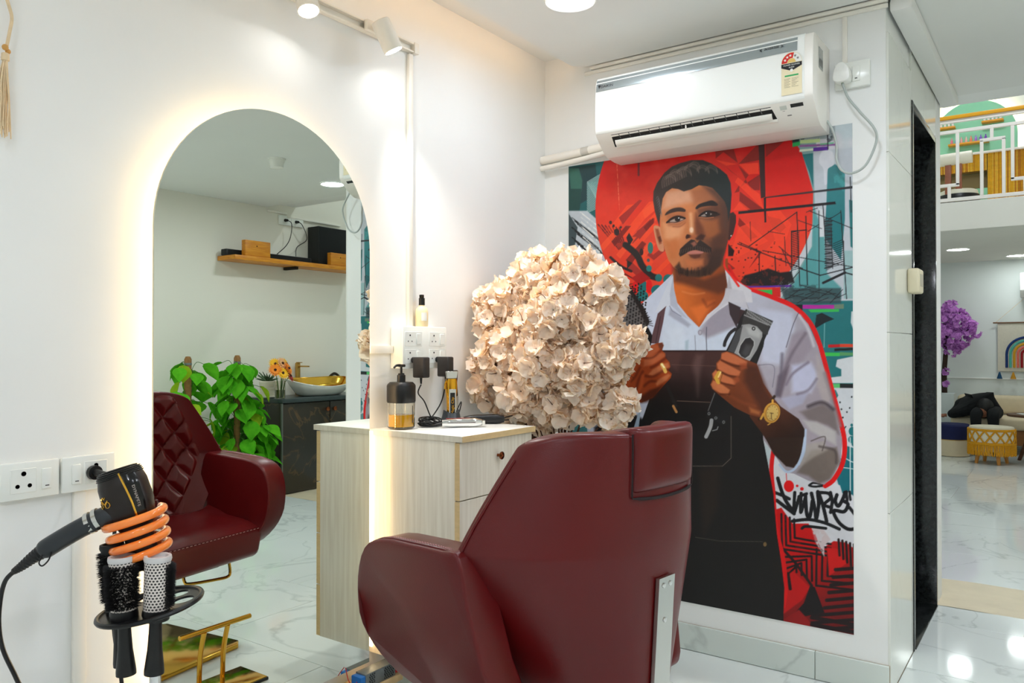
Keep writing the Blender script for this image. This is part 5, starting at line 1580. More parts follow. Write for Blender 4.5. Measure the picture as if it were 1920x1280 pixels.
# mechanism, column and square polished base
obj('seat_frame', MB().box(-0.15, 0.20, -0.14, 0.14, 0.375, 0.40, 0.004).box(-0.18, 0.10, -0.15, 0.09, 0.34, 0.376, 0.004), mat('frame_black', (26, 26, 26), 0.4, 0.4, noise=(20, 0.2)), CH)
obj('pump_column', MB().lathe([(0.055, 0.018), (0.052, 0.03), (0.040, 0.035), (0.040, 0.20), (0.030, 0.205), (0.030, 0.345)], 28, (-0.13, -0.10, 0)), M_GOLD, CH)
obj('base_plate', MB().prism([(-0.15 + x, -0.14 + y) for x, y in ((-0.23, -0.20), (-0.20, -0.23), (0.20, -0.23), (0.23, -0.20), (0.23, 0.20), (0.20, 0.23), (-0.20, 0.23), (-0.23, 0.20))], 0.001, 0.018, 'z', 0.004, 2), M_GOLD, CH, 'square polished gold base plate')
obj('height_handle', MB().tube(cr([(0.16, -0.02, 0.372), (0.165, -0.02, 0.350), (0.18, -0.03, 0.342), (0.22, -0.11, 0.342), (0.235, -0.145, 0.345), (0.235, -0.155, 0.36), (0.225, -0.158, 0.40)], 5), 0.0052, 8), M_GOLD, CH, 'thin bent gold handle')

# ------------------------------------------------------------------ footrest in front of the chair
t = thing('footrest', 'gold tubular footrest standing on a mirrored plate below the mirror', 'footrest', (0.625, -1.245, 0), 0.0)
obj('foot_plate', MB().box(-0.07, 0.08, -0.14, 0.14, 0.001, 0.014, 0.003), M_GOLD, t)
obj('plate_edge', MB().box(-0.073, 0.083, -0.143, 0.143, 0.001, 0.011, 0.002), M_BLACKPL, t)
for y in (-0.045, 0.045):
    obj('leg', MB().tube(cr([(0.05, y, 0.014), (0.045, y, 0.10), (0.035, y, 0.15), (0.02, y, 0.20)], 5), 0.0085, 12), M_GOLD, t)
obj('foot_bar', MB().tube([(0.02, -0.135, 0.205), (0.02, 0.135, 0.205)], 0.0085, 12), M_GOLD, t)
# ------------------------------------------------------------------ things on the cabinet top (z 0.888) and socket box
ZC = 0.8885
def glass_mat(name, col, rough=0.03, ior=1.45):
    return mat(name, col, rough, trans=1.0, ior=ior)
M_CLEAR = glass_mat('clear_plastic', (250, 248, 240))
t = thing('pump_bottle', 'clear pump bottle of orange liquid with a black top beside the mirror', 'bottle', (0.084, -0.985, ZC))
obj('bottle_wall', MB().lathe([(0.0, 0.0), (0.034, 0.0), (0.040, 0.006), (0.041, 0.085), (0.038, 0.088), (0.0385, 0.083), (0.0375, 0.008), (0.032, 0.004), (0, 0.004)], 32, sq=0.75), M_CLEAR, t)
obj('liquid', MB().lathe([(0.0, 0.0045), (0.032, 0.0045), (0.037, 0.009), (0.037, 0.046), (0, 0.046)], 32, sq=0.75), mat('orange_liquid', (255, 190, 24), 0.12, noise=(8, 0.1), sss=0.3), t, 'orange liquid')
obj('shoulder_cap', MB().lathe([(0.0, 0.150), (0.034, 0.150), (0.0405, 0.143), (0.0425, 0.138), (0.0425, 0.088), (0.040, 0.084), (0, 0.084)][::-1], 32, sq=0.75), M_BLACKPL, t)
obj('collar', MB().lathe([(0.0135, 0.150), (0.0135, 0.172), (0.010, 0.174), (0.010, 0.178), (0.005, 0.179)], 20), M_BLACKPL, t)
obj('pump_head', MB().tube([(0, 0, 0.178), (0, 0, 0.202)], 0.004, 10).box(-0.009, 0.009, -0.008, 0.012, 0.198, 0.207, 0.003)
    .tube(cr([(0, 0.0, 0.2035), (0, -0.014, 0.204), (0, -0.026, 0.202), (0, -0.033, 0.196)], 5), [0.004] * 10 + [0.0035] * 6, 8), M_BLACKPL, t)
obj('dip_tube', MB().tube([(0.004, 0.004, 0.012), (0.0, 0.0, 0.09)], 0.002, 8), M_CLEAR, t)
obj('side_print', MB().box(0.0375, 0.0382, 0.010, 0.013, 0.02, 0.075), mat('print_black', (60, 50, 40), 0.5, noise=(400, 0.5)), t)

t = thing('lotion_bottle', 'small cream bottle with black pump standing on the socket box', 'bottle', (0.030, -0.826, 1.2205))
obj('bottle_body', MB().lathe([(0, 0), (0.0205, 0), (0.022, 0.003), (0.022, 0.050), (0.019, 0.062), (0.010, 0.070), (0.009, 0.074), (0, 0.074)], 28), mat('cream_bottle', (244, 222, 178), 0.3, noise=(20, 0.03), sss=0.1), t)
obj('label_panel', MB().grid(lambda u, v: (0.0224 * math.cos(-0.9 + 0.9 * u), 0.0224 * math.sin(-0.9 + 0.9 * u), 0.020 + 0.028 * v), 10, 2), MATS['label_white'], t)
obj('pump_collar', MB().lathe([(0.0105, 0.074), (0.0105, 0.098), (0, 0.098)], 20), M_GLOSSBLK, t)
obj('pump_head', MB().box(-0.006, 0.006, -0.007, 0.006, 0.098, 0.110, 0.002).tube([(0, -0.004, 0.106), (0.002, -0.012, 0.1065)], 0.0028, 8), M_GLOSSBLK, t)

# gold clipper in its charging stand
t = thing('charging_stand', 'dark charging stand with a blue light on the cabinet', 'charger', (0.135, -0.795, ZC), -0.55)
M_CHG = mat('charger_grey', (52, 58, 62), 0.3, noise=(20, 0.1))
st = MB()
st.lathe([(0.040, 0), (0.040, 0.006), (0.036, 0.016), (0.031, 0.030), (0.027, 0.040), (0.019, 0.040), (0.019, 0.018), (0, 0.018)], 28)
st.fn(lambda x, y, z: (x * 0.9, y, z + (0.014 * (abs(y) / 0.03) ** 2 if z > 0.03 else 0)))
obj('stand_body', st, M_CHG, t)
obj('status_light', MB().ball((0.037, 0.0, 0.014), 0.003, 10, 8), mat('blue_light', (30, 110, 220), 0.3, emit=((0.05, 0.3, 1.0), 3.0)), t)
obj('stand_cable', MB().tube(cr([(-0.02, 0.030, 0.02), (-0.03, 0.045, 0.06), (-0.02, 0.042, 0.075), (-0.01, 0.025, 0.05)], 6), 0.002, 8), M_BLACKPL, t)
t = thing('hair_clipper', 'gold hair clipper upright in its charging stand', 'clipper', (0.135, -0.795, ZC + 0.021), -0.55)
body = MB()
def clip_pt(u, v):
    a = 2 * PI * u
    z = 0.135 * v
    w = [0.0135, 0.0155, 0.016, 0.017, 0.0195, 0.0205, 0.0195][min(6, int(v * 6))] if v < 1 else 0.019
    i = min(5, int(v * 6)); f = v * 6 - i
    tab = [0.0125, 0.015, 0.0155, 0.0165, 0.0195, 0.0205, 0.0185]
    w = tab[i] * (1 - f) + tab[i + 1] * f
    c, s = math.cos(a), math.sin(a)
    return (0.014 * math.copysign(abs(c) ** 0.7, c), w * math.copysign(abs(s) ** 0.7, s), z)
body.grid(clip_pt, 32, 22, True)
M_GOLDC = mat('clipper_gold', (226, 168, 50), 0.2, 1.0, noise=(25, 0.1))
body.add([clip_pt(k / 32, 0) for k in range(32)], [tuple(range(31, -1, -1))])
body.add([clip_pt(k / 32, 1) for k in range(32)], [tuple(range(32))])
cb = obj('clipper_body', body, M_GOLDC, t)
obj('name_panel', MB().box(0.0135, 0.0152, -0.0085, 0.0085, 0.016, 0.088, 0.0006, 1), M_GLOSSBLK, t)
obj('front_shine_plate', MB().box(0.0133, 0.0146, -0.0125, 0.0125, 0.012, 0.100, 0.0006, 1), M_STEEL, t)
me = text_mesh('Magic Clip', 0.0135, 0.0002)
me.transform(Matrix.Translation((0.0156, 0.0, 0.045)) @ Matrix(((0, 0, 1, 0), (0, -1, 0, 0), (1, 0, 0, 0), (0, 0, 0, 1))))
obj('lettering', me, M_GOLDC, t)
bl = MB().prism([(-0.017, 0.135), (0.017, 0.135), (0.021, 0.160), (-0.021, 0.160)], -0.003, 0.009, 'x', 0.001, 1)
obj('blade', bl, M_STEEL, t)
obj('blade_base', MB().box(-0.010, 0.010, -0.018, 0.018, 0.128, 0.137, 0.002), M_BLACKPL, t)
obj('taper_lever', MB().tube([(0.004, -0.019, 0.128), (0.006, -0.0245, 0.115), (0.006, -0.024, 0.100)], 0.0028, 8), M_GOLDC, t)

t = thing('hair_trimmer', 'silver hair trimmer lying on the front of the cabinet top', 'trimmer', (0.215, -0.838, ZC), math.atan2(0.105, 0.088))
def trim_pt(u, v):
    a = 2 * PI * u
    x = -0.066 + 0.132 * v
    tab = [0.011, 0.0145, 0.0150, 0.0145, 0.0155, 0.0165, 0.0115]
    i = min(5, int(v * 6)); f = v * 6 - i
    w = tab[i] * (1 - f) + tab[i + 1] * f
    c, s = math.cos(a), math.sin(a)
    return (x, w * math.copysign(abs(c) ** 0.75, c), 0.0150 + w * 0.92 * math.copysign(abs(s) ** 0.75, s) - (0.0 if v < .9 else 0.0))
tb = MB().grid(trim_pt, 28, 22, True)
tb.add([trim_pt(k / 28, 0) for k in range(28)], [tuple(range(27, -1, -1))])
tb.add([trim_pt(k / 28, 1) for k in range(28)], [tuple(range(28))])
obj('trimmer_body', tb.fn(lambda x, y, z: (x, y, max(z, 0.0006))), M_CHROME, t)
obj('trimmer_blade', MB().prism([(-0.012, 0.004), (0.012, 0.004), (0.016, 0.022), (-0.016, 0.022)], 0.066, 0.076, 'x', 0.001, 1), M_STEEL, t)
obj('red_trim', MB().box(-0.05, 0.03, 0.006, 0.012, 0.0275, 0.0295, 0.0008, 1), mat('red_trim', (150, 30, 34), 0.3, noise=(20, 0.1)), t)
obj('cord_boot', MB().tube([(-0.066, 0, 0.013), (-0.088, 0, 0.010)], [0.005, 0.003], 10), M_BLACKPL, t)

t = thing('hair_clipper', 'black hair clipper lying behind the silver trimmer', 'clipper', (0.20, -0.700, ZC), 0.75)
bb = MB()
def blk_pt(u, v):
    a = 2 * PI * u
    x = -0.07 + 0.14 * v
    tab = [0.010, 0.016, 0.018, 0.018, 0.019, 0.020, 0.014]
    i = min(5, int(v * 6)); f = v * 6 - i
    w = tab[i] * (1 - f) + tab[i + 1] * f
    c, s = math.cos(a), math.sin(a)
    return (x, w * math.copysign(abs(c) ** 0.7, c), max(0.0006, 0.016 + w * 0.85 * math.copysign(abs(s) ** 0.7, s)))
bb.grid(blk_pt, 28, 22, True)
bb.add([blk_pt(k / 28, 0) for k in range(28)], [tuple(range(27, -1, -1))])
bb.add([blk_pt(k / 28, 1) for k in range(28)], [tuple(range(28))])
obj('clipper_body', bb, M_BLACKPL, t)
obj('clipper_blade', MB().prism([(-0.015, 0.006), (0.015, 0.006), (0.018, 0.024), (-0.018, 0.024)], -0.084, -0.069, 'x', 0.001, 1), M_STEEL, t)
obj('cord', MB().tube(cr([(0.07, 0, 0.018), (0.10, 0.02, 0.024), (0.12, 0.06, 0.012), (0.09, 0.09, 0.003), (0.02, 0.10, 0.003)], 6), 0.0022, 8), M_BLACKPL, t)

t = thing('spray_bottle', 'clear bottle with a tall glossy black cap behind the gold clipper', 'bottle', (0.040, -0.672, ZC))
obj('bottle_wall', MB().lathe([(0, 0), (0.018, 0), (0.020, 0.004), (0.020, 0.085), (0.018, 0.090), (0.0185, 0.086), (0.0185, 0.005), (0, 0.003)], 24), M_CLEAR, t)
obj('cap', MB().lathe([(0.0185, 0.088), (0.0195, 0.090), (0.0165, 0.135), (0.0195, 0.176), (0.017, 0.180), (0, 0.180)], 24), M_GLOSSBLK, t)

# coiled cable
rnd = random.Random(9)
pts = []
for k in range(150):
    a = k * 0.33
    r = 0.030 + 0.010 * math.sin(k * 0.19)
    pts.append((0.115 + r * 0.75 * math.cos(a) + 0.006 * math.sin(k * .5), -0.880 + r * 1.15 * math.sin(a), ZC + 0.004 + 0.026 * (0.5 + 0.5 * math.sin(k * 0.23)) * (0.4 + 0.6 * abs(math.sin(a * .5)))))
pts += [(0.150, -0.905, ZC + 0.010), (0.160, -0.902, ZC + 0.010)]
tag(obj('coiled_cable', MB().tube(cr(pts, 3), 0.0024, 6), M_BLACKPL), 'tangled coil of black cable between pump bottle and charging stand', 'cable')

# ------------------------------------------------------------------ hair dryer stand at left (local x right, y away, z up as seen from the room)
SX, SY, SZ = 0.4165, -2.0265, 0.0
SR = math.radians(35.2)
K = 1.5 / 1480
def q3(u, v, d=0.0):
    return ((u - 284) * K, d, 0.660 + (1135 - v) * K)
M_STANDBLK = mat('stand_black', (20, 20, 21), 0.3, 0.3, noise=(20, 0.2))
t = thing('dryer_stand', 'chrome pole stand with a black tool tray and orange dryer coil', 'stand', (SX, SY, 0), SR)
obj('pole', MB().tube([(0.004, 0.012, 0.012), (0.004, 0.012, 0.80)], 0.0105, 20), M_CHROME, t)
obj('base', MB().lathe([(0.0, 0.0), (0.15, 0.0), (0.152, 0.006), (0.13, 0.012), (0.03, 0.020), (0.0, 0.022)], 32, (0.004, 0.012, 0.0)), M_STANDBLK, t)
tilt = Matrix.Translation((0, 0, 0.660)) @ Matrix.Rotation(-0.16, 4, 'Y') @ Matrix.Rotation(0.05, 4, 'X')
ry = MB()
RO = 0.092
ry.tube([(RO * math.cos(a), RO * math.sin(a), 0) for a in [k * 2 * PI / 48 for k in range(48)]], 0.0048, 8, closed=True)
tr = obj('tray_rim', ry.xf(tilt), M_STANDBLK, t)
# tray plate with openings: built as spokes and rings
sp = MB()
sp.lathe([(0.012, -0.002), (0.030, -0.002), (0.030, 0.002), (0.012, 0.002), (0.012, -0.002)], 28, cap=False)
HOLES = [(-0.022, -0.048), (0.030, -0.045), (-0.058, 0.010), (0.060, 0.008), (0.032, 0.052), (-0.028, 0.055)]
bmh = bmesh.new()
N = 48
outer = [bmh.verts.new((RO * math.cos(2 * PI * k / N), RO * math.sin(2 * PI * k / N), 0)) for k in range(N)]
edges = [bmh.edges.new((outer[k], outer[(k + 1) % N])) for k in range(N)]
for hx, hy in HOLES:
    rr_ = 0.0195
    hv_ = [bmh.verts.new((hx + rr_ * math.cos(2 * PI * k / 20), hy + rr_ * math.sin(2 * PI * k / 20), 0)) for k in range(20)]
    edges += [bmh.edges.new((hv_[k], hv_[(k + 1) % 20])) for k in range(20)]
bmesh.ops.triangle_fill(bmh, use_beauty=True, use_dissolve=False, edges=edges)
ext = bmesh.ops.extrude_face_region(bmh, geom=bmh.faces[:])
for e in ext['geom']:
    if isinstance(e, bmesh.types.BMVert):
        e.co.z -= 0.004
bmesh.ops.recalc_face_normals(bmh, faces=bmh.faces[:])
pb_ = MB().bm(bmh)
bmh.free()
obj('tray_plate', pb_.xf(tilt), M_STANDBLK, t)
# orange spiral
cpts = []
c0, c1 = Vector(q3(253, 964)), Vector(q3(271, 1042))
axis = (c1 - c0).normalized()
ux = Vector((0, 1, 0)).cross(axis).normalized()
uy = axis.cross(ux).normalized()
for k in range(88):
    a = 2 * PI * k / 24 + 2.3
    f = k / 88
    R_ = 0.052 - 0.006 * f
    cpts.append(tuple(c0.lerp(c1, f) + ux * (R_ * math.cos(a)) + uy * (R_ * math.sin(a))))
M_ORANGE = mat('orange_acrylic', (255, 128, 40), 0.12, noise=(20, 0.1), col2=(255, 150, 70), coat=0.5, sss=0.4)
co = obj('coil_holder', MB().tube(cr(cpts, 2), 0.0080, 12), M_ORANGE, t, 'translucent orange spiral holder')
e = Vector(cpts[-1])
obj('coil_bracket', MB().tube([tuple(e), (0.02, 0.02, 0.715), (0.004, 0.012, 0.70)], 0.006, 8), M_STANDBLK, t)

# hair dryer
t = thing('hair_dryer', 'black hair dryer resting nozzle down in the orange spiral', 'hair dryer', (SX, SY, 0), SR)
M_DRY = mat('dryer_bronze_black', (38, 31, 28), 0.3, 0.2, noise=(12, 0.15))
M_DRYH = mat('dryer_handle', (40, 44, 48), 0.35, noise=(12, 0.15))
top, tip = Vector(q3(222, 878)), Vector(q3(282, 1062))
ax = (tip - top).normalized()
L = (tip - top).length
e1 = Vector((ax.z, 0, -ax.x)).normalized()
if e1.x < 0: e1 = -e1
e2 = Vector((0, 1, 0))
def dry(u, v):
    a = 2 * PI * u
    tab = [(0.0, 0.028), (0.03, 0.037), (0.15, 0.043), (0.35, 0.044), (0.5, 0.039), (0.58, 0.030), (0.66, 0.0265), (0.85, 0.0255), (1.0, 0.0265)]
    r = lerp_tab(tab, v)
    c, s = math.cos(a), math.sin(a)
    p = top + ax * (L * v) + e1 * (r * math.copysign(abs(c) ** 0.85, c)) + e2 * (r * 0.92 * math.copysign(abs(s) ** 0.85, s))
    return tuple(p)
db = MB().grid(dry, 32, 40, True)
db.add([dry(k / 32, 0) for k in range(32)], [tuple(range(32))])
db.add([dry(k / 32, 1) for k in range(32)], [tuple(range(31, -1, -1))])
d_o = obj('dryer_barrel', db, M_DRY, t, angle=60)
gb = MB()
for k in range(5):
    p = top + ax * (L * (0.01 + 0.016 * k))
    r = lerp_tab([(0.0, 0.0285), (0.03, 0.0375), (0.15, 0.0435)], 0.01 + 0.016 * k) + 0.0008
    gb.tube([tuple(p + e1 * (r * math.copysign(abs(math.cos(a)) ** .85, math.cos(a))) + e2 * (r * 0.92 * math.copysign(abs(math.sin(a)) ** .85, math.sin(a)))) for a in [2 * PI * i / 32 for i in range(32)]], 0.0012, 6, closed=True)
q = obj('intake_grille', gb, M_BLACKPL, d_o)
q['kind'] = 'stuff'
# gold trim line and nozzle
def dry_pt(u, v, lift):
    p = Vector(dry(u, v))
    c = top + ax * (L * v)
    n = (p - c).normalized()
    return tuple(p + n * lift)
gl = MB().tube([dry_pt(0.80 + 0.04 * math.sin(v * 3), v, 0.0008) for v in [0.05 + 0.45 * k / 16 for k in range(17)]], 0.002, 6)
obj('gold_trim', gl, M_GOLD, d_o)
pan = MB().grid(lambda u, v: dry_pt(0.83 + 0.10 * u, 0.06 + 0.42 * v, 0.0008), 8, 14)
obj('side_panel', pan, M_GLOSSBLK, d_o)
def wrap_text(s, size, u0, v0, along, flip=1):
    me = text_mesh(s, size, 0.0)
    for vtx in me.vertices:
        x, y = vtx.co.x, vtx.co.y
        r = 0.043
        du, dv = (y / (2 * PI * r), x / L) if along else (x / (2 * PI * r), -y / L)
        p = dry_pt(u0 + du * flip, v0 + dv, 0.0015 if along else 0.0012)
        vtx.co = p
    return me
obj('lettering', wrap_text('DYNAMITE', 0.0085, 0.875, 0.30, True, 1), mat('print_silver', (170, 160, 150), 0.4, noise=(20, 0.1)), d_o)
em = MB()
for (du, dv, r_) in ((-0.035, 0.01, 0.0055), (0.03, 0.012, 0.0055)):
    em.tube([dry_pt(0.66 + du + r_ * math.cos(a) / 0.27, 0.29 + dv + r_ * math.sin(a) / L, 0.0008) for a in [2 * PI * k / 16 for k in range(16)]], 0.0008, 5, closed=True)
em.tube([dry_pt(0.62 + 0.08 * k / 8, 0.275 - 0.02 * math.sin(k * 0.9), 0.0008) for k in range(9)], 0.001, 5)
em.tube([dry_pt(0.635 + 0.05 * k / 8, 0.235 + 0.012 * math.sin(k * 1.3), 0.0008) for k in range(9)], 0.0008, 5)
q = obj('emblem', em, M_GOLD, d_o, 'small gold emblem')
q['kind'] = 'stuff'
# handle with cable
hp = [q3(232, 962, -0.012), q3(205, 966, -0.02), q3(165, 985, -0.028), q3(120, 1012, -0.034), q3(102, 1024, -0.036)]
obj('handle', MB().tube(cr(hp, 6), [0.021, 0.021, 0.0205, 0.0205, 0.02, 0.02, 0.0195, 0.019, 0.019, 0.0185, 0.0185, 0.018, 0.018, 0.018, 0.018, 0.018, 0.018, 0.018, 0.018, 0.018, 0.018, 0.0178, 0.0172, 0.016, 0.0145], 18), M_DRYH, t)
for uv in ((197, 968), (183, 975)):
    p = Vector(q3(*uv, -0.0225))
    d = Vector((-0.9, -0.15, -0.42)).normalized()
    obj('handle_band', MB().tube([tuple(p - d * 0.004), tuple(p + d * 0.004)], 0.0206, 18), M_STEEL, t)
bt = [q3(102, 1024, -0.036), q3(85, 1036, -0.038), q3(66, 1051, -0.04), q3(52, 1060, -0.04)]
obj('cable_boot', MB().tube(cr(bt, 8), [0.0135 - 0.009 * k / 24 + (0.0012 if k % 2 else 0) for k in range(25)], 14), M_BLACKPL, t)
obj('hang_loop', MB().tube(cr([q3(112, 1024, -0.05), q3(106, 1040, -0.052), q3(112, 1046, -0.052), q3(122, 1036, -0.05), q3(126, 1022, -0.048)], 5), 0.0014, 6), M_BLACKPL, t)
obj('power_cord', MB().tube(cr([q3(54, 1059, -0.04), q3(38, 1076, -0.04), q3(26, 1110, -0.035), q3(20, 1160, -0.03), q3(22, 1210, -0.02), q3(34, 1270, 0.0), q3(48, 1340, 0.02), q3(60, 1500, 0.05), q3(75, 1690, 0.06)], 8), 0.0042, 8), M_BLACKPL, t)
# plug in the wall socket and its lead
Mi = (Matrix.Translation((SX, SY, 0)) @ Matrix.Rotation(SR, 4, 'Z')).inverted()
pg = MB().tube([(0.026, -1.937, 0.866), (0.038, -1.937, 0.866)], 0.016, 20).tube([(0.038, -1.937, 0.866), (0.072, -1.934, 0.864)], [0.009, 0.007], 12)
obj('plug', pg.xf(Mi), M_BLACKPL, t)
pc = MB().tube(cr([(0.072, -1.934, 0.864), (0.11, -1.93, 0.84), (0.14, -1.95, 0.70), (0.16, -1.96, 0.55), (0.20, -1.96, 0.40), (0.24, -1.97, 0.10), (0.27, -2.0, 0.008)], 8), 0.0042, 8)
obj('plug_lead', pc.xf(Mi), M_BLACKPL, t)

# round brushes in the tray
def perforated(name):
    m = bpy.data.materials.new(name)
    m.use_nodes = True
    nt = m.node_tree
    b = nt.nodes['Principled BSDF']
    tc = nt.nodes.new('ShaderNodeTexCoord')
    sep = nt.nodes.new('ShaderNodeSeparateXYZ')
    nt.links.new(tc.outputs['Object'], sep.inputs[0])
    at2 = nt.nodes.new('ShaderNodeMath'); at2.operation = 'ARCTAN2'
    nt.links.new(sep.outputs[1], at2.inputs[0]); nt.links.new(sep.outputs[0], at2.inputs[1])
    def mth(op, a, bv):
        n = nt.nodes.new('ShaderNodeMath'); n.operation = op
        nt.links.new(a, n.inputs[0])
        if isinstance(bv, (int, float)): n.inputs[1].default_value = bv
        else: nt.links.new(bv, n.inputs[1])
        return n.outputs[0]
    u = mth('MULTIPLY', at2.outputs[0], 22 / (2 * PI))
    v = mth('MULTIPLY', sep.outputs[2], 1 / 0.0052)
    row = mth('FLOOR', v, 0)
    par = mth('MODULO', row, 2.0)
    u2 = mth('ADD', u, mth('MULTIPLY', par, 0.5))
    fu = mth('SUBTRACT', mth('FRACT', u2, 0), 0.5)
    fv = mth('SUBTRACT', mth('FRACT', v, 0), 0.5)
    d = mth('ADD', mth('MULTIPLY', fu, fu), mth('MULTIPLY', fv, fv))
    hole = mth('LESS_THAN', d, 0.105)
    mx = nt.nodes.new('ShaderNodeMix'); mx.data_type = 'RGBA'
    nt.links.new(hole, mx.inputs[0])
    mx.inputs[6].default_value = (*lin((214, 206, 200)), 1)
    mx.inputs[7].default_value = (*lin((24, 22, 22)), 1)
    nt.links.new(mx.outputs[2], b.inputs['Base Color'])
    b.inputs['Roughness'].default_value = 0.4
    return m
M_PERF = perforated('perforated_barrel')
M_BRISTLE = mat('bristle_black', (16, 15, 15), 0.6, noise=(40, 0.2))
def brush(u, vt, d, r, label, bristle_arc, lean, white=True, h=0.112):
    base = Vector(q3(u, 1140, d))
    t = thing('round_brush', label, 'hair brush', tuple(Vector((SX, SY, 0)) + Matrix.Rotation(SR, 3, 'Z') @ base), SR)
    t.rotation_euler = (lean[1], lean[0], SR)
    obj('barrel', MB().lathe([(r, 0.012), (r, h - 0.008)], 32, cap=False), M_PERF if white else M_BRISTLE, t)
    obj('end_ring', MB().lathe([(r + 0.001, h - 0.010), (r + 0.002, h - 0.006), (r + 0.001, h), (r - 0.004, h), (r - 0.005, h - 0.006), (0, h - 0.008)], 32), mat('ring_pale', (206, 204, 204), 0.3, noise=(20, 0.05)) if white else M_BRISTLE, t)
    obj('collar', MB().lathe([(r + 0.001, -0.006), (r + 0.002, 0.006), (r + 0.001, 0.014), (0, 0.014)], 28), M_BLACKPL, t)
    obj('grip', MB().lathe([(0.011, -0.006), (0.0115, -0.03), (0.013, -0.06), (0.0175, -0.098), (0.0175, -0.105), (0.0, -0.107)], 20), M_BLACKPL, t)
    b = MB()
    rr = random.Random(int(u))
    for k in range(2200):
        a = bristle_arc[0] + (bristle_arc[1] - bristle_arc[0]) * rr.random()
        z = 0.018 + (h - 0.034) * rr.random()
        ln = rr.uniform(0.008, 0.012)
        n = Vector((math.cos(a), math.sin(a), rr.uniform(-0.25, 0.25)))
        p = Vector((r * math.cos(a), r * math.sin(a), z))
        tv = Vector((-math.sin(a), math.cos(a), 0)) * 0.0009
        i = len(b.v)
        b.v += [tuple(p - tv), tuple(p + tv), tuple(p + n * ln), tuple(p + Vector((0, 0, 0.0012)))]
        b.f += [(i, i + 1, i + 2), (i + 1, i + 3, i + 2), (i + 3, i, i + 2)]
    q = obj('bristles', b, M_BRISTLE, t)
    q['kind'] = 'stuff'
    return t
brush(313, 1040, -0.042, 0.0225, 'round brush with bare white perforated barrel in the black tray', (-0.5, 1.6), (0.03, 0.0))
brush(257, 1052, -0.046, 0.0225, 'round brush with black bristles over a perforated barrel in the black tray', (-3.0, 0.2), (-0.04, 0.0))
brush(226, 1030, -0.005, 0.020, 'all black round brush at the left of the black tray', (-3.2, 3.2), (-0.10, 0.0), False, 0.125)
# ------------------------------------------------------------------ peach blossom arrangement in the corner
def petal_mat(name, c0, c1, tr=0.45, ct=None):
    m = bpy.data.materials.new(name)
    m.use_nodes = True
    nt = m.node_tree
    nt.nodes.clear()
    out = nt.nodes.new('ShaderNodeOutputMaterial')
    oi = nt.nodes.new('ShaderNodeObjectInfo')
    ns = nt.nodes.new('ShaderNodeTexNoise')
    ns.inputs['Scale'].default_value = 30
    geo = nt.nodes.new('ShaderNodeNewGeometry')
    nt.links.new(geo.outputs['Position'], ns.inputs['Vector'])
    ad = nt.nodes.new('ShaderNodeMath'); ad.operation = 'MULTIPLY_ADD'
    nt.links.new(oi.outputs['Random'], ad.inputs[0]); ad.inputs[1].default_value = 0.4
    nt.links.new(ns.outputs['Fac'], ad.inputs[2])
    mx = nt.nodes.new('ShaderNodeMix'); mx.data_type = 'RGBA'
    nt.links.new(ad.outputs[0], mx.inputs[0])
    mx.inputs[6].default_value = (*lin(c0), 1)
    mx.inputs[7].default_value = (*lin(c1), 1)
    d = nt.nodes.new('ShaderNodeBsdfDiffuse')
    t = nt.nodes.new('ShaderNodeBsdfTranslucent')
    nt.links.new(mx.outputs[2], d.inputs[0])
    if ct:
        t.inputs[0].default_value = (*lin(ct), 1)
    else:
        nt.links.new(mx.outputs[2], t.inputs[0])
    s = nt.nodes.new('ShaderNodeMixShader')
    s.inputs[0].default_value = tr
    nt.links.new(d.outputs[0], s.inputs[1]); nt.links.new(t.outputs[0], s.inputs[2])
    nt.links.new(s.outputs[0], out.inputs[0])
    MATS[name] = m
    return m
M_PETAL = petal_mat('peach_petal', (255, 236, 212), (255, 252, 245), 0.38, (255, 218, 166))

def blossom_geo(rnd, R=0.040, npet=12):
    mb = MB()
    for k in range(npet):
        ring_ = 0 if k < 5 else 1
        a = k * 2.399 + rnd.uniform(-.3, .3)
        el = rnd.uniform(0.2, 0.75) if ring_ == 0 else rnd.uniform(-0.4, 0.2)
        d = Vector((math.cos(a) * math.cos(el), math.sin(a) * math.cos(el), math.sin(el)))
        s = Vector((-math.sin(a), math.cos(a), 0))
        n = d.cross(s)
        L = R * rnd.uniform(0.75, 1.15)
        w = L * rnd.uniform(0.5, 0.75)
        i0 = len(mb.v)
        tw = rnd.uniform(-.5, .5)
        for j in range(5):
            f = j / 4
            wid = w * (0.22, 0.72, 1.0, 0.98, 0.56)[j]
            for i in range(5):
                g = (i - 2) / 2
                ruff = 0.17 * L * math.sin(i * 2.9 + k) * f + 0.22 * L * g * g * (1 - f) + rnd.uniform(-.10, .10) * L * f
                tipf = f + (rnd.uniform(-.07, .07) if j == 4 else 0) - 0.16 * g * g * f
                p = d * (L * tipf + 0.003) + (s * math.cos(tw * f) + n * math.sin(tw * f)) * (g * wid) + n * (ruff + 0.14 * L * f * f)
                mb.v.append(tuple(p))
        for j in range(4):
            for i in range(4):
                q = i0 + j * 5 + i
                mb.f.append((q, q + 1, q + 6, q + 5))
    return mb
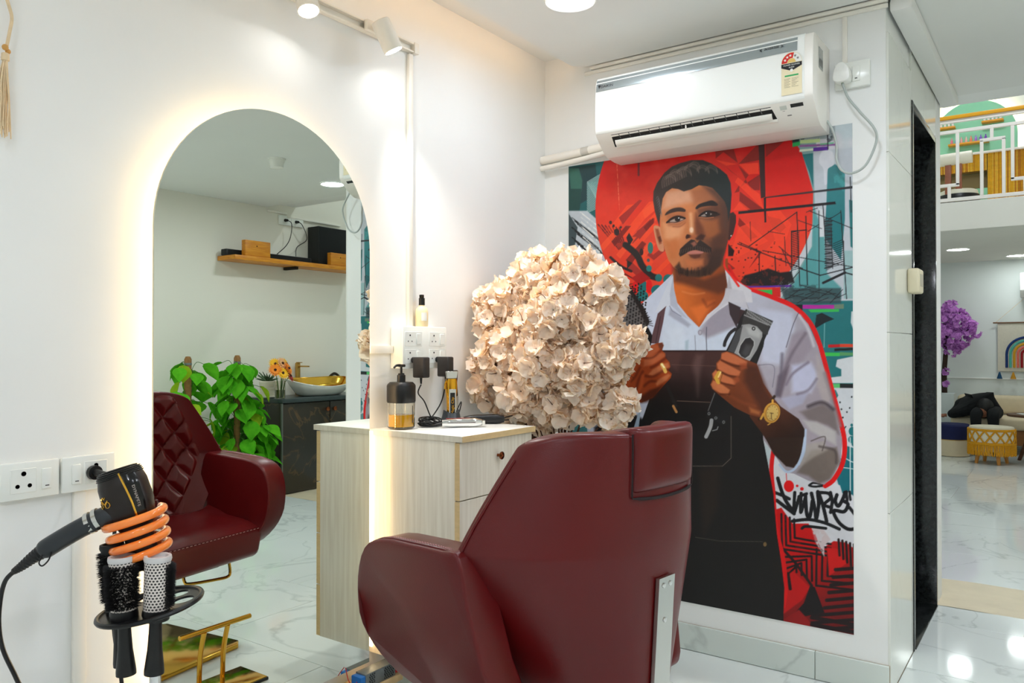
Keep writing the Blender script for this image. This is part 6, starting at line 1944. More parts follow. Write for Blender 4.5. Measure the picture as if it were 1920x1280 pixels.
CL = [(0.262,-0.450,1.405,0.101),(0.438,-0.500,1.401,0.092),(0.553,-0.500,1.341,0.079),(0.169,-0.480,1.329,0.094),(0.050,-0.500,1.321,0.050),(0.093,-0.500,1.247,0.075),(0.415,-0.550,1.262,0.110),(0.529,-0.500,1.221,0.094),(0.618,-0.500,1.148,0.071),(0.050,-0.500,1.084,0.068),(0.183,-0.540,1.117,0.100),(0.356,-0.560,1.104,0.114),(0.488,-0.530,1.079,0.101),(0.558,-0.470,1.079,0.073),(0.086,-0.500,0.997,0.079),(0.253,-0.540,0.985,0.087),(0.384,-0.500,0.961,0.093),(0.508,-0.500,0.941,0.058),(0.619,-0.480,0.959,0.045),(0.583,-0.480,0.910,0.038),(0.183,-0.500,0.907,0.058),(0.305,-0.480,0.892,0.050),(0.669,-0.500,1.169,0.033),(0.292,-0.530,1.209,0.098),(0.414,-0.440,1.171,0.102),(0.311,-0.400,1.171,0.078),(0.174,-0.460,1.211,0.087),]
BL = thing('blossom_arrangement', 'huge bunch of peach artificial blossom branches in the corner', 'flowers', (0.36, -0.46, 0))
VB = Vector((0.36, -0.46, 0))
obj('vase', MB().lathe([(0.0, 0.001), (0.075, 0.001), (0.085, 0.02), (0.11, 0.20), (0.105, 0.36), (0.07, 0.50), (0.05, 0.56), (0.058, 0.62), (0.052, 0.62), (0.044, 0.56), (0.0, 0.54)], 32), mat('white_ceramic', (236, 234, 228), 0.25, noise=(6, 0.02)), BL)
rnd = random.Random(21)
variants = [mesh_of(blossom_geo(rnd), 'blossom', 180) for _ in range(9)]
for v in variants:
    v.materials.append(M_PETAL)
M_TWIG = mat('brown_twig', (84, 52, 32), 0.8, noise=(30, 0.3))
spots = []
wsum = sum(c[3] ** 2 for c in CL)
for (cx, cy, cz, r) in CL:
    nn = max(7, int(620 * r * r / wsum))
    for k in range(nn):
        # fibonacci over the clump
        zf = 1 - 2 * (k + .5) / nn
        a = k * 2.39996 + cx * 50
        rr_ = math.sqrt(1 - zf * zf)
        n = Vector((rr_ * math.cos(a), rr_ * math.sin(a), zf))
        p = Vector((cx, cy, cz)) + n * (r * rnd.uniform(0.72, 0.98) - 0.008)
        p.x = max(p.x, 0.05)
        p.y = min(p.y, -0.05)
        spots.append((p, n))
cam_v = Vector(CAM_POS)
spots.sort(key=lambda s: (s[1].dot((s[0] - cam_v).normalized())) + 0.8 * (s[0] - cam_v).length)
extra = MB()
for i, (p, n) in enumerate(spots):
    M = Matrix.Translation(p - VB) @ n.to_track_quat('Z', 'Y').to_matrix().to_4x4() @ Matrix.Rotation(rnd.uniform(0, 6.28), 4, 'Z') @ Matrix.Scale(rnd.uniform(0.8, 1.15), 4)
    if i < 300:
        o = obj('blossom', variants[i % 9], None, BL)
        o.matrix_local = M
    else:
        g = variants[i % 9]
        n0 = len(extra.v)
        extra.v += [tuple(M @ v.co) for v in g.vertices]
        extra.f += [tuple(n0 + q for q in f.vertices) for f in g.polygons]
q = obj('back_blossoms', extra, M_PETAL, BL, angle=180)
q['kind'] = 'stuff'
for k, (cx, cy, cz, r) in enumerate(CL):
    e = Vector((cx, cy, cz)) - VB
    s = Vector((0.02 * math.cos(k), 0.02 * math.sin(k), 0.58))
    m = s.lerp(e, 0.5) + Vector((0, 0, 0.03))
    m.x *= 0.7; m.y *= 0.7
    obj('branch', MB().tube(cr([tuple(s), tuple(m), tuple(e)], 5), [0.0045 - 0.0003 * j for j in range(11)], 6), M_TWIG, BL)
for k in range(26):
    p, n = spots[(k * 9) % 260]
    a = p - VB + n * 0.005
    b = a + (n + Vector((rnd.uniform(-.6, .6), rnd.uniform(-.6, .6), rnd.uniform(-.2, .8)))).normalized() * rnd.uniform(0.03, 0.05)
    m = a.lerp(b, .5) + Vector((rnd.uniform(-.006, .006), 0, rnd.uniform(-.006, .006)))
    b.x = max(b.x, 0.01 - VB.x); b.y = min(b.y, -0.02 - VB.y)
    obj('twig', MB().tube([tuple(a), tuple(m), tuple(b)], [0.0014, 0.0011, 0.0008], 5), M_TWIG, BL)
for k in range(9):
    s = Vector((0.03 * math.cos(k * 2.1), 0.03 * math.sin(k * 1.7), 0.60))
    e = Vector((-0.08 + 0.05 * math.cos(k * 1.3), -0.03 + 0.03 * math.sin(k * 2.9), 0.88))
    obj('stem', MB().tube(cr([tuple(s), tuple(s.lerp(e, .5) + Vector((0.01, 0, 0))), tuple(e)], 4), 0.0035, 6), M_TWIG, BL)
# ------------------------------------------------------------------ the opposite side of the room (seen in the mirror)
M_YWOOD = mat('yellow_pine', (222, 152, 40), 0.42, noise=(9, 0.2), col2=(186, 108, 20), stretch=(2, 1, 14))
t = thing('wall_shelf', 'yellow pine wall shelf seen high in the mirror', 'shelf', (3.7, 1.5, 1.845))
obj('shelf_board', MB().box(-0.225, -0.001, -0.66, 0.70, -0.02, 0.015, 0.002), M_YWOOD, t)
obj('shelf_bracket', MB().box(-0.16, -0.002, -0.03, 0.0, -0.045, -0.0205, 0.002), M_DARK, t)
ZS = 1.8605
t = thing('sound_bar', 'long black sound bar lying on the pine shelf', 'speaker', (3.62, 1.26, ZS))
obj('bar_body', MB().box(-0.035, 0.035, -0.42, 0.42, 0.001, 0.052, 0.006), mat('speaker_black', (26, 30, 30), 0.55, noise=(60, 0.2)), t)
obj('bar_grille', MB().box(-0.0365, -0.035, -0.405, 0.405, 0.006, 0.047, 0.001, 1), mat('grille_cloth', (22, 25, 25), 0.9, noise=(200, 0.3)), t)
t = thing('subwoofer', 'large black subwoofer box at the end of the pine shelf', 'speaker', (3.630, 1.90, ZS))
obj('cabinet', MB().box(-0.075, 0.066, -0.17, 0.17, 0.004, 0.335, 0.004), MATS['speaker_black'], t)
obj('front_cloth', MB().box(-0.079, -0.075, -0.163, 0.163, 0.012, 0.328, 0.003), MATS['grille_cloth'], t)
obj('foot', MB().box(-0.06, 0.06, -0.15, 0.15, 0.0, 0.005), M_BLACKPL, t)
def crate(y, w, h, label):
    t = thing('pine_box', label, 'box', (3.522, y, ZS))
    obj('front_board', MB().box(-0.032, -0.018, -w / 2, w / 2, 0.0, h, 0.002), M_YWOOD, t)
    obj('side_board', MB().box(-0.018, 0.014, -w / 2, -w / 2 + 0.012, 0.0, h, 0.001), M_YWOOD, t)
    obj('side_board', MB().box(-0.018, 0.014, w / 2 - 0.012, w / 2, 0.0, h, 0.001), M_YWOOD, t)
    obj('knot', MB().lathe([(0, 0), (0.006, 0)], 12, (-0.0325, -0.01, h * 0.66), M=Matrix.Rotation(-PI / 2, 4, 'Y')), mat('wood_knot', (96, 52, 14), 0.6, noise=(40, 0.2)), t)
# boxes stand at the front of the shelf
for nm, y, w, h, lb in (('a', 1.06, 0.235, 0.125, 'yellow pine box in front of the sound bar on the shelf'), ('b', 1.93, 0.24, 0.11, 'yellow pine box in front of the subwoofer')):
    crate(y, w, h, lb)
t = thing('socket_plate', 'double white socket with two black plugs above the pine shelf', 'socket', (3.7, 1.545, 2.222))
obj('face_plate', MB().box(-0.014, -0.0005, -0.13, 0.0, -0.04, 0.04, 0.003), M_BOX, t)
obj('face_plate', MB().box(-0.014, -0.0005, 0.002, 0.13, -0.04, 0.04, 0.003), M_BOX, t)
for y in (-0.065, 0.05):
    p = obj('plug', MB().tube([(-0.014, y, 0.0), (-0.045, y, -0.003)], [0.014, 0.010], 14), M_BLACKPL, t)
    e = (-0.06, y + (-0.12 if y < 0 else -0.04), -0.30)
    obj('plug_lead', MB().tube(cr([(-0.045, y, -0.003), (-0.055, y + 0.035, -0.03), (-0.045, y + 0.03 + (0.06 if y > 0 else 0), -0.14), (-0.05, y - 0.02, -0.22), e], 6), 0.0035, 6), M_BLACKPL, p)
tag(obj('cable_trunking', MB().box(3.684, 3.6995, 1.30, 1.50, 2.272, 2.290, 0.002).box(3.684, 3.6995, 1.50, 2.1, 2.245, 2.262, 0.002), M_TRUNK), 'cable trunking on the cream wall above the double socket', 'trunking')

# black marble vanity with basin
def dark_marble():
    m = marble_mat('dark_green_marble', (22, 30, 30), (150, 112, 64), 0.18, 2.2, 0.4)
    return m
M_DMARB = dark_marble()
t = thing('vanity_counter', 'black marble washstand with bronze knobs in the mirror', 'counter', (3.28, 1.13, 0))
obj('carcass', MB().box(0.02, 0.415, 0.004, 1.0, 0.0, 0.715, 0.002), M_DMARB, t)
for k in range(2):
    d = obj('cupboard_door', MB().box(0.0, 0.0195, 0.006 + k * 0.483, 0.480 + k * 0.483, 0.006, 0.705, 0.002), M_DMARB, t)
    obj('knob', MB().lathe([(0.006, 0), (0.006, 0.012), (0.017, 0.016), (0.018, 0.024), (0.0, 0.027)], 16, (0.0, 0.445 if k == 0 else 0.523, 0.645), M=Matrix.Rotation(-PI / 2, 4, 'Y')), M_BRONZE, d)
obj('corner_strip', MB().box(-0.004, 0.012, -0.006, 0.004, 0.0, 0.712, 0.001), mat('dull_steel', (120, 124, 118), 0.4, 0.6, noise=(20, 0.1)), t)
obj('worktop', MB().prism([(-0.02, 1.0), (-0.02, 0.05), (-0.005, 0.0), (0.03, -0.02), (0.415, -0.02), (0.415, 1.0)], 0.715, 0.747, 'z', 0.003), mat('worktop_slate', (58, 70, 70), 0.3, noise=(9, 0.3)), t)
ZW = 0.748
t = thing('wash_basin', 'boat shaped white basin with a gold inside on the washstand', 'basin', (3.450, 1.655, ZW))
def bas(prof):
    def f(u, v):
        a = 2 * PI * u
        i = min(len(prof) - 2, int(v * (len(prof) - 1)))
        g = v * (len(prof) - 1) - i
        s = prof[i][0] * (1 - g) + prof[i + 1][0] * g
        z = prof[i][1] * (1 - g) + prof[i + 1][1] * g
        up = 0.03 * max(0, z / 0.12) * abs(math.sin(a)) ** 2
        return (0.160 * s * math.cos(a), 0.33 * s * math.sin(a), z + up + 0.035 * max(0, z / 0.12) * math.cos(a))
    return f
obj('outer_shell', MB().grid(bas([(0.0, 0.001), (0.62, 0.001), (0.74, 0.02), (0.93, 0.075), (1.0, 0.110), (0.985, 0.114)]), 48, 22, True), mat('basin_white', (238, 238, 232), 0.12, noise=(5, 0.02)), t)
obj('gold_lining', MB().grid(bas([(0.985, 0.114), (0.96, 0.108), (0.84, 0.06), (0.6, 0.03), (0.0, 0.022)]), 48, 22, True), M_GOLD, t, 'shiny gold lining')
t = thing('basin_tap', 'square brushed gold tap standing behind the basin', 'tap', (3.668, 1.60, ZW))
M_BGOLD = mat('brushed_gold', (196, 156, 84), 0.3, 1.0, noise=(20, 0.08))
obj('tap_body', MB().box(-0.016, 0.016, -0.016, 0.016, 0.001, 0.27, 0.003), M_BGOLD, t)
obj('spout', MB().box(-0.13, -0.012, -0.004, 0.020, 0.235, 0.247, 0.003), M_BGOLD, t)
obj('lever', MB().box(-0.05, 0.012, -0.01, 0.01, 0.270, 0.277, 0.002), M_BGOLD, t)
t = thing('flower_vase', 'glass vase of yellow, orange and red gerberas on the washstand', 'vase', (3.335, 1.15, ZW))
obj('vase_glass', MB().lathe([(0, 0.0), (0.040, 0.0), (0.044, 0.14), (0.0415, 0.14), (0.038, 0.006), (0, 0.006)], 24), M_CLEAR, t)
obj('water', MB().lathe([(0, 0.007), (0.037, 0.007), (0.039, 0.07), (0, 0.07)], 24), mat('vase_water', (190, 200, 170), 0.02, trans=0.9, ior=1.33), t)
cols = {'yellow_petal': (250, 190, 10), 'orange_petal': (250, 140, 10), 'red_petal': (170, 10, 20), 'pink_petal': (240, 180, 120)}
for k, (dx, dy, dz, c) in enumerate(((-0.045, -0.01, 0.200, 'yellow_petal'), (-0.02, -0.06, 0.225, 'orange_petal'), (0.0, 0.02, 0.275, 'pink_petal'), (-0.03, 0.055, 0.235, 'orange_petal'), (-0.035, 0.065, 0.175, 'red_petal'), (0.02, -0.03, 0.27, 'yellow_petal'), (0.02, 0.07, 0.27, 'yellow_petal'), (0.03, 0.08, 0.21, 'orange_petal'))):
    m = mat(c, cols[c], 0.6, noise=(30, 0.1))
    n = Vector((-0.09, dy, 0.05)).normalized()
    Mq = n.to_track_quat('Z', 'Y').to_matrix().to_4x4()
    f = MB()
    for r_, nn, zz in ((0.058, 18, 0.0), (0.042, 14, 0.006)):
        for i in range(nn):
            a = 2 * PI * i / nn
            w = 0.0082
            d = Vector((math.cos(a), math.sin(a), 0)); s = Vector((-math.sin(a), math.cos(a), 0))
            f.add([tuple(d * 0.008 - s * w * .5 + Vector((0, 0, zz))), tuple(d * r_ * .6 - s * w + Vector((0, 0, zz + 0.006))), tuple(d * r_ + Vector((0, 0, zz + 0.004))), tuple(d * r_ * .6 + s * w + Vector((0, 0, zz + 0.006))), tuple(d * 0.008 + s * w * .5 + Vector((0, 0, zz)))], [(0, 1, 2, 3, 4)])
    f.xf(Matrix.Translation((dx, dy, dz)) @ Mq)
    fo = obj('gerbera', f, m, t)
    obj('flower_heart', MB().ball((dx + n.x * .008, dy + n.y * .008, dz + n.z * .008), 0.011, 12, 8), mat('flower_heart', (60, 30, 14), 0.8, noise=(60, 0.3)), fo)
    obj('flower_stem', MB().tube(cr([(dx * .3, dy * .2, 0.01), (dx * .6, dy * .5, 0.12), (dx - n.x * .004, dy - n.y * .004, dz - n.z * .006)], 5), 0.0028, 6), mat('stem_green', (70, 120, 40), 0.6, noise=(20, 0.2)), fo)
t = thing('succulent_pot', 'small white ridged pot with a succulent on the washstand', 'potted plant', (3.52, 1.18, ZW))
rp = [(0, 0.012), (0.055, 0.012)]
for k in range(9):
    rp += [(0.056 + k * 0.0014, 0.014 + k * 0.013), (0.059 + k * 0.0014, 0.020 + k * 0.013)]
rp += [(0.062, 0.134), (0, 0.130)]
obj('pot', MB().lathe(rp, 24), mat('white_ribbed', (226, 218, 200), 0.5, noise=(20, 0.05)), t)
obj('saucer', MB().lathe([(0, 0.001), (0.085, 0.001), (0.098, 0.010), (0.096, 0.012), (0, 0.012)], 28), M_WHITEPL, t)
sc = MB()
rr = random.Random(4)
for k in range(26):
    a = rr.uniform(0, 6.28); el = rr.uniform(0.15, 0.9)
    d = Vector((math.cos(a) * math.cos(el), math.sin(a) * math.cos(el), math.sin(el)))
    sc.tube([(d.x * .01, d.y * .01, 0.13), tuple(Vector((0, 0, 0.13)) + d * 0.05), tuple(Vector((0, 0, 0.13)) + d * rr.uniform(.08, .11))], [0.005, 0.007, 0.002], 5)
q = obj('succulent_leaves', sc, mat('succulent_green', (70, 96, 62), 0.6, noise=(30, 0.2)), t)
q['kind'] = 'stuff'
t = thing('shell_ornament', 'dark and white shell ornament at the far end of the basin', 'ornament', (3.62, 1.985, ZW))
obj('shell', MB().ball((0, -0.03, 0.10), 0.05, 16, 10, (0.7, 1.0, 1.2)), MATS['white_ribbed'], t)
obj('dark_whorl', MB().tube(cr([(0.0, -0.09, 0.08), (-0.01, -0.08, 0.14), (-0.01, -0.03, 0.17), (-0.01, 0.02, 0.15), (-0.01, 0.04, 0.10)], 6), 0.012, 8), mat('dark_bronze', (54, 44, 32), 0.4, 0.4, noise=(40, 0.3)), t)
obj('foot', MB().lathe([(0.05, 0.001), (0.045, 0.02), (0.02, 0.05), (0, 0.05)], 20), MATS['dark_bronze'], t)

# money plants on moss poles
M_LEAF = petal_mat('money_plant_leaf', (52, 150, 26), (104, 196, 44), 0.35)
M_LEAF_Y = petal_mat('young_leaf', (130, 180, 30), (170, 200, 50), 0.35)
def leaf_mesh(name, m):
    out = []
    half = [(0.0, 0.0), (0.10, 0.26), (0.20, 0.40), (0.38, 0.46), (0.58, 0.38), (0.78, 0.20), (1.0, 0.0)]
    vs_ = []
    for (x, w) in half:
        for s in (-1, -0.5, 0, 0.5, 1):
            xx = x - (0.10 * abs(s) if x < 0.15 else 0)
            vs_.append((xx, s * w, 0.10 * abs(s) * w * 2 - 0.22 * x * x))
    fs = []
    for j in range(len(half) - 1):
        for i in range(4):
            fs.append((j * 5 + i, j * 5 + i + 1, j * 5 + i + 6, j * 5 + i + 5))
    me = mesh_of(MB().add(vs_, fs), name, 180)
    me.materials.append(m)
    return me
LM = leaf_mesh('leaf', M_LEAF)
LY = leaf_mesh('leaf', M_LEAF_Y)
def money_plant(x, y, label, ztop, leaves, seed, hang):
    t = thing('money_plant', label, 'potted plant', (x, y, 0))
    rr = random.Random(seed)
    obj('pot', MB().lathe([(0, 0.001), (0.10, 0.001), (0.13, 0.22), (0.135, 0.25), (0.122, 0.25), (0.118, 0.22), (0, 0.21)], 28), mat('plant_pot', (90, 84, 78), 0.6, noise=(20, 0.1)), t)
    obj('moss_pole', MB().lathe([(0.024, 0.21), (0.025, ztop - 0.02), (0.016, ztop), (0, ztop + 0.002)], 16), mat('coir_pole', (150, 108, 62), 0.9, noise=(50, 0.25), bump=(160, 0.8)), t)
    obj('pole_band', MB().lathe([(0.0265, ztop - 0.06), (0.0265, ztop - 0.045)], 16, cap=False), mat('grey_band', (110, 118, 120), 0.5, noise=(20, 0.1)), t)
    stm = MB()
    for k in range(leaves):
        f = rr.random()
        z = 0.30 + (ztop - 0.34) * f
        a = rr.uniform(0, 2 * PI)
        out = rr.uniform(0.05, 0.15) * (1.0 if f < 0.8 else 0.7)
        dy, dx = math.sin(a) * out * 1.25, math.cos(a) * out
        if hang and rr.random() < 0.35:
            z = rr.uniform(0.28, 0.62); dy = rr.uniform(0.02, 0.24); dx = rr.uniform(-0.15, 0.05)
        if x + dx > 3.64: dx = 3.64 - x
        p = Vector((dx, dy, z))
        L = rr.uniform(0.10, 0.15)
        o = obj('leaf', LY if rr.random() < 0.12 else LM, None, t)
        yaw = math.atan2(dy, dx) + rr.uniform(-.9, .9)
        o.rotation_euler = (rr.uniform(-.5, .5), rr.uniform(0.25, 1.25), yaw)
        o.location = p
        o.scale = (L, L, L)
        stm.tube(cr([(0.02 * math.cos(a), 0.02 * math.sin(a), max(0.22, z - 0.05)), (dx * .5, dy * .5, z + 0.02), (dx, dy, z)], 4), 0.002, 5)
    q = obj('leaf_stalks', stm, MATS['stem_green'], t)
    q['kind'] = 'stuff'
money_plant(3.36, 0.375, 'money plant on a moss pole, the smaller one at left in the mirror', 1.085, 60, 5, False)
money_plant(3.34, 0.765, 'large trailing money plant beside the black washstand', 1.09, 170, 8, True)
# ------------------------------------------------------------------ the lounge beyond the passage
structure('wall_far', MB().box(-0.65, 3.7, 8.0, 8.15, -0.01, 5.2), mat('lounge_wall', (228, 234, 232), 0.6, noise=(3, 0.03)), 'pale lounge wall behind the sofa and tapestry', 'wall')
structure('wall_lounge', MB().box(-0.65, -0.5, 1.30, 8.15, -0.01, 5.2).box(-0.5, 0.2, 1.30, 1.45, -0.01, 5.2), MATS['lounge_wall'], 'lounge side wall hidden behind the pillar', 'wall')
structure('ceiling_lounge', MB().box(-0.65, 3.85, 1.30, 8.15, 5.0, 5.1), M_WALL2, 'high white ceiling over the lounge', 'ceiling')
structure('mezzanine_floor', MB().box(-0.5, 3.7, 5.0, 8.0, 2.172, 2.418, 0.003, 1), mat('slab_paint', (226, 224, 214), 0.6, noise=(3, 0.03)), 'white edge of the mezzanine slab under the railing', 'floor')
structure('trim_3', MB().box(-0.5, 3.7, 7.985, 8.0, 0.775, 0.792, 0.003, 1), M_WALL2, 'thin white dado rail behind the sofa', 'moulding')
for k, (x, y, lb) in enumerate(((0.90, 6.55, 'round ceiling light under the mezzanine nearest the doorway'), (1.38, 7.55, 'round ceiling light under the mezzanine at the right edge'), (2.3, 6.5, 'round ceiling light under the mezzanine out of view'))):
    downlight(x, y, 2.172, 0.10, M_LAMP2, lb)
downlight(1.6, 3.4, 5.0, 0.14, M_LAMPH, 'large round light on the high lounge ceiling')
downlight(1.0, 6.5, 5.0, 0.14, emission_mat('lamp_face_mezzanine', COOL, 95.0), 'large round light above the mezzanine')

# railing of the mezzanine
M_RAIL = mat('rail_white', (240, 234, 226), 0.4, noise=(10, 0.02))
t = thing('railing', 'white geometric mezzanine railing with a yellow wooden handrail', 'railing', (1.2, 5.02, 2.418))
XR0, XR1 = -1.2, 2.0
obj('handrail', MB().box(XR0, XR1, -0.03, 0.03, 0.728, 0.760, 0.005), mat('handrail_yellow', (236, 168, 30), 0.4, noise=(12, 0.1), stretch=(0.4, 4, 4)), t, 'yellow wooden handrail')
def bar(x0, x1, z0, z1, name='rail_bar'):
    obj(name, MB().box(x0, x1, -0.014, 0.014, z0, z1, 0.002, 1), M_RAIL, t)
bar(XR0, XR1, 0.698, 0.728); bar(XR0, XR1, 0.606, 0.634); bar(XR0, XR1, 0.010, 0.040)
for off in (-0.56, 0.0, 0.56, 1.12, 1.68):
    x = -0.30 + off
    if x < -1.1: continue
    bar(x - 0.013, x + 0.013, 0.150, 0.606); bar(x + 0.140, x + 0.166, 0.150, 0.606); bar(x - 0.013, x + 0.166, 0.140, 0.166, 'rail_link'); bar(x + 0.075, x + 0.101, 0.040, 0.140, 'rail_link')
    x2 = x + 0.335
    bar(x2 - 0.013, x2 + 0.013, 0.040, 0.510); bar(x2 + 0.148, x2 + 0.174, 0.040, 0.510); bar(x2 - 0.013, x2 + 0.174, 0.500, 0.526, 'rail_link'); bar(x2 + 0.062, x2 + 0.088, 0.526, 0.606, 'rail_link')
for x in (-1.1, 1.9):
    bar(x - 0.015, x + 0.015, 0.0, 0.70, 'rail_post')

# green arch with shelves on the upper wall
t = thing('arch_panel', 'mint green arched wall panel with a glowing edge above the mezzanine', 'wall panel', (0.93, 7.99, 2.42))
ap = [(-0.44, 0.0), (0.44, 0.0), (0.44, 1.22)] + [(0.44 * math.cos(a), 1.22 + 0.44 * math.sin(a)) for a in [PI * k / 24 for k in range(1, 24)]] + [(-0.44, 1.22)]
obj('panel_board', MB().prism(ap, -0.045, -0.030, 'y', 0.002, 1), mat('mint_green', (146, 214, 176), 0.6, noise=(4, 0.05)), t)
lp = [(p[0] * 0.99, p[1]) for p in ap[1:]] + [(ap[0][0] * 0.99, ap[0][1])]
lm = MB()
for (xa, za), (xb, zb) in zip(lp[:-1], lp[1:]):
    n0 = len(lm.v)
    lm.v += [(xa, -0.010, za), (xb, -0.010, zb), (xb, -0.024, zb), (xa, -0.024, za)]
    lm.f.append((n0, n0 + 1, n0 + 2, n0 + 3))
obj('led_edge', lm, emission_mat('led_arch', (1.0, 0.80, 0.42), 60.0), t, 'warm glowing led edge')
def wshelf(x, z, w, label):
    o = tag(obj('wall_shelf', MB().box(-w / 2, w / 2, -0.10, 0.0, -0.022, 0.0, 0.003), mat('shelf_orange', (236, 160, 40), 0.4, noise=(10, 0.1)), loc=(x, 7.944, z)), label, 'shelf')
wshelf(0.635, 3.790, 0.22, 'short yellow shelf at upper left of the green arch')
wshelf(1.125, 3.800, 0.22, 'short yellow shelf at upper right of the green arch')
wshelf(0.880, 3.575, 0.42, 'long yellow shelf in the middle of the green arch')
bm_ = {}
def bottle(x, z, h, col, label, group):
    key = (h, col)
    if key not in bm_:
        bm_[key] = mesh_of(MB().lathe([(0, 0), (0.013, 0), (0.014, h * .6), (0.006, h * .75), (0.006, h), (0, h)], 12), 'nail_polish')
        bm_[key].materials.append(mat('polish_%d_%d_%d' % col, col, 0.3, noise=(20, 0.05)))
    o = obj('nail_polish', bm_[key], None, loc=(x, 7.895, z + 0.0005))
    tag(o, label, 'bottle', group)
ORD = ('first', 'second', 'third', 'fourth', 'last')
for k in range(5):
    bottle(0.555 + k * 0.04, 3.790, 0.10, (236, 236, 230), ORD[k] + ' pale bottle from the left on the upper left arch shelf', 'pale bottles on the upper left shelf')
    bottle(1.045 + k * 0.04, 3.800, 0.10, (232, 234, 236), ORD[k] + ' pale bottle from the left on the upper right arch shelf', 'pale bottles on the upper right shelf')
pc = [(230, 120, 140), (120, 130, 220), (240, 170, 170), (236, 190, 180), (240, 140, 110), (170, 120, 220), (130, 80, 200), (120, 60, 180)]
pn_ = ['rose', 'blue', 'pink', 'peach', 'coral', 'lilac', 'violet', 'purple']
for k in range(8):
    bottle(0.705 + k * 0.05, 3.575, 0.075, pc[k], pn_[k] + ' bottle on the long middle shelf of the green arch', 'coloured bottles on the middle shelf')

# bamboo fronted counter on the mezzanine
t = thing('bamboo_counter', 'reception counter clad in yellow bamboo canes on the mezzanine', 'counter', (1.0, 6.9, 2.418))
obj('counter_top', MB().box(-0.45, 0.62, -0.03, 0.40, 0.795, 0.817, 0.003), M_RAIL, t)
obj('counter_core', MB().box(0.14, 0.60, 0.02, 0.36, 0.0, 0.795).box(-0.43, 0.14, 0.02, 0.36, 0.61, 0.795), mat('counter_core', (120, 90, 30), 0.6, noise=(10, 0.1)), t)
M_BAM = [mat('bamboo_%d' % k, c, 0.4, noise=(14, 0.2), stretch=(1, 1, 3)) for k, c in enumerate(((232, 176, 30), (214, 150, 20), (240, 190, 60), (196, 128, 24)))]
rr = random.Random(2)
for k in range(34):
    x = 0.15 + k * 0.0135
    o = obj('bamboo_cane', MB().tube([(x, 0.010, 0.003), (x, 0.010, 0.795)], 0.0068, 8), M_BAM[rr.randrange(4)], t)
for k in range(42):
    x = -0.425 + k * 0.0135
    o = obj('bamboo_cane', MB().tube([(x, 0.010, 0.62), (x, 0.010, 0.795)], 0.0068, 8), M_BAM[rr.randrange(4)], t)
obj('knee_panel', MB().box(-0.43, 0.14, 0.10, 0.12, 0.45, 0.60), mat('knee_panel', (130, 112, 70), 0.6, noise=(10, 0.1)), t)
# treatment chair in front of the counter
t = thing('treatment_chair', 'cream padded chair with wooden posts behind the mezzanine railing', 'chair', (0.92, 6.3, 2.418))
M_CRM = mat('cream_vinyl', (226, 222, 204), 0.4, noise=(8, 0.03))
obj('arm_cushion', MB().tube([(-0.20, 0, 0.645), (0.135, 0, 0.655)], 0.062, 20), M_CRM, t)
for x in (-0.08, 0.015):
    obj('post', MB().box(x - 0.028, x + 0.028, -0.02, 0.02, 0.0, 0.60, 0.004), mat('reddish_wood', (150, 88, 62), 0.5, noise=(12, 0.2), stretch=(4, 4, 1)), t)
obj('seat_shell', MB().lathe([(0.0, 0.10), (0.19, 0.11), (0.20, 0.20), (0.17, 0.335), (0.15, 0.345), (0.0, 0.33)], 28, (0.0, 0.14, 0)), M_CRM, t)
obj('seat_pad', MB().lathe([(0.10, 0.12), (0.194, 0.20), (0.196, 0.26), (0.185, 0.29)], 28, (0.0, 0.125, 0), cap=False), M_BLACKPL, t)
obj('foot_disc', MB().lathe([(0.15, 0.0), (0.15, 0.02), (0.04, 0.04), (0.04, 0.12)], 24, (0.0, 0.14, 0)), M_CHROME, t)

# purple tree
t = thing('blossom_tree', 'artificial tree with purple blossoms in a grey planter', 'tree', (0.62, 7.62, 0))
M_PUR = petal_mat('purple_petal', (200, 116, 212), (232, 172, 240), 0.35)
obj('planter', MB().box(-0.16, 0.14, -0.12, 0.12, 0.001, 0.62, 0.008), mat('planter_grey', (196, 204, 204), 0.5, noise=(6, 0.03)), t)
obj('trunk', MB().tube(cr([(0.03, 0, 0.60), (0.025, 0.01, 0.85), (0.04, 0, 1.05), (0.05, 0, 1.35)], 5), [0.03] * 6 + [0.026] * 5 + [0.018] * 5, 10), mat('dark_bark', (60, 42, 34), 0.9, noise=(30, 0.3)), t)
rr = random.Random(6)
cl = [(0.08, 0, 1.55, 0.15), (0.0, 0, 1.45, 0.18), (0.17, -0.02, 1.45, 0.14), (0.28, -0.03, 1.38, 0.09), (0.05, -0.04, 1.27, 0.16), (0.19, -0.03, 1.26, 0.13), (0.36, -0.02, 1.32, 0.05), (0.12, -0.02, 1.14, 0.09), (-0.08, 0, 1.3, 0.15), (0.05, -0.03, 0.86, 0.03), (0.045, -0.03, 0.72, 0.03)]
PV_ = [mesh_of(blossom_geo(rr, 0.030, 9), 'blossom', 180) for _ in range(4)]
for v in PV_: v.materials.append(M_PUR)
for (cx, cy, cz, r) in cl:
    nn = max(4, int(r * r * 2600))
    for k in range(nn):
        n = Vector((rr.gauss(0, 1), rr.gauss(0, 1) - 0.4, rr.gauss(0, 1))).normalized()
        o = obj('blossom', PV_[k % 4], None, t)
        o.matrix_local = Matrix.Translation(Vector((cx, cy, cz)) + n * r * rr.uniform(.7, 1)) @ n.to_track_quat('Z', 'Y').to_matrix().to_4x4()
for e in ((0.28, -0.03, 1.36), (-0.08, 0, 1.4), (0.12, 0, 1.6)):
    obj('branch', MB().tube([(0.045, 0, 1.15), e], [0.012, 0.005], 6), MATS['dark_bark'], t)

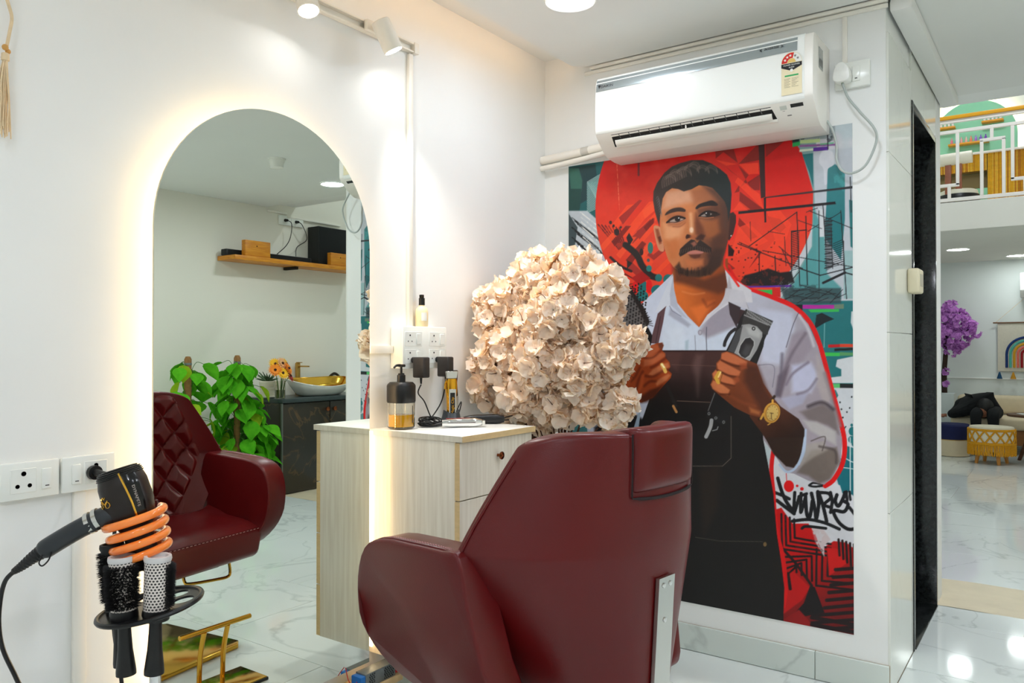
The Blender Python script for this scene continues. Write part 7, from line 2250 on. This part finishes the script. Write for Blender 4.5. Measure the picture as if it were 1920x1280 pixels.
# tapestry
t = thing('wall_hanging', 'cream wall hanging with a rainbow of coloured yarn and tassels', 'tapestry', (1.45, 7.975, 0.87))
obj('cloth', MB().box(-0.29, 0.29, -0.006, 0.0, 0.0, 0.565, 0.002, 1), mat('canvas', (214, 208, 192), 0.9, noise=(40, 0.06), bump=(160, 0.5)), t)
obj('rod', MB().tube([(-0.335, -0.012, 0.567), (0.335, -0.012, 0.567)], 0.008, 8), mat('rod_wood', (120, 84, 56), 0.6, noise=(20, 0.2)), t)
for s in (-1, 1):
    obj('hanging_cord', MB().tube([(s * 0.31, -0.01, 0.57), (0.0, -0.004, 0.87)], 0.002, 5), M_CORD, t)
for k, c in enumerate(((28, 58, 120), (90, 186, 170), (222, 164, 40), (236, 120, 104), (160, 24, 34))):
    r = 0.200 - k * 0.037
    pts = [(-r, 0.045)] + [(r * math.cos(a), 0.20 + r * 0.98 * math.sin(a)) for a in [PI - PI * i / 18 for i in range(19)]] + [(r, 0.045)]
    obj('yarn_arc', MB().tube([(x, -0.012, z) for x, z in pts], 0.0135, 8), mat('yarn_%d' % k, c, 0.95, noise=(90, 0.25), bump=(200, 0.8)), t)
for k, (x, c) in enumerate(((-0.27, (24, 72, 110)), (-0.135, (206, 146, 40)), (0.0, (90, 186, 170)), (0.135, (236, 120, 104)), (0.27, (28, 58, 120)))):
    obj('tassel', MB().lathe([(0.004, -0.005), (0.010, -0.02), (0.030, -0.085), (0, -0.085)], 12, (x, -0.035, 0)), mat('tassel_%d' % k, c, 0.95, noise=(90, 0.25)), t)

# sofa
M_SOFA = mat('sofa_cream', (222, 206, 176), 0.85, noise=(20, 0.06), bump=(120, 0.3))
t = thing('sofa', 'low cream upholstered sofa along the lounge wall', 'sofa', (1.6, 7.45, 0))
obj('sofa_base', MB().box(-0.84, 1.6, -0.33, 0.45, 0.10, 0.26, 0.01), mat('sofa_wood', (150, 100, 56), 0.5, noise=(10, 0.2), stretch=(0.5, 4, 4)), t)
for x in (-0.78, 0.3, 1.5):
    for y in (-0.29, 0.36):
        obj('leg', MB().box(x, x + 0.05, y, y + 0.05, 0.0, 0.10), MATS['sofa_wood'], t)
for k in range(3):
    x = -0.84 + 0.815 * k
    obj('seat_cushion', MB().box(x + 0.005, x + 0.81, -0.35, 0.24, 0.262, 0.385, 0.03, 3), M_SOFA, t)
    obj('back_cushion', MB().box(x + 0.010, x + 0.805, 0.24, 0.42, 0.388, 0.60, 0.045, 3), M_SOFA, t)

# person bent forward on the sofa
def skin_body(name, pts, edges, m, parent, lv=2):
    me = bpy.data.meshes.new(name)
    me.from_pydata([p[:3] for p in pts], edges, [])
    me.update()
    o = bpy.data.objects.new(name, me)
    COL.objects.link(o)
    o.parent = parent
    o.modifiers.new('skin', 'SKIN')
    sv = me.skin_vertices[0].data
    for i, p in enumerate(pts):
        sv[i].radius = (p[3], p[4] if len(p) > 4 else p[3])
    sv[0].use_root = True
    subsurf(o, lv)
    me.materials.append(m)
    return o
t = thing('person', 'person in black clothes bent forward over the sofa seat', 'person', (1.0, 7.2, 0.0))
M_BLKCL = mat('black_cloth', (14, 17, 20), 0.9, noise=(20, 0.25))
P_ = [(0.18, 0.06, 0.475, 0.135, 0.13), (0.10, 0.03, 0.545, 0.145, 0.12), (0.0, 0.01, 0.54, 0.15, 0.125), (-0.09, -0.02, 0.50, 0.135, 0.115), (-0.13, -0.06, 0.48, 0.08),
      (-0.15, -0.03, 0.455, 0.085), (-0.20, -0.06, 0.42, 0.062), (-0.25, -0.09, 0.405, 0.045), (-0.12, -0.14, 0.46, 0.075), (-0.19, -0.17, 0.425, 0.058), (-0.26, -0.16, 0.405, 0.042),
      (0.19, -0.08, 0.45, 0.085), (0.18, -0.27, 0.44, 0.065), (0.19, -0.27, 0.20, 0.045), (0.19, -0.28, 0.06, 0.04), (0.19, -0.36, 0.035, 0.035),
      (0.06, -0.08, 0.45, 0.08), (0.02, -0.27, 0.44, 0.062), (0.03, -0.28, 0.20, 0.045), (0.03, -0.29, 0.06, 0.04), (0.03, -0.37, 0.035, 0.035)]
E_ = [(0, 1), (1, 2), (2, 3), (3, 4), (3, 5), (5, 6), (6, 7), (2, 8), (8, 9), (9, 10), (0, 11), (11, 12), (12, 13), (13, 14), (14, 15), (0, 16), (16, 17), (17, 18), (18, 19), (19, 20)]
skin_body('clothed_body', P_, E_, M_BLKCL, t)
M_HAIR = mat('black_hair', (12, 11, 12), 0.6, noise=(60, 0.3))
obj('hair', MB().ball((0.10, -0.14, 0.50), 0.095, 20, 14, (0.9, 1.0, 1.1)), M_HAIR, t)
M_SKIN = mat('skin', (150, 96, 70), 0.5, noise=(20, 0.05))
fc = MB().ball((0.085, -0.175, 0.465), 0.068, 18, 12, (0.85, 0.9, 1.05))
fo = obj('face', fc, M_SKIN, t)
obj('nose', MB().ball((0.068, -0.238, 0.455), 0.014, 8, 6), M_SKIN, fo)
obj('ear', MB().ball((0.15, -0.165, 0.465), 0.018, 8, 6, (0.5, 0.8, 1.2)), M_SKIN, fo)
for (hx, hy, hz) in ((-0.285, -0.11, 0.398), (-0.295, -0.165, 0.393)):
    hp_ = [(hx + 0.02, hy, hz, 0.018), (hx - 0.02, hy, hz, 0.021), (hx - 0.045, hy - 0.018, hz, 0.008), (hx - 0.068, hy - 0.022, hz - 0.004, 0.007), (hx - 0.048, hy - 0.006, hz, 0.008), (hx - 0.076, hy - 0.007, hz - 0.004, 0.007),
           (hx - 0.048, hy + 0.007, hz, 0.008), (hx - 0.074, hy + 0.009, hz - 0.004, 0.007), (hx - 0.044, hy + 0.018, hz, 0.007), (hx - 0.064, hy + 0.023, hz - 0.004, 0.006), (hx - 0.01, hy - 0.028, hz, 0.009), (hx - 0.030, hy - 0.040, hz - 0.002, 0.007)]
    skin_body('hand', hp_, [(0, 1), (1, 2), (2, 3), (1, 4), (4, 5), (1, 6), (6, 7), (1, 8), (8, 9), (0, 10), (10, 11)], M_SKIN, t, 1)

# ottoman and fringed stool, side table
t = thing('ottoman', 'round ottoman with navy top and cream base beside the yellow stool', 'ottoman', (0.82, 6.74, 0))
obj('cream_base', MB().lathe([(0, 0.001), (0.155, 0.001), (0.165, 0.01), (0.165, 0.175), (0, 0.175)], 36), M_SOFA, t)
obj('navy_cushion', MB().lathe([(0, 0.176), (0.160, 0.176), (0.170, 0.19), (0.170, 0.32), (0.155, 0.338), (0, 0.345)], 36), mat('navy_cloth', (18, 26, 78), 0.8, noise=(30, 0.15)), t)
obj('band', MB().lathe([(0.166, 0.172), (0.1675, 0.180)], 36, cap=False), M_BGOLD, t)
t = thing('fringed_stool', 'round stool with mustard macrame cover, fringe and wooden legs', 'stool', (1.21, 6.30, 0))
M_MUST = mat('mustard_yarn', (222, 156, 24), 0.95, noise=(80, 0.25), bump=(200, 0.8))
obj('cushion_drum', MB().lathe([(0, 0.13), (0.188, 0.13), (0.196, 0.15), (0.200, 0.34), (0.190, 0.366), (0, 0.376)], 40), mat('stool_cream', (230, 222, 200), 0.9, noise=(40, 0.06)), t)
obj('top_band', MB().tube([(0.200 * math.cos(a), 0.200 * math.sin(a), 0.338) for a in [2 * PI * k / 48 for k in range(48)]], 0.012, 8, closed=True), M_MUST, t)
obj('lower_band', MB().tube([(0.200 * math.cos(a), 0.200 * math.sin(a), 0.205) for a in [2 * PI * k / 48 for k in range(48)]], 0.014, 8, closed=True), M_MUST, t)
for k in range(14):
    for s in (-1, 1):
        a0 = 2 * PI * k / 14
        pts = [(0.204 * math.cos(a0 + s * 2 * PI / 14 * f * 1.0), 0.204 * math.sin(a0 + s * 2 * PI / 14 * f), 0.335 - 0.125 * f) for f in [i / 5 for i in range(6)]]
        obj('lattice_cord', MB().tube(pts, 0.008, 6), M_MUST, t)
fr = MB()
rr = random.Random(5)
for k in range(120):
    a = 2 * PI * k / 120
    fr.tube([(0.205 * math.cos(a), 0.205 * math.sin(a), 0.20), (0.208 * math.cos(a + rr.uniform(-.02, .02)), 0.208 * math.sin(a), 0.15), (0.207 * math.cos(a + rr.uniform(-.03, .03)), 0.207 * math.sin(a), rr.uniform(0.085, 0.10))], 0.0048, 5)
q = obj('fringe', fr, M_MUST, t)
q['kind'] = 'stuff'
for k in range(4):
    a = 0.5 + k * PI / 2
    obj('leg', MB().tube([(0.12 * math.cos(a), 0.12 * math.sin(a), 0.135), (0.145 * math.cos(a), 0.145 * math.sin(a), 0.0)], [0.021, 0.015], 12), mat('stool_leg_wood', (206, 140, 60), 0.5, noise=(14, 0.15), stretch=(3, 3, 1)), t)
t = thing('side_table', 'round dark wooden side table at the right edge of the picture', 'table', (1.56, 6.62, 0))
M_DWOOD = mat('dark_walnut', (92, 58, 34), 0.4, noise=(12, 0.25), stretch=(1, 6, 1))
obj('table_top', MB().lathe([(0, 0.455), (0.235, 0.455), (0.242, 0.465), (0.238, 0.478), (0, 0.478)], 40), M_DWOOD, t)
for k in range(3):
    a = 2.6 + k * 2 * PI / 3
    obj('leg', MB().tube(cr([(0.05 * math.cos(a), 0.05 * math.sin(a), 0.455), (0.07 * math.cos(a), 0.07 * math.sin(a), 0.25), (0.16 * math.cos(a), 0.16 * math.sin(a), 0.0)], 5), 0.018, 10), M_DWOOD, t)
tag(obj('magazine', MB().box(-0.11, 0.09, -0.08, 0.06, 0, 0.006, 0.001), M_WHITEPL, loc=(1.53, 6.60, 0.4785), rot=(0, 0, 0.4)), 'white magazine lying on the dark side table', 'magazine')
t = thing('wall_air_conditioner', 'white air conditioner on the far lounge wall at the right edge', 'air conditioner', (1.79, 7.995, 1.72))
obj('casing', MB().prism([(-0.18, 0.28), (-0.20, 0.24), (-0.205, 0.08), (-0.15, 0.0), (-0.002, 0.0), (-0.002, 0.28)], -0.40, 0.40, 'x', 0.006), M_AC, t)
obj('outlet_slot', MB().box(-0.36, 0.36, -0.197, -0.17, 0.03, 0.05), MATS['slot_black'], t)
